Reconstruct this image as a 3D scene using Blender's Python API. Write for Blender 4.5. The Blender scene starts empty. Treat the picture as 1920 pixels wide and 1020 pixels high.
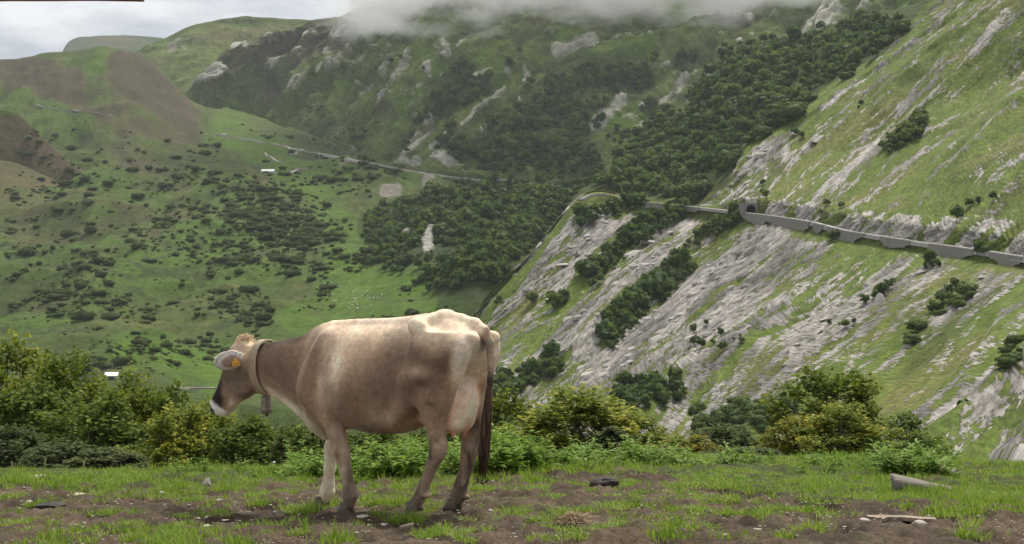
import bpy, math, random
import numpy as np
from mathutils import Vector, Matrix

# ------------------------------------------------------------------ camera, sky, sun, exposure
scene = bpy.context.scene
F_PX = 2666.67            # focal length in pixels of the 1920 px wide photograph (50 mm on 36 mm)
EYE = np.array([0.0, 0.0, 2.03])
PITCH = math.atan((440 - 510) / F_PX)
cd = bpy.data.cameras.new('camera')
cd.lens = 50.0
cd.sensor_width = 36.0
cd.clip_start = 0.1
cd.clip_end = 20000.0
cam = bpy.data.objects.new('camera', cd)
scene.collection.objects.link(cam)
cam.location = EYE
cam.rotation_euler = (math.pi / 2 + PITCH, 0, 0)
scene.camera = cam

SUN_EL, SUN_AZ = math.radians(58), math.radians(25)   # azimuth measured from +Y towards +X
world = bpy.data.worlds.new('World')
scene.world = world
world.use_nodes = True
wn = world.node_tree
wn.nodes.clear()
def wnode(t, **kw):
    n = wn.nodes.new(t)
    for k, v in kw.items():
        setattr(n, k, v)
    return n
w_out = wnode('ShaderNodeOutputWorld')
w_bg = wnode('ShaderNodeBackground')
w_bg.inputs['Strength'].default_value = 0.05
w_sky = wnode('ShaderNodeTexSky', sky_type='NISHITA', sun_disc=False)
w_sky.sun_elevation = SUN_EL
w_sky.sun_rotation = SUN_AZ
w_sky.altitude = 1500
w_tc = wnode('ShaderNodeTexCoord')
w_map = wnode('ShaderNodeMapping')
w_map.inputs['Scale'].default_value = (6.0, 6.0, 22.0)
w_noise = wnode('ShaderNodeTexNoise')
w_noise.inputs['Scale'].default_value = 1.0
w_noise.inputs['Detail'].default_value = 6.0
w_noise.inputs['Roughness'].default_value = 0.55
w_ramp = wnode('ShaderNodeValToRGB')
w_ramp.color_ramp.elements[0].position = 0.38
w_ramp.color_ramp.elements[0].color = (2.75, 2.88, 3.08, 1)
w_ramp.color_ramp.elements[1].position = 0.56
w_ramp.color_ramp.elements[1].color = (5.1, 5.1, 5.1, 1)
w_mix = wnode('ShaderNodeMix', data_type='RGBA')
w_mix.inputs['Factor'].default_value = 0.93          # an almost closed cloud cover
wn.links.new(w_tc.outputs['Generated'], w_map.inputs['Vector'])
wn.links.new(w_map.outputs['Vector'], w_noise.inputs['Vector'])
wn.links.new(w_noise.outputs['Fac'], w_ramp.inputs['Fac'])
wn.links.new(w_sky.outputs['Color'], w_mix.inputs[6])
wn.links.new(w_ramp.outputs['Color'], w_mix.inputs[7])
wn.links.new(w_mix.outputs[2], w_bg.inputs['Color'])
wn.links.new(w_bg.outputs['Background'], w_out.inputs['Surface'])

sd = bpy.data.lights.new('sun', 'SUN')
sd.energy = 1.5
sd.angle = math.radians(18)
sd.color = (1.0, 0.95, 0.87)
sun = bpy.data.objects.new('sun', sd)
scene.collection.objects.link(sun)
sdir = Vector((math.sin(SUN_AZ) * math.cos(SUN_EL), math.cos(SUN_AZ) * math.cos(SUN_EL), math.sin(SUN_EL)))
sun.rotation_euler = sdir.to_track_quat('Z', 'Y').to_euler()
sun.location = (0, 0, 60)

scene.view_settings.view_transform = 'Standard'
scene.view_settings.look = 'None'
scene.view_settings.exposure = 1.85
scene.view_settings.gamma = 1.0
scene.view_settings.use_curve_mapping = False
scene.render.engine = 'CYCLES'
cy = scene.cycles
cy.use_denoising = True
cy.max_bounces = 6
cy.diffuse_bounces = 3
cy.glossy_bounces = 2
cy.transmission_bounces = 4
cy.transparent_max_bounces = 8
cy.volume_bounces = 2

# ------------------------------------------------------------------ helpers
def link(o, parent=None):
    scene.collection.objects.link(o)
    if parent is not None:
        o.parent = parent
    return o

def tag(o, label=None, cat=None, group=None, kind=None):
    if label: o['label'] = label
    if cat: o['category'] = cat
    if group: o['group'] = group
    if kind: o['kind'] = kind
    return o

def empty(name, loc=(0, 0, 0), rot=(0, 0, 0)):
    o = bpy.data.objects.new(name, None)
    o.empty_display_size = 0.2
    o.location = loc
    o.rotation_euler = rot
    return link(o)

def mesh_np(name, V, F, mats=(), attrs=None, smooth=True, fmat=None):
    """V (n,3); F (m,3) or (m,4) int array or a list of such arrays."""
    Fs = F if isinstance(F, (list, tuple)) else [F]
    Fs = [np.asarray(f, dtype=np.int32) for f in Fs if len(f)]
    me = bpy.data.meshes.new(name)
    V = np.ascontiguousarray(V, dtype=np.float32)
    me.vertices.add(len(V))
    me.vertices.foreach_set('co', V.ravel())
    loops = np.concatenate([f.ravel() for f in Fs])
    tot = np.concatenate([np.full(len(f), f.shape[1], np.int32) for f in Fs])
    start = np.concatenate([[0], np.cumsum(tot)[:-1]]).astype(np.int32)
    me.loops.add(len(loops))
    me.loops.foreach_set('vertex_index', loops)
    me.polygons.add(len(tot))
    me.polygons.foreach_set('loop_start', start)
    me.polygons.foreach_set('use_smooth', np.full(len(tot), bool(smooth)))
    for m in mats:
        me.materials.append(m)
    if fmat is not None:
        me.polygons.foreach_set('material_index', np.asarray(fmat, dtype=np.int32))
    for k, a in (attrs or {}).items():
        a = np.asarray(a, dtype=np.float32)
        if a.ndim == 1:
            at = me.attributes.new(k, 'FLOAT', 'POINT')
            at.data.foreach_set('value', a)
        else:
            at = me.attributes.new(k, 'FLOAT_COLOR', 'POINT')
            if a.shape[1] == 3:
                a = np.concatenate([a, np.ones((len(a), 1), np.float32)], 1)
            at.data.foreach_set('color', np.ascontiguousarray(a).ravel())
    me.update(calc_edges=True)
    me.validate()
    return me

def obj_np(name, V, F, mats=(), parent=None, **kw):
    o = bpy.data.objects.new(name, mesh_np(name, V, F, mats, **kw))
    return link(o, parent)

# value noise in numpy -------------------------------------------------
_perm = np.random.default_rng(7).random((64, 64, 64)).astype(np.float32)
def vnoise(p):
    """smooth value noise, 0..1, p (...,3)"""
    p = np.asarray(p, dtype=np.float64)
    i = np.floor(p).astype(np.int64)
    f = p - i
    f = f * f * f * (f * (f * 6 - 15) + 10)
    i0 = i & 63
    i1 = (i + 1) & 63
    x0, y0, z0 = i0[..., 0], i0[..., 1], i0[..., 2]
    x1, y1, z1 = i1[..., 0], i1[..., 1], i1[..., 2]
    fx, fy, fz = f[..., 0], f[..., 1], f[..., 2]
    P = _perm
    a = P[x0, y0, z0] * (1 - fx) + P[x1, y0, z0] * fx
    b = P[x0, y1, z0] * (1 - fx) + P[x1, y1, z0] * fx
    c = P[x0, y0, z1] * (1 - fx) + P[x1, y0, z1] * fx
    d = P[x0, y1, z1] * (1 - fx) + P[x1, y1, z1] * fx
    return (a * (1 - fy) + b * fy) * (1 - fz) + (c * (1 - fy) + d * fy) * fz

def fbm(p, octaves=5, gain=0.5, lac=2.03):
    p = np.asarray(p, dtype=np.float64)
    s, a, t = 0.0, 1.0, 0.0
    for k in range(octaves):
        s = s + a * (vnoise(p + 17.3 * k) - 0.5)
        t += a
        a *= gain
        p = p * lac
    return s / t * 2.0        # about -1..1

def ridged(p, octaves=5, gain=0.5, lac=2.03):
    p = np.asarray(p, dtype=np.float64)
    s, a, t = 0.0, 1.0, 0.0
    for k in range(octaves):
        s = s + a * (1 - np.abs(2 * vnoise(p + 11.7 * k) - 1))
        t += a
        a *= gain
        p = p * lac
    return s / t

def sstep(a, b, x):
    t = np.clip((x - a) / (b - a), 0, 1)
    return t * t * (3 - 2 * t)

# materials -------------------------------------------------------------
class Mat:
    """small node-tree builder"""
    def __init__(self, name, rough=0.8, spec=0.3):
        self.m = bpy.data.materials.new(name)
        self.m.use_nodes = True
        self.t = self.m.node_tree
        self.b = self.t.nodes['Principled BSDF']
        self.b.inputs['Roughness'].default_value = rough
        self.b.inputs['Specular IOR Level'].default_value = spec
    def n(self, typ, **kw):
        nd = self.t.nodes.new(typ)
        for k, v in kw.items():
            setattr(nd, k, v)
        return nd
    def l(self, a, b):
        self.t.links.new(a, b)
    def val(self, v):
        nd = self.n('ShaderNodeValue'); nd.outputs[0].default_value = v
        return nd.outputs[0]
    def attr(self, name, out='Fac'):
        nd = self.n('ShaderNodeAttribute', attribute_name=name)
        return nd.outputs[out]
    def pos(self, obj=False):
        nd = self.n('ShaderNodeTexCoord') if obj else self.n('ShaderNodeNewGeometry')
        return nd.outputs['Object'] if obj else nd.outputs['Position']
    def mapping(self, vec, scale=(1, 1, 1), rot=(0, 0, 0), loc=(0, 0, 0)):
        nd = self.n('ShaderNodeMapping')
        nd.inputs['Scale'].default_value = scale
        nd.inputs['Rotation'].default_value = rot
        nd.inputs['Location'].default_value = loc
        self.l(vec, nd.inputs['Vector'])
        return nd.outputs[0]
    def noise(self, vec, scale=1.0, detail=4, rough=0.55, dist=0.0):
        nd = self.n('ShaderNodeTexNoise')
        nd.inputs['Scale'].default_value = scale
        nd.inputs['Detail'].default_value = detail
        nd.inputs['Roughness'].default_value = rough
        nd.inputs['Distortion'].default_value = dist
        self.l(vec, nd.inputs['Vector'])
        return nd.outputs['Fac']
    def voronoi(self, vec, scale=1.0, feature='F1', out='Distance'):
        nd = self.n('ShaderNodeTexVoronoi', feature=feature)
        nd.inputs['Scale'].default_value = scale
        self.l(vec, nd.inputs['Vector'])
        return nd.outputs[out]
    def ramp(self, fac, stops, interp='LINEAR'):
        nd = self.n('ShaderNodeValToRGB')
        cr = nd.color_ramp
        cr.interpolation = interp
        while len(cr.elements) < len(stops):
            cr.elements.new(0.5)
        for e, (p, c) in zip(cr.elements, stops):
            e.position = p
            e.color = (c[0], c[1], c[2], 1) if not np.isscalar(c) else (c, c, c, 1)
        self.l(fac, nd.inputs['Fac'])
        return nd.outputs['Color']
    def mix(self, fac, a, b, mode='MIX'):
        nd = self.n('ShaderNodeMix', data_type='RGBA', blend_type=mode)
        for ix, v in ((0, fac), (6, a), (7, b)):
            sock = nd.inputs[ix]
            if isinstance(v, bpy.types.NodeSocket):
                self.l(v, sock)
            elif np.isscalar(v):
                sock.default_value = v if ix == 0 else (v, v, v, 1)
            else:
                sock.default_value = (v[0], v[1], v[2], 1)
        return nd.outputs[2]
    def math(self, op, a, b=None, clamp=False):
        nd = self.n('ShaderNodeMath', operation=op, use_clamp=clamp)
        for i, v in enumerate((a, b)):
            if v is None: continue
            if isinstance(v, bpy.types.NodeSocket): self.l(v, nd.inputs[i])
            else: nd.inputs[i].default_value = v
        return nd.outputs[0]
    def bump(self, h, strength=0.5, dist=0.02):
        nd = self.n('ShaderNodeBump')
        nd.inputs['Strength'].default_value = strength
        nd.inputs['Distance'].default_value = dist
        self.l(h, nd.inputs['Height'])
        self.l(nd.outputs[0], self.b.inputs['Normal'])
    def color(self, c):
        if isinstance(c, bpy.types.NodeSocket): self.l(c, self.b.inputs['Base Color'])
        else: self.b.inputs['Base Color'].default_value = (c[0], c[1], c[2], 1)
    def rnd(self):
        return self.n('ShaderNodeObjectInfo').outputs['Random']

def pix(px, py, D):
    """world point at forward distance D seen at photograph pixel (px, py); used to measure where things stand"""
    px = np.asarray(px, float); py = np.asarray(py, float); D = np.asarray(D, float)
    x = (px - 960) / F_PX
    y = -(py - 510) / F_PX
    c, s = math.cos(PITCH), math.sin(PITCH)
    fy, fz = c - y * s, s + y * c
    return np.stack([x / fy * D, D + 0 * px, EYE[2] + fz / fy * D], -1)

def tube_np(P, R, seg=8, flat=(1, 1), upv=(0, 0, 1)):
    """tube along points P with radii R"""
    P = np.asarray(P, float); n = len(P)
    T = np.gradient(P, axis=0); T /= np.linalg.norm(T, axis=1)[:, None] + 1e-9
    up = np.array(upv, float)
    A = np.cross(T, up); bad = np.linalg.norm(A, axis=1) < 1e-3
    A[bad] = np.cross(T[bad], np.array([1, 0.3, 0])); A /= np.linalg.norm(A, axis=1)[:, None]
    B = np.cross(A, T)
    an = np.linspace(0, 2 * np.pi, seg, endpoint=False)
    R = np.asarray(R, float)[:, None, None]
    V = P[:, None] + R * (flat[0] * np.cos(an)[None, :, None] * A[:, None] + flat[1] * np.sin(an)[None, :, None] * B[:, None])
    V = V.reshape(-1, 3)
    i = np.arange(n - 1)[:, None] * seg; j = np.arange(seg)[None]; j2 = (j + 1) % seg
    F = np.stack([i + j, i + j2, i + seg + j2, i + seg + j], -1).reshape(-1, 4)
    V = np.concatenate([V, P[:1], P[-1:]])
    c0, c1 = len(V) - 2, len(V) - 1
    k = np.arange(seg)
    T3 = np.concatenate([np.stack([np.full(seg, c0), (k + 1) % seg, k], 1), np.stack([np.full(seg, c1), (n - 1) * seg + k, (n - 1) * seg + (k + 1) % seg], 1)])
    return V, [F, T3]

def join_np(parts):
    Vs, Q, T, n = [], [], [], 0
    for V, F in parts:
        for f in (F if isinstance(F, list) else [F]):
            f = np.asarray(f)
            if len(f):
                (Q if f.shape[1] == 4 else T).append(f + n)
        Vs.append(V); n += len(V)
    out = []
    if Q: out.append(np.concatenate(Q))
    if T: out.append(np.concatenate(T))
    return np.concatenate(Vs), out


# where the cow stands: heading left and away from the camera
COW_YAW = math.radians(36)
COW_AT = np.array([(740 - 960) / F_PX * 10.15, 10.15, 0.0])
HAZE = 0.000036          # scattering per metre of the air between the camera and the mountains
LOW_CLOUD, LOW_CLOUD_BASE = 0.019, 362.0
# ------------------------------------------------------------------ the land: real surfaces, each at its measured distance
def proj(P):
    P = np.asarray(P, float) - EYE
    c, s = math.cos(PITCH), math.sin(PITCH)
    fw = P[..., 1] * c + P[..., 2] * s
    up = -P[..., 1] * s + P[..., 2] * c
    fw = np.maximum(fw, 1e-3)
    return 960 + F_PX * P[..., 0] / fw, 510 - F_PX * up / fw, fw

def herm(xs, ys, t):
    """smooth interpolation of rows ys (n, ...) given at xs (n) to positions t"""
    xs = np.asarray(xs, float); ys = np.asarray(ys, float)
    m = np.gradient(ys, xs, axis=0)
    t = np.clip(t, xs[0], xs[-1])
    j = np.clip(np.searchsorted(xs, t, side='right') - 1, 0, len(xs) - 2)
    h = xs[j + 1] - xs[j]
    s = (t - xs[j]) / h
    sh = (-1,) + (1,) * (ys.ndim - 1)
    s, h = s.reshape(sh), h.reshape(sh)
    return ((2*s**3 - 3*s**2 + 1) * ys[j] + (s**3 - 2*s**2 + s) * h * m[j] + (-2*s**3 + 3*s**2) * ys[j+1] + (s**3 - s**2) * h * m[j+1])

def lines(px, py, items, base=0.0):
    """soft strokes: items = (polyline, half-width in px, value); distances measured on the survey of the photograph"""
    out = np.full(px.shape, float(base))
    for pts, wd, val in items:
        d = np.full(px.shape, 1e9)
        pts = list(pts)
        if len(pts) == 1: pts = pts * 2
        for (x0, y0), (x1, y1) in zip(pts[:-1], pts[1:]):
            L2 = (x1 - x0) ** 2 + (y1 - y0) ** 2 + 1e-9
            t = np.clip(((px - x0) * (x1 - x0) + (py - y0) * (y1 - y0)) / L2, 0, 1)
            d = np.minimum(d, np.hypot(px - x0 - t * (x1 - x0), py - y0 - t * (y1 - y0)))
        w = np.clip(1.5 - d / wd, 0, 1)
        w = w * w * (3 - 2 * w)
        out = out * (1 - w) + val * w
    return out

class Sheet:
    def __init__(self, cols, rows, nu, counts):
        """cols: px of the survey columns; rows: world points (nrow, ncol, 3); counts: cells between rows"""
        self.nu = nu
        t = np.linspace(cols[0], cols[-1], nu)
        R = np.stack([herm(cols, r, t) for r in rows])           # nrow, nu, 3
        out = []
        for i, n in enumerate(counts):
            s = (np.arange(n) / n)[:, None, None]
            out.append(R[i] * (1 - s) + R[i + 1] * s)
        out.append(R[-1:])
        self.P = np.concatenate(out)                              # nv, nu, 3
        self.v = np.concatenate([i + np.arange(n) / n for i, n in enumerate(counts)] + [[len(counts)]])
        self.nv = len(self.P)
        self.col = None
    def normals(self):
        a = np.gradient(self.P, axis=1); b = np.gradient(self.P, axis=0)
        N = np.cross(a, b)
        N /= np.linalg.norm(N, axis=-1)[..., None] + 1e-9
        toward = EYE - self.P
        N *= np.sign((N * toward).sum(-1).mean())
        return N
    def build(self, name, mat, parent=None):
        nv, nu = self.nv, self.nu
        i = np.arange(nv * nu).reshape(nv, nu)
        F = np.stack([i[:-1, :-1], i[:-1, 1:], i[1:, 1:], i[1:, :-1]], -1).reshape(-1, 4)
        a = np.cross(self.P[1, 1] - self.P[0, 0], self.P[1, 0] - self.P[0, 1])
        return obj_np(name, self.P.reshape(-1, 3), F, [mat], parent, attrs={'ground': self.col.reshape(-1, 3)})

class Survey:
    """which ground point is seen at which place of the photograph (nearest surface), for standing things on the land"""
    W, H = 640, 340
    def __init__(self):
        self.z = np.full((self.H, self.W), 1e9); self.p = np.zeros((self.H, self.W, 3))
    def add(self, P):
        P = P.reshape(-1, 3)
        x, y, d = proj(P)
        i, j = np.floor(y / 3).astype(int), np.floor(x / 3).astype(int)
        for di, dj in ((0, 0), (0, 1), (1, 0), (0, -1), (-1, 0)):
            a, b = i + di, j + dj
            ok = (a >= 0) & (a < self.H) & (b >= 0) & (b < self.W) & (P[:, 1] > 3)
            a, b, dd, pp = a[ok], b[ok], d[ok] + (0 if di == dj == 0 else 3.0), P[ok]
            o = np.argsort(-dd)
            a, b, dd, pp = a[o], b[o], dd[o], pp[o]
            m = dd < self.z[a, b]
            a, b, dd, pp = a[m], b[m], dd[m], pp[m]
            self.z[a, b] = dd; self.p[a, b] = pp
    def at(self, px, py):
        i = np.clip((np.asarray(py) / 3).astype(int), 0, self.H - 1); j = np.clip((np.asarray(px) / 3).astype(int), 0, self.W - 1)
        return self.p[i, j].copy(), self.z[i, j] < 1e8
survey = Survey()

def mixc(C, col, w):
    w = np.clip(w, 0, 1)[..., None]
    return C * (1 - w) + np.asarray(col) * w

# material shared by every slope: colour survey in 'ground', fine grain on top
LM = Mat('mountain_ground', rough=0.95, spec=0.1)
lcol = LM.attr('ground', 'Color')
lpos = LM.pos()
lg1 = LM.noise(lpos, 0.22, 6, 0.68)
lg2 = LM.noise(lpos, 0.9, 4, 0.65)
lc = LM.mix(1.0, lcol, LM.ramp(lg1, [(0.30, (0.62, 0.66, 0.62)), (0.70, (1.36, 1.32, 1.30))]), 'MULTIPLY')
lc = LM.mix(1.0, lc, LM.ramp(lg2, [(0.30, (0.78, 0.80, 0.78)), (0.70, (1.20, 1.18, 1.18))]), 'MULTIPLY')
hs_ = LM.n('ShaderNodeHueSaturation'); hs_.inputs['Saturation'].default_value = 1.08; hs_.inputs['Value'].default_value = 0.98; LM.l(lc, hs_.inputs['Color']); LM.color(hs_.outputs[0])
LM.bump(LM.math('ADD', LM.math('MULTIPLY', lg1, 1.0), LM.math('MULTIPLY', lg2, .45)), 0.8, 1.3)

GREEN, OLIVE, YELL, BROWN, HEATH, ROCK, SCREE = (0.080, 0.128, 0.028), (0.070, 0.097, 0.032), (0.112, 0.126, 0.042), (0.096, 0.078, 0.046), (0.064, 0.054, 0.038), (0.285, 0.272, 0.256), (0.18, 0.166, 0.15)
DGREEN = (0.040, 0.058, 0.023)

# ---- right mountainside -------------------------------------------------------------------------
ac = np.array([860, 900, 1000, 1090, 1200, 1320, 1345, 1370, 1400, 1437, 1480, 1527, 1590, 1630, 1660, 1723, 1800, 1920, 2120], float)
crest_y = np.array([640, 572, 470, 366, 372, 383, 362, 335, 268, 240, 213, 180, 137, 112, 82, 23, -62, -175, -360])
crest_D = np.array([860, 850, 865, 900, 905, 885, 890, 900, 940, 960, 980, 995, 1010, 1020, 1025, 1040, 1050, 1030, 900])
road_y = np.array([690, 610, 485, 374, 380, 391.5, 394, 397, 401, 405, 411, 419, 435, 441, 446, 455.5, 466, 484, 514])
road_D = np.array([835, 830, 848, 885, 880, 850, 830, 812, 790, 766, 740, 714, 675, 652, 634, 598, 555, 492, 380])
bot_y = np.array([790, 780, 800, 830, 860, 885, 888, 890, 892, 895, 898, 900, 905, 908, 910, 915, 920, 925, 930.])
bot_D = np.array([600, 590, 560, 515, 465, 415, 405, 395, 380, 364, 345, 325, 295, 275, 260, 230, 198, 155, 110])
hascliff = np.array([0, 0, 0, .25, .3, .3, .4, .6, 1, 1, 1, 1, 1.1, 1.2, 1.2, 1.2, 1.2, 1.3, 1.3])
rows = []
crest = pix(ac, crest_y, crest_D)
rows.append(crest + np.array([25, 150, 0]) + np.stack([0 * ac, 0 * ac, np.where(ac < 1350, -90, -40)], 1))
rows.append(crest)
cl_y = road_y - 4 - 22 * hascliff * np.clip((road_y - crest_y) / 60, 0.15, 1)
rows.append(pix(ac, crest_y * 0.5 + cl_y * 0.5 + 3, crest_D * 0.52 + (road_D + 22) * 0.48))
bn = sstep(1070, 1120, ac)
rows.append(pix(ac, cl_y, road_D + 4 + 13 * bn))
rows.append(pix(ac, road_y - 1 - 1.2 * bn, road_D + 1 + 9 * bn))
rows.append(pix(ac, road_y, road_D))
rows.append(pix(ac, road_y + 16, road_D - 3 - 9 * (1 - bn)))
for t, dv in ((0.25, 0.0), (0.5, 0.01), (0.75, 0.0)):
    rows.append(pix(ac, (road_y + 16) * (1 - t) + bot_y * t, (road_D - 3) * (1 - t) + bot_D * t + 0 * dv))
rows.append(pix(ac, bot_y, bot_D))
rows.append(rows[-1] + np.array([0, -40, -25]))
A = Sheet(ac, rows, 620, [5, 78, 60, 30, 4, 6, 78, 78, 72, 56, 3][:len(rows) - 1])
A_base = A.P.copy()
N = A.normals()
apx, apy, _ = proj(A.P)
# direction of the bedding on the slope
i0 = np.argmin((apx - 1480) ** 2 + (apy - 690) ** 2); i1 = np.argmin((apx - 1700) ** 2 + (apy - 500) ** 2)
pf = A.P.reshape(-1, 3)
e1 = pf[i1] - pf[i0]; e1 /= np.linalg.norm(e1)
# coordinates on the slope (survey units, about 0.2 m each): along the outcropping beds and across them
th = math.radians(40)
sa = apx * math.cos(th) - apy * math.sin(th); sc_ = apx * math.sin(th) + apy * math.cos(th)
wx_, wy_ = fbm(np.stack([sa / 260, sc_ / 160, 0 * sa], -1), 3), fbm(np.stack([sa / 200, sc_ / 120, 0 * sa + 9], -1), 3)
sa, sc_ = sa + 40 * wx_, sc_ + 15 * wy_ + 0.00016 * (sa - 500) ** 2 * 0
S = np.stack([sa, sc_, 0 * sa], -1)
adep = A.P[..., 1]
big = sstep(620, 260, adep)                                         # the beds near by show larger
mpx = adep / F_PX
roadd = lines(apx, apy, [([(x, y + 6) for x, y in zip(ac, road_y)], 9, 1.0)])       # keep the bench of the road clean
roadd = np.maximum(roadd, 0.7 * sstep(20, 4, apy - np.interp(apx, ac, road_y) - 22) * (apy > np.interp(apx, ac, road_y)) * (apx > 1480))
roadd = np.where((A.v[:, None] > 3.0) & (A.v[:, None] < 6.02), 1.0, roadd * (apx > 1090))
def two(f):
    return f(1.0) * (1 - big) + f(1.7) * big
ribs = ridged(S / np.array([900.0, 210.0, 200.0]) + 3.1, 3)
slab = two(lambda k: fbm(S / np.array([150.0 * k, 13.0 * k, 30.0]) + 7.7, 3, 0.55))
fine = two(lambda k: fbm(S / np.array([42.0 * k, 6.5 * k, 8.0]) + 1.3, 3, 0.6))
tiny = two(lambda k: fbm(S / np.array([15.0 * k, 3.4 * k, 3.0]) + 21.3, 2, 0.6))
grain = two(lambda k: vnoise(S / np.array([8.0 * k, 2.2 * k, 3.0]) + 33.3) - .5)
wob = fbm(S / np.array([140., 60., 60.]) + 4, 3) * 1.3
def saw(p):
    q = S[..., 1] / p + wob * (30.0 / p) ** 0.5 + 0.35 * slab
    q = q - np.floor(q)
    return np.where(q < 0.82, q / 0.82, (1 - q) / 0.18)          # a long bedding plane, then its broken edge
beds = 0.6 * two(lambda k: saw(30.0 * k)) + 0.4 * two(lambda k: saw(12.0 * k))
ledge = two(lambda k: saw(78.0 * k))
gl = lambda c0, w: np.exp(-((sc_ - c0 - 14 * wob) / w) ** 2)
gully = (gl(1115, 13) + gl(1211, 15) + .35 * gl(1330, 16) + .3 * gl(1440, 18) + .25 * gl(1560, 20)) * (A.v[:, None] > 6)
# how much bare rock: surveyed belts
rk = lines(apx, apy, [
    ([(1800, 80), (1560, 330)], 60, 0.30), ([(1920, 20), (1700, 190), (1600, 330)], 26, 0.55), ([(1920, 110), (1760, 240), (1640, 350)], 15, 0.55),
    ([(1920, 210), (1800, 300), (1700, 380)], 12, 0.50), ([(1850, 20), (1640, 200)], 16, 0.45),
    ([(1500, 190), (1420, 330)], 30, 0.10), ([(1700, 120), (1500, 330)], 30, 0.16), ([(1455, 290), (1335, 380)], 26, 0.95), ([(1560, 230), (1460, 330)], 10, .4),
    ([(1000, 480), (930, 600)], 26, 0.50), ([(1060, 420), (960, 560)], 14, 0.62), ([(1140, 440), (1040, 540)], 34, 0.62), ([(1100, 520), (1000, 610)], 30, 0.45), ([(1080, 600), (930, 740)], 44, 0.52), ([(1230, 480), (960, 730)], 22, 0.80),
    ([(1300, 400), (1130, 560)], 20, 0.55), ([(1460, 430), (1300, 570), (1120, 720)], 62, 0.80), ([(1420, 430), (1330, 520)], 34, 0.98), ([(1400, 560), (1180, 740)], 46, 0.72),
    ([(1290, 470), (1180, 570)], 12, .05), ([(1500, 560), (1330, 720)], 40, 0.42), ([(1620, 490), (1520, 600)], 34, 0.55), ([(1560, 470), (1500, 560)], 20, 0.10), ([(1640, 560), (1440, 760)], 50, 0.50),
    ([(1640, 640), (1560, 730)], 22, 0.80), ([(1780, 500), (1640, 600)], 30, 0.62), ([(1760, 600), (1600, 740)], 26, 0.30), ([(1900, 500), (1700, 700)], 40, 0.46), ([(1920, 620), (1740, 800)], 50, 0.40), ([(1400, 740), (1290, 820)], 24, 0.60),
    ([(1920, 760), (1800, 820)], 30, 0.40), ([(1930, 850), (1800, 890)], 45, 0.07), ([(1540, 760), (1400, 860)], 30, 0.22), ([(1480, 680), (1420, 740)], 14, 0.1), ([(1610, 520), (1560, 560)], 12, .6), ([(1400, 426), (1475, 440), (1440, 490)], 20, .9), ([(1700, 478), (1640, 550)], 15, .75), ([(1870, 520), (1760, 610)], 13, .8), ([(1545, 455), (1500, 530)], 13, .55), ([(1790, 520), (1740, 560)], 10, .7),
], base=0.0)
rk = np.where(rk < 0.02, np.where(A.v[:, None] < 3.5, 0.12, 0.37), rk * np.where(A.v[:, None] < 3.5, 0.50, 1.0))
band = fbm(S / np.array([900., 42., 60.]) + 44, 3)
rk = np.clip(rk * .85 + 0.75 * band * (.22 + rk), 0.008, .95) * (1 - .8 * np.clip(gully, 0, 1))
cliff = np.where((A.v[:, None] > 2.92) & (A.v[:, None] < 4.0) & (apx > 1385), sstep(1385, 1420, apx), 0)
bar = 0.34 * slab + 0.36 * fine + 0.34 * tiny + 0.34 * grain + 0.40 * (beds - 0.5) + 0.16 * fbm(S / np.array([260., 80, 80]) + 5, 3)
qs = np.quantile(bar[::3, ::3], np.linspace(0, 1, 201))
bar = np.interp(bar, qs, np.linspace(0, 1, 201))                   # rank: share of ground with less rock
cut = 1.0 - np.clip(rk, 0.0, 0.97)
rock = sstep(-0.012, 0.020, bar - cut)
cl_t = sstep(0.25, 0.45, 0.75 + 0.5 * fine - 0.55 * sstep(0.35, 0.75, fbm(A.P / 9 + 3, 3) * 0.5 + 0.5))
rock = np.maximum(rock * (1 - roadd), cliff * cl_t)
ryl = np.interp(apx, ac, road_y)
ribfade = sstep(980, 1120, apx) * np.where(A.v[:, None] > 5, sstep(15, 190, apy - ryl), sstep(-35, -190, apy - ryl))
disp = ((ribs - 0.62) * 24.0 - 7.0 * gully) * ribfade * sstep(1.0, 1.6, A.v)[:, None] + mpx * (slab * 3 + (ledge - .5) * 7.0 * ribfade * sstep(900, 840, apy) + (beds - 0.5) * 5.5 * np.clip(rk * 1.4, 0.25, 1)) * (1 - 0.95 * roadd)
disp = disp + mpx * rock * (1.2 + 1.2 * fine + 1.7 * tiny + 1.8 * grain) * (1 - roadd) + cliff * ((ridged(A.P / np.array([9., 9., 16.]), 4) - 0.6) * 3.0 + fine + .6 * tiny)
disp = disp + mpx * (1 - rock) * (1.3 * tiny + 1.5 * fine) * (1 - roadd)
edge = np.ones((A.nv, 1)); edge[:6] = 0.3
bench = (A.v[:, None] >= 3.98) & (A.v[:, None] <= 5.05)
disp = np.where(bench, 0, disp)
A.P = A.P + N * (disp * edge)[..., None]
N_A = N.reshape(-1, 3)
rk_A = rk
g = fbm(A.P / 38.0 + 8, 4); g2 = fbm(S / np.array([150, 36, 20.]) + 30, 4)
C = np.tile(np.array([0.100, 0.136, 0.034]), A.P.shape[:2] + (1,))
C = mixc(C, (0.088, 0.128, 0.028), sstep(0.0, 0.35, g) * 0.8)
C = mixc(C, (0.132, 0.138, 0.045), sstep(0.05, 0.45, -g + 0.4 * g2) * 0.7)
C = mixc(C, (0.052, 0.066, 0.023), sstep(0.12, 0.45, g2) * 0.6)
C = mixc(C, (0.125, 0.105, 0.058), sstep(0.2, 0.6, fine - g) * 0.35)
C = C * (1 + .30 * tiny + .38 * grain + .22 * fine)[..., None]
rc = np.array(ROCK) * (0.84 + 0.42 * fine + 0.50 * tiny + .5 * grain)[..., None]
rc = rc * (1 - 0.35 * 1.3 * sstep(-0.1, 0.4, fbm(S / np.array([110, 26, 20.]) + 60, 4)))[..., None]
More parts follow.
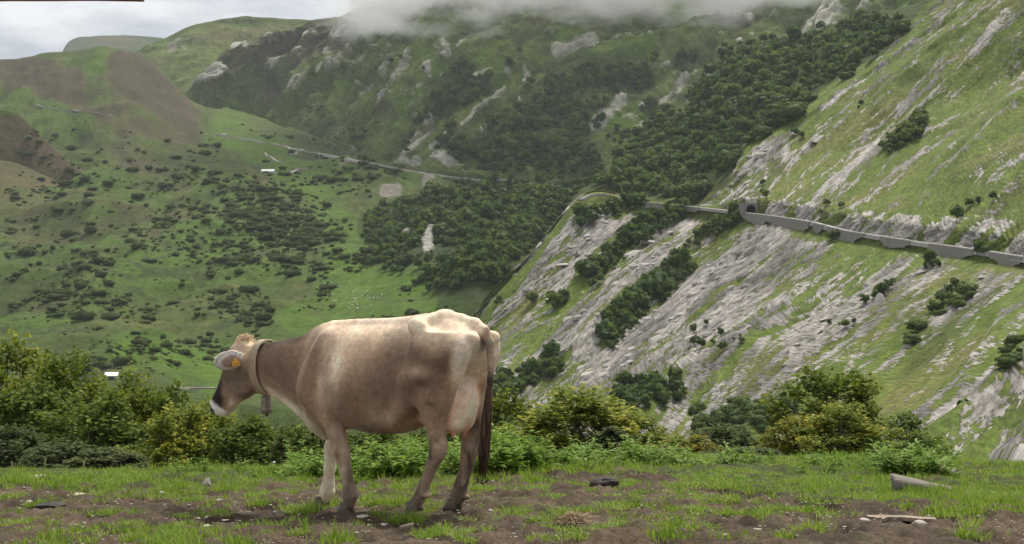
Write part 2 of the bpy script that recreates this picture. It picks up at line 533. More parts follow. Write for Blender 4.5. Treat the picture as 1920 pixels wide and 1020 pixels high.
rc = np.where((cliff > 0.3)[..., None], np.array([0.33, 0.316, 0.295]) * (0.9 + 0.5 * fine + 0.5 * tiny + .5 * grain)[..., None], rc)
lich = sstep(0.1, 0.5, tiny - 0.3 * fine)
rc = mixc(rc, (0.105, 0.10, 0.058), lich * 0.28)
C = mixc(C, (0.14, 0.12, 0.08), sstep(-0.10, 0.0, bar - cut) * 0.5 * (1 - roadd))
A.col = np.clip(C, .012, .5)
low = 0.40 * slab + 0.42 * fine + 0.16 * tiny + 0.42 * (beds - 0.5) + 0.16 * fbm(S / np.array([260., 80, 80]) + 5, 3)
ql = np.quantile(low[::3, ::3], np.linspace(0, 1, 201))
low = np.interp(low, ql, np.linspace(0, 1, 201)) - cut
low = np.where(cliff > .3, np.clip(.5 * cl_t - .15 - .9 * sstep(.05, .3, fbm(A.P / 16.0 + 77, 3)), -.5, .4), low * (1 - roadd) - .5 * roadd)
kk = 1 + .55 * big
A.extra = {'strata': np.stack([sa / kk / 1000, sc_ / kk / 1000, low * .25 + .5], -1).reshape(-1, 3), 'bare': np.clip(rc, .03, .5).reshape(-1, 3)}
survey.add(A.P)

# ---- valley floor, left-hand slopes and the dome hill ----------------------------------------------
vc = np.array([-330, -150, 0, 80, 150, 200, 245, 285, 320, 350, 385, 430, 500, 600, 690, 760, 830, 900, 1000, 1130], float)
top_y = np.array([160, 130, 112, 103, 96, 88, 97, 120, 150, 183, 205, 205, 226, 258, 292, 312, 325, 332, 338, 345.])
top_D = np.array([2300, 2300, 2300, 2300, 2300, 2300, 2300, 2320, 2350, 2400, 2450, 2550, 2500, 2300, 2050, 1850, 1720, 1620, 1560, 1500.])
levels = [770, 700, 630, 560, 500, 440, 390, 345, 310]
levD = [640, 760, 880, 1010, 1120, 1260, 1390, 1540, 1690]
rows = [pix(vc, top_y, top_D) + np.array([0, 260, -60.0]), pix(vc, top_y, top_D)]
forest_hill = np.exp(-((vc - 900) / 190.0) ** 2)
rowsB = []
for k, (ly, lD) in enumerate(zip(levels[::-1], levD[::-1])):
    f = 1 - k / (len(levels) - 1.0)                              # 1 at the far end
    y = np.full(len(vc), float(ly))
    D = np.full(len(vc), float(lD))
    D = D * (1 + 0.10 * f * sstep(300, -100, vc))
    D = D - 120 * forest_hill * np.sin(np.pi * np.clip(1 - f, 0, 1)) * 0.8
    lim = top_y + 12 + 9 * k
    y = np.maximum(y, lim)
    rowsB.append(pix(vc, y, np.minimum(D, top_D - 60 + 6 * (8 - k) - 55 * k)))
rows += rowsB
rows.append(rows[-1] + np.array([0, -60, -40.0]))
V_ = Sheet(vc, rows, 520, [5, 44] + [32] * (len(rowsB) - 1) + [4])
N = V_.normals()
vpx, vpy, _ = proj(V_.P)
P = V_.P
hum = fbm(P / np.array([190., 190, 190]), 4); gul = ridged(P / np.array([130., 210., 130.]) + 4, 4)
small = fbm(P / 26.0 + 2, 4)
calm = lines(vpx, vpy, [([(640, 560), (760, 600), (640, 700), (400, 720)], 90, 0.25), ([(450, 250), (560, 330), (620, 420)], 50, .4)], base=1.0)
gul2 = ridged(P / np.array([52., 80., 60.]) + 14, 3)
disp = (hum * 16 + (gul - 0.6) * 34 + (gul2 - .6) * 12) * calm + small * 3.0
edge = np.ones((V_.nv, 1)); edge[:10] = np.linspace(0.2, 0.5, 10)[:, None]
V_.P = P + N * (disp * edge)[..., None] * np.array([0.4, 0.4, 1.0])
P = V_.P
n1, n2, n3 = fbm(P / 120.0 + 9, 5), fbm(P / 45.0 + 19, 5), fbm(P / 13.0 + 29, 4)
n4 = fbm(P / 22.0 + 39, 4)
C = np.tile(np.array(OLIVE), P.shape[:2] + (1,))
C = mixc(C, (0.080, 0.134, 0.032), sstep(-0.15, 0.35, n1 + 0.5 * n2) * 0.7)
C = mixc(C, (0.122, 0.124, 0.050), sstep(0.05, 0.40, n4 + .4 * n2 - 0.4 * n1) * 0.55)
C = mixc(C, (0.042, 0.055, 0.023), sstep(0.0, 0.32, n3 + .6 * n4 + .25 * n2) * 0.75)
C = mixc(C, (0.038, 0.044, 0.023), sstep(0.62, 0.50, gul) * 0.55)
mead = lines(vpx, vpy, [([(430, 240), (480, 275), (540, 300), (600, 350), (640, 440), (650, 480)], 36, 0.8), ([(520, 330), (640, 350)], 26, .7), ([(640, 545), (760, 570), (820, 620)], 60, 0.95),
    ([(560, 600), (640, 640)], 50, 0.85), ([(250, 690), (420, 690), (420, 740)], 40, .9), ([(40, 610), (130, 607)], 10, .9), ([(680, 420), (640, 470)], 24, .8), ([(900, 322), (1100, 338)], 12, 0.75), ([(380, 430), (480, 520)], 50, .35), ([(200, 92), (190, 130), (150, 160)], 16, .7), ([(40, 120), (150, 110)], 10, .4)], base=0.12)
C = mixc(C, (0.082, 0.142, 0.027), sstep(0.25, 1.05, mead + 0.55 * n2 + 0.40 * n3) * .85)
hea = lines(vpx, vpy, [([(20, 135), (130, 165)], 34, 1.1), ([(245, 140), (290, 190), (330, 235)], 42, 1.2), ([(120, 190), (230, 225), (330, 250)], 16, .9), ([(190, 190), (330, 260)], 26, .6), ([(230, 280), (290, 330)], 30, .6), ([(60, 420), (300, 400)], 50, .45), ([(330, 320), (340, 400)], 26, .5), ([(470, 240), (560, 240)], 14, .5), ([(480, 330), (500, 350)], 14, .6), ([(20, 560), (110, 560)], 24, .5), ([(250, 470), (240, 440)], 40, .45), ([(740, 355), (720, 372)], 10, .5)], base=0.22)
C = mixc(C, BROWN, sstep(0.35, 0.8, hea + 0.45 * n2 + 0.2 * n3) * 0.85)
C = mixc(C, HEATH, sstep(0.55, 0.95, hea + 0.4 * n2 + 0.35 * n3) * 0.8)
C = mixc(C, DGREEN, sstep(0.20, 0.6, n3 + 0.5 * n2) * 0.6 * (1 - 0.7 * sstep(.4, .8, mead)))
sc = lines(vpx, vpy, [([(720, 362), (745, 356)], 9, 1), ([(798, 345), (810, 340)], 6, .9), ([(640, 325), (655, 312)], 5, .8)])
C = mixc(C, SCREE, sstep(0.4, 0.8, sc + 0.3 * n3))
rk = lines(vpx, vpy, [([(806, 440), (800, 460)], 12, 1), ([(750, 418), (765, 440)], 9, .9), ([(830, 425), (838, 430)], 6, .9), ([(902, 500), (898, 506)], 6, .8), ([(860, 395), (862, 400)], 4, .8), ([(1000, 395), (1004, 405)], 5, .6), ([(800, 478), (810, 470)], 7, .8)])
rv = sstep(0.45, 0.7, rk + 0.35 * n3)
C = mixc(C, np.array(ROCK) * 1.05, rv)
fst = lines(vpx, vpy, [([(700, 420), (760, 400), (860, 370), (1000, 370), (1080, 380)], 34, 1), ([(760, 450), (900, 440), (1000, 430)], 60, 1), ([(860, 540), (940, 520)], 50, 1), ([(850, 590), (900, 560)], 30, 1)])
C = mixc(C, (0.032, 0.045, 0.018), sstep(.4, .8, fst + .2 * n3) * 0.7 * (1 - rv))
V_.P = V_.P + N * (rv * (1.5 + 3.0 * ridged(P / 6.0, 3)))[..., None]
V_.col = np.clip(C * .9 * (1 + 0.24 * n3 + .2 * n4)[..., None], 0.01, .6)
survey.add(V_.P)

# ---- small brown spur at the left edge ---------------------------------------------------------------
hc = np.array([-330, -120, 0, 30, 60, 90, 130, 170, 215], float)
hy = np.array([120, 175, 205, 212, 238, 268, 305, 333, 362.])
hD = np.array([1650, 1650, 1660, 1660, 1650, 1640, 1620, 1600, 1570.])
rows = [pix(hc, hy, hD) + np.array([0, 160, -45.]), pix(hc, hy, hD), pix(hc, hy * .5 + 200, hD - 40), pix(hc, np.maximum(390, hy + 20), np.full(len(hc), 1440.)), pix(hc, np.full(len(hc), 440.), np.full(len(hc), 1400.))]
H1 = Sheet(hc, rows, 200, [6, 60, 50, 20])
N = H1.normals(); hx, hyy, _ = proj(H1.P)
h3 = fbm(H1.P / 20., 4); h2 = fbm(H1.P / 70., 4)
H1.P = H1.P + N * (h2 * 4 + h3 * 1.5)[..., None]
C = np.tile(np.array(BROWN), H1.P.shape[:2] + (1,)); C = mixc(C, HEATH, sstep(-.2, .5, h2 + .5 * h3) * .45); C = mixc(C, (0.11, 0.092, 0.055), sstep(.5, .0, np.abs(H1.v[:, None] - 1.15)) * .35 * sstep(-.3, .3, h3))
C = mixc(C, OLIVE, sstep(2.0, 3.2, H1.v[:, None] + h2) * .8); C = mixc(C, DGREEN, sstep(.2, .6, h3 + .3 * h2) * .5)
C = mixc(C, GREEN, lines(hx, hyy, [([(0, 205), (25, 208)], 8, .8)]))
H1.col = np.clip(C, .01, .6); survey.add(H1.P)

# ---- main massif --------------------------------------------------------------------------------------
cc = np.array([325, 350, 380, 410, 450, 500, 550, 585, 620, 700, 800, 900, 1000, 1100, 1200, 1300, 1400, 1500, 1600, 1700, 1850], float)
cty = np.array([205, 180, 145, 108, 84, 68, 54, 38, 34, 0, -45, -70, -80, -80, -80, -80, -80, -90, -110, -120, -140.])
ctD = np.array([2560, 2580, 2600, 2620, 2650, 2680, 2700, 2720, 2750, 2750, 2700, 2650, 2600, 2600, 2600, 2600, 2500, 2400, 2300, 2200, 2100.])
cby = np.interp(cc, vc, top_y) + 35; cby = np.where(cc > 1130, 390, cby)
cbD = np.interp(cc, vc, top_D) + 40; cbD = np.where(cc > 1130, 1520, cbD)
rows = [pix(cc, cty, ctD) + np.array([0, 300, -60.]), pix(cc, cty, ctD)]
for t in (0.25, 0.5, 0.75, 1.0):
    tt = t ** 1.15
    rows.append(pix(cc, cty * (1 - t) + cby * t, ctD * (1 - tt) + cbD * tt))
Cs = Sheet(cc, rows, 540, [5, 60, 66, 66, 60])
N = Cs.normals(); cx, cyy, _ = proj(Cs.P); P = Cs.P
# ribs running down to the left
i0 = np.argmin((cx - 690) ** 2 + (cyy - 190) ** 2); i1 = np.argmin((cx - 800) ** 2 + (cyy - 60) ** 2); pf = P.reshape(-1, 3)
f1 = pf[i1] - pf[i0]; f1 /= np.linalg.norm(f1); fn = N.reshape(-1, 3)[i0]; fn = fn - f1 * (fn @ f1); fn /= np.linalg.norm(fn); f2 = np.cross(fn, f1)
Q = P + fbm(P / 220., 3)[..., None] * 45
S = np.stack([Q @ f1, Q @ f2, Q @ fn], -1)
r1 = ridged(S / np.array([700., 170, 400]) + 2.3, 4, 0.55); r2 = ridged(S / np.array([180., 48, 120]) + 12.3, 4, 0.55); r3 = fbm(S / np.array([45., 14, 30]) + 5, 4, .6)
edge = np.ones((Cs.nv, 1)); edge[:12] = np.linspace(0.15, 0.6, 12)[:, None]
craggy = lines(cx, cyy, [([(380, 140), (560, 80), (640, 120), (600, 160)], 60, 1.4), ([(690, 200), (760, 130)], 40, 1.2)], base=.85)
Cs.P = P + N * (((r1 - .6) * 72 + (r2 - .6) * 44 * craggy + r3 * 6 + (ridged(S / np.array([60., 20, 40]) + 31, 3) - .6) * 15 * craggy) * edge)[..., None]
P = Cs.P
n1, n2, n3 = fbm(P / 160. + 3, 5), fbm(P / 50. + 13, 5), fbm(P / 15. + 23, 4)
C = np.tile(np.array((0.096, 0.120, 0.046)), P.shape[:2] + (1,))
C = mixc(C, GREEN, sstep(0.0, .4, n1) * .7); C = mixc(C, YELL, sstep(.1, .5, n2 - n1) * .4)
C = mixc(C, (0.054, 0.066, 0.031), sstep(0., .4, n2 + .6 * n3) * .7)
C = mixc(C, (0.042, 0.041, 0.029), sstep(.60, .46, r2) * .55)
C = mixc(C, (0.115, 0.108, 0.055), sstep(.1, .45, n3 - .4 * n2) * .35)
br = lines(cx, cyy, [([(400, 130), (520, 100), (600, 90)], 60, .75), ([(440, 180), (560, 150)], 40, .55), ([(600, 260), (720, 250)], 30, .6), ([(560, 200), (650, 110)], 40, .6), ([(700, 240), (740, 230)], 20, .7), ([(1000, 40), (1150, 70)], 40, .45), ([(1200, 60), (1300, 60)], 40, .3)], base=.25)
C = mixc(C, (0.076, 0.068, 0.047), sstep(.3, .8, br + .4 * n2) * .8); C = mixc(C, (0.048, 0.046, 0.032), sstep(.55, 1., br + .4 * n3 + .2 * n2) * .7)
gr = lines(cx, cyy, [([(745, 260), (800, 190)], 14, .8), ([(420, 190), (520, 225)], 14, .6), ([(660, 170), (620, 200)], 12, .6), ([(800, 120), (900, 60)], 40, .55), ([(900, 330), (1080, 335)], 14, .6), ([(820, 150), (950, 130)], 10, .6)])
C = mixc(C, (0.085, 0.128, 0.036), sstep(.3, .8, gr + .3 * n2) * .85)
rk = lines(cx, cyy, [([(840, 90), (846, 115)], 10, .85), ([(830, 105), (842, 118)], 6, .8), ([(775, 118), (758, 165), (720, 210)], 12, .72), ([(715, 95), (712, 115)], 5, .7), ([(715, 130), (690, 175)], 7, .75), ([(660, 155), (690, 165)], 4, .6), ([(815, 135), (812, 155)], 6, .75), ([(1045, 110), (1075, 95), (1120, 75)], 11, .85), ([(1050, 118), (1075, 108)], 6, .7), ([(990, 145), (985, 165)], 8, .8), ([(955, 150), (960, 160)], 7, .75), ([(940, 185), (910, 215), (875, 238)], 11, .82), ([(925, 190), (925, 220)], 6, .7), ([(1165, 185), (1150, 225), (1118, 270)], 14, .9), ([(1285, 150), (1240, 190), (1190, 205)], 9, .7), ([(1270, 170), (1250, 180)], 6, .7),
    ([(815, 225), (775, 275), (755, 305)], 10, .72), ([(845, 255), (815, 290)], 7, .6), ([(755, 310), (800, 315), (870, 330)], 9, .85), ([(640, 290), (680, 298)], 5, .7), ([(395, 110), (385, 150)], 8, .85), ([(400, 100), (380, 155), (420, 130)], 8, .65), ([(700, 140), (740, 120)], 20, .3), ([(1000, 35), (1040, 30)], 7, .4), ([(1110, 55), (1130, 70)], 8, .5), ([(1330, 30), (1400, 20)], 8, .7), ([(1500, 60), (1520, 20), (1560, -20)], 14, .85), ([(1540, 50), (1560, 20), (1620, 10)], 14, .7), ([(1430, 40), (1450, 20)], 10, .5), ([(780, 190), (790, 240)], 8, .5), ([(1210, 60), (1200, 80)], 6, .4), ([(1320, 120), (1330, 150)], 5, .8)], base=.12)
r5 = fbm(S / np.array([38., 8, 26]) + 71, 3)
C = mixc(C, (0.22, 0.207, 0.19), sstep(.46, .72, rk + .34 * r3 + .30 * r5 + 0.16 * n3 + 0.25 * (r2 - .6)) * .55)
rk = np.maximum(rk, .16 + .30 * sstep(.62, .75, r2) * craggy)
rv = sstep(.66, .78, rk + .38 * r3 + .30 * r5 + 0.16 * n3 + 0.25 * (r2 - .6))
C = mixc(C, np.array((0.27, 0.257, 0.24)), rv * 0.95)
C = C * (1 + .22 * n3 + .12 * r3 + .45 * r5 * rv)[..., None]
fs = lines(cx, cyy, [([(850, 125), (880, 140), (830, 190)], 26, 1), ([(880, 170), (820, 210)], 18, 1), ([(860, 280), (960, 250), (1060, 190), (1180, 140)], 40, 1), ([(1080, 280), (960, 290)], 40, 1), ([(1050, 160), (1200, 150)], 30, 1)])
C = mixc(C, (0.035, 0.048, 0.020), sstep(.4, .9, fs + .3 * n2) * .6 * (1 - rv))
Cs.P = Cs.P + N * (rv * (1.5 + 5 * r5))[..., None] * edge[..., None]
Cs.col = np.clip(C, .01, .6); survey.add(Cs.P)

# ---- wooded spur between the massif and the near mountainside ---------------------------------------------
bc = np.array([1060, 1100, 1135, 1165, 1210, 1260, 1300, 1325, 1342, 1380, 1430, 1490, 1550, 1620, 1680, 1760], float)
bty = np.array([378, 352, 322, 285, 243, 203, 168, 128, 95, 78, 72, 73, 54, 36, 28, 0.])
btD = np.array([1200, 1230, 1270, 1310, 1360, 1400, 1430, 1450, 1460, 1460, 1450, 1430, 1400, 1360, 1330, 1300.])
bby = np.array([392, 392, 394, 398, 402, 406, 408, 402, 392, 350, 290, 235, 195, 140, 80, 20.])
bbD = np.array([1010, 1005, 1000, 990, 970, 950, 940, 935, 940, 970, 1000, 1020, 1040, 1060, 1070, 1080.])
rows = [pix(bc, bty, btD) + np.array([30, 180, -70.]), pix(bc, bty, btD)] + [pix(bc, bty * (1 - t) + bby * t, btD * (1 - t) + bbD * t) for t in (.33, .66, 1.)]
Bs = Sheet(bc, rows, 300, [6, 70, 60, 60]); N = Bs.normals(); bx, byy, _ = proj(Bs.P)
r1 = ridged(Bs.P / 110., 4); n3 = fbm(Bs.P / 14., 4); n2 = fbm(Bs.P / 60., 4)
Bs.P = Bs.P + N * ((r1 - .6) * 22 + n3 * 1.5)[..., None]
C = np.tile(np.array((0.055, 0.070, 0.024)), Bs.P.shape[:2] + (1,)); C = mixc(C, YELL, sstep(.1, .6, n2) * .5); C = mixc(C, DGREEN, sstep(0, .5, n3) * .6)
rk = lines(bx, byy, [([(1325, 115), (1330, 145)], 7, .9), ([(1380, 70), (1388, 80)], 6, .7), ([(1290, 150), (1285, 185)], 5, .7), ([(1100, 372), (1150, 372)], 4, .8), ([(1190, 378), (1240, 384)], 4, .7)])
rv = sstep(.5, .8, rk + .3 * n3); C = mixc(C, ROCK, rv)
Bs.col = np.clip(C, .01, .6); survey.add(Bs.P)

# ---- far ridges -----------------------------------------------------------------------------------------
rc_ = np.array([225, 250, 275, 300, 330, 355, 400, 450, 500, 560, 640, 720], float)
ry = np.array([130, 103, 92, 76, 60, 48, 38, 30, 31, 34, 36, 36.])
rD = np.full(len(rc_), 3300.)
rows = [pix(rc_, ry, rD) + np.array([0, 300, -60.]), pix(rc_, ry, rD), pix(rc_, ry * .5 + 70, rD - 150), pix(rc_, ry * 0 + 170, rD - 350), pix(rc_, ry * 0 + 250, rD - 600)]
R1 = Sheet(rc_, rows, 260, [4, 40, 40, 30]); N = R1.normals(); qx, qy, _ = proj(R1.P)
r1 = ridged(R1.P / 260., 4); n2 = fbm(R1.P / 110., 4); n3 = fbm(R1.P / 28., 4)
edge = np.ones((R1.nv, 1)); edge[:8] = np.linspace(.1, .5, 8)[:, None]
R1.P = R1.P + N * (((r1 - .6) * 60 + n3 * 5) * edge)[..., None]
C = np.tile(np.array((0.070, 0.088, 0.030)), R1.P.shape[:2] + (1,)); C = mixc(C, BROWN, sstep(-.1, .5, n2) * .6); C = mixc(C, GREEN, sstep(.1, .5, -n2 + .3 * n3) * .6); C = mixc(C, DGREEN, sstep(.2, .6, n3) * .4)
C = mixc(C, (0.15, 0.135, 0.12), sstep(.5, .8, lines(qx, qy, [([(335, 80), (325, 100)], 9, .9), ([(345, 90), (350, 100)], 6, .7)]) + .3 * n3))
R1.col = np.clip(C, .01, .6); survey.add(R1.P)
fc = np.array([96, 108, 114, 120, 128, 136, 180, 220, 270, 330, 400], float)
fy = np.array([150, 118, 102, 90, 79, 74, 68, 66, 68, 76, 90.])
rows = [pix(fc, fy, 5200.) + np.array([0, 300, -60.]), pix(fc, fy, 5200.), pix(fc, fy * .6 + 56, 5050.), pix(fc, fy * 0 + 175, 4800.)]
R0 = Sheet(fc, rows, 140, [4, 30, 30]); N = R0.normals(); n2 = fbm(R0.P / 180., 4); n3 = fbm(R0.P / 50., 4)
R0.P = R0.P + N * (n2 * 25 * np.clip(R0.v[:, None] - 1, 0, 1) + n3 * 3)[..., None]
C = np.tile(np.array((0.055, 0.072, 0.034)), R0.P.shape[:2] + (1,)); C = mixc(C, (0.13, 0.11, 0.10), sstep(150, 120, proj(R0.P)[0]) * sstep(-.3, .3, n3)); C = mixc(C, BROWN, sstep(0, .5, n2) * .5)
R0.col = np.clip(C, .01, .6); survey.add(R0.P)

# ---- the pasture the cow stands on and the slope that drops away behind it -----------------------------------
def ground_z(x, y):
    x = np.asarray(x, float); y = np.asarray(y, float)
    crest = 13.6 + 0.5 * np.sin(x * 0.35 + 0.6)
    lat = 0.0525 * 1.3 * np.tanh((x + 0.837) / 1.3) - 0.022 * np.maximum(x - 2.0, 0)
    z = 0.0604 + lat - 0.0876 * (np.minimum(y, crest) - 10.15)
    dy = np.maximum(y - crest, 0)
    z = z - 0.0876 * dy - 0.14 * dy * dy / (dy + 6.0)
    p = np.stack([x, y, 0 * x], -1)
    und = fbm(p / 1.7 + 3, 3) * 0.035
    feet = np.exp(-(((x + 0.9) / 1.1) ** 2 + ((y - 10.2) / 0.8) ** 2))
    z = z + und * (1 - 0.8 * feet) * sstep(40, 14, y)
    z = z + fbm(p / 22.0 + 7, 3) * 1.2 * sstep(18, 40, y)
    return np.maximum(z, -98.0)

yy = np.concatenate([np.linspace(3.5, 7.5, 20)[:-1], np.linspace(7.5, 16.5, 250)[:-1], np.geomspace(16.5, 900, 60)])
uu = np.concatenate([np.linspace(-0.95, -0.42, 26)[:-1], np.linspace(-0.42, 0.42, 350), np.linspace(0.42, 0.95, 26)[1:]])
GX = yy[:, None] * uu[None]; GY = np.repeat(yy[:, None], 400, 1)
GX = GX + 0 * GY
GZ = ground_z(GX, GY)
nearw = sstep(16.5, 14.0, GY)
p3 = np.stack([GX, GY, 0 * GX], -1)
clod = ridged(p3 / np.array([0.30, 0.42, 1]) + 5, 4, .6); clod2 = fbm(p3 / 0.09 + 2, 3)
hoofm = sstep(.60, .75, ridged(p3 / 0.55 + 15, 2))
_fw = np.array([-math.cos(COW_YAW), math.sin(COW_YAW)]); _lf = np.array([-math.sin(COW_YAW), -math.cos(COW_YAW)])
feetm = 0 * GX
for _a, _b in ((0.300, 0.19), (0.905, -0.19), (-0.335, 0.185), (-0.385, -0.185)):
    _p = COW_AT[:2] + _fw * _a + _lf * _b
    feetm = np.maximum(feetm, np.exp(-((GX - _p[0]) ** 2 + (GY - _p[1]) ** 2) / .18 ** 2))
GZ = GZ - 0.012 * feetm + nearw * (1 - .92 * feetm) * ((clod - .6) * 0.13 + clod2 * 0.034 - 0.035 * hoofm)
# where grass covers the mud: clumps in the trodden strip, a closed sward along the edge
def sward(x, y):
    p = np.stack([x, y, 0 * x], -1)
    edge = 12.7 + 0.25 * np.sin(x * 0.9 + 1.2) + 0.3 * np.sin(x * 2.3) - 2.9 * sstep(0.4, 3.2, x)
    e = sstep(edge - 0.9, edge + 0.35, y + 0.6 * fbm(p / 0.8 + 31, 3))
    c = sstep(0.30, 0.44, fbm(p / 0.22 + 51, 2) + 0.35 * fbm(p / 1.6 + 61, 2) + 0.14)
    return np.maximum(e, 0.9 * c)
GS = sward(GX, GY)
C = np.tile(np.array((0.078, 0.059, 0.041)), GX.shape + (1,))
m2 = fbm(p3 / 0.35 + 9, 4); m3 = fbm(p3 / 0.06 + 19, 3)
C = mixc(C, (0.030, 0.021, 0.016), sstep(0, .5, m2) * .6 * nearw); C = mixc(C, (0.125, 0.092, 0.064), sstep(.1, .6, -m2 + .5 * m3) * .6)
C = mixc(C, (0.050, 0.072, 0.020), sstep(.90, 1.0, GS + .1 * m3) * .8)
C = mixc(C, (0.075, 0.105, 0.030), sstep(14.5, 20, GY))
Gcol = np.clip(C, .008, .5)

# ---- limestone of the near mountainside: thin turf between outcropping beds
AM = Mat('limestone_slope', rough=0.92, spec=0.12)
tc_ = AM.n('ShaderNodeAttribute', attribute_name='strata')
sx = AM.n('ShaderNodeSeparateColor'); AM.l(tc_.outputs['Color'], sx.inputs[0])
cx2 = AM.n('ShaderNodeCombineXYZ'); AM.l(sx.outputs[0], cx2.inputs[0]); AM.l(sx.outputs[1], cx2.inputs[1])
def strat(a, b, detail=3, rough=.6, seed=0.0):
    return AM.noise(AM.mapping(cx2.outputs[0], (1000. / a, 1000. / b, 1), loc=(seed, seed * 1.7, 0)), 1.0, detail, rough)
t1, t2, t3, t4 = strat(16, 3.6), strat(7, 2.1, seed=7.), strat(60, 2.6, 4, .7, seed=13.), strat(5, 3.2, 2, seed=29.)
lowm = AM.math('MULTIPLY', AM.math('SUBTRACT', sx.outputs[2], .472), 4.0)
msum = AM.math('ADD', AM.math('ADD', lowm, AM.math('MULTIPLY', AM.math('SUBTRACT', t1, .5), 1.6)), AM.math('ADD', AM.math('MULTIPLY', AM.math('SUBTRACT', t2, .5), 1.3), AM.math('MULTIPLY', AM.math('SUBTRACT', t3, .5), .7)))
mask = AM.ramp(AM.math('ADD', AM.math('MULTIPLY', msum, 1.0), .5), [(.485, 0.0), (.53, 1.0)])
turf = AM.mix(1.0, AM.attr('ground', 'Color'), AM.ramp(AM.noise(AM.pos(), .32, 6, .7), [(.28, (.55, .60, .55)), (.72, (1.5, 1.42, 1.35))]), 'MULTIPLY')
turf = AM.mix(1.0, turf, AM.ramp(t4, [(.3, (.72, .74, .70)), (.7, (1.28, 1.26, 1.22))]), 'MULTIPLY')
stone = AM.mix(1.0, AM.attr('bare', 'Color'), AM.ramp(t3, [(.30, (.42, .42, .43)), (.46, (.95, .94, .92)), (.62, (1.25, 1.23, 1.2)), (.75, (1.65, 1.63, 1.6))]), 'MULTIPLY')
stone = AM.mix(1.0, stone, AM.ramp(t2, [(.32, (.62, .62, .63)), (.62, (1.25, 1.24, 1.22))]), 'MULTIPLY')
th_ = AM.n('ShaderNodeHueSaturation'); th_.inputs['Saturation'].default_value = 1.06; AM.l(turf, th_.inputs['Color']); AM.color(AM.mix(mask, th_.outputs[0], stone))
AM.bump(AM.math('ADD', AM.math('MULTIPLY', mask, .6), AM.math('ADD', AM.math('MULTIPLY', t3, .9), AM.math('MULTIPLY', t2, .6))), 1.0, 1.1)

# ---- far slopes: the same ground, with gullies and crags too far away to model one by one
FM = Mat('far_slope', rough=0.95, spec=0.08)
fp = FM.pos()
fn1 = FM.noise(FM.mapping(fp, (1 / 34., 1 / 34., 1 / 62.)), 1.0, 7, .70)
fn2 = FM.noise(fp, .16, 5, .68)
fcol = FM.mix(1.0, FM.attr('ground', 'Color'), FM.ramp(fn1, [(.30, (.66, .70, .66)), (.48, (1.22, 1.28, 1.18)), (.70, (1.95, 1.92, 1.80))]), 'MULTIPLY')
fcol = FM.mix(1.0, fcol, FM.ramp(fn2, [(.30, (.66, .68, .66)), (.70, (1.34, 1.32, 1.30))]), 'MULTIPLY')
fh_ = FM.n('ShaderNodeHueSaturation'); fh_.inputs['Saturation'].default_value = 1.08; fh_.inputs['Value'].default_value = 1.08; FM.l(fcol, fh_.inputs['Color']); FM.color(fh_.outputs[0])
FM.bump(FM.math('ADD', FM.math('MULTIPLY', fn1, 1.0), FM.math('MULTIPLY', fn2, .35)), 1.0, 14.0)
GM = Mat('pasture_soil', rough=0.95, spec=0.12)
gcol = GM.attr('ground', 'Color'); gpos = GM.pos()
gn = GM.noise(gpos, 38, 5, 0.65)
GM.color(GM.mix(1.0, gcol, GM.ramp(gn, [(0.3, (0.60, 0.60, 0.60)), (0.7, (1.4, 1.38, 1.34))]), 'MULTIPLY'))
GM.bump(gn, 0.7, 0.02)
i = np.arange(GX.size).reshape(GX.shape)
F = np.stack([i[:-1, :-1], i[:-1, 1:], i[1:, 1:], i[1:, :-1]], -1).reshape(-1, 4)
o = obj_np('ground', np.stack([GX, GY, GZ], -1).reshape(-1, 3), F, [GM.m], attrs={'ground': Gcol.reshape(-1, 3)})
o['kind'] = 'structure'
# ------------------------------------------------------------------ trees and shrubs
def leaf_material(name, stops, rough=0.7, trans=0.25):
    M = Mat(name, rough=rough, spec=0.08)
    t = M.attr('tint')
    f = M.math('ADD', M.math('MULTIPLY', t, 0.72), M.math('MULTIPLY', M.rnd(), 0.28))
    c = M.ramp(f, stops)
    M.color(c)
    tb = M.n('ShaderNodeBsdfTranslucent'); mx = M.n('ShaderNodeMixShader')
    M.l(M.mix(1.0, c, (1.25, 1.35, 0.8), 'MULTIPLY'), tb.inputs['Color'])
    mx.inputs[0].default_value = trans
    M.l(M.b.outputs[0], mx.inputs[1]); M.l(tb.outputs[0], mx.inputs[2])
    M.l(mx.outputs[0], M.t.nodes['Material Output'].inputs['Surface'])
    return M
FOREST = leaf_material('forest_leaves', [(0.0, (0.028, 0.052, 0.019)), (0.35, (0.050, 0.085, 0.028)), (0.7, (0.078, 0.118, 0.036)), (1.0, (0.125, 0.150, 0.046))], trans=.38)
SCRUB = leaf_material('scrub_leaves', [(0.0, (0.038, 0.056, 0.025)), (0.35, (0.062, 0.086, 0.034)), (0.7, (0.098, 0.124, 0.046)), (1.0, (0.150, 0.162, 0.064))], trans=.38)
BARK = Mat('bark', rough=0.9)
BARK.color(BARK.ramp(BARK.noise(BARK.mapping(BARK.pos(True), (12, 12, 3)), 1, 4), [(0.3, (0.06, 0.048, 0.038)), (0.7, (0.15, 0.125, 0.10))]))

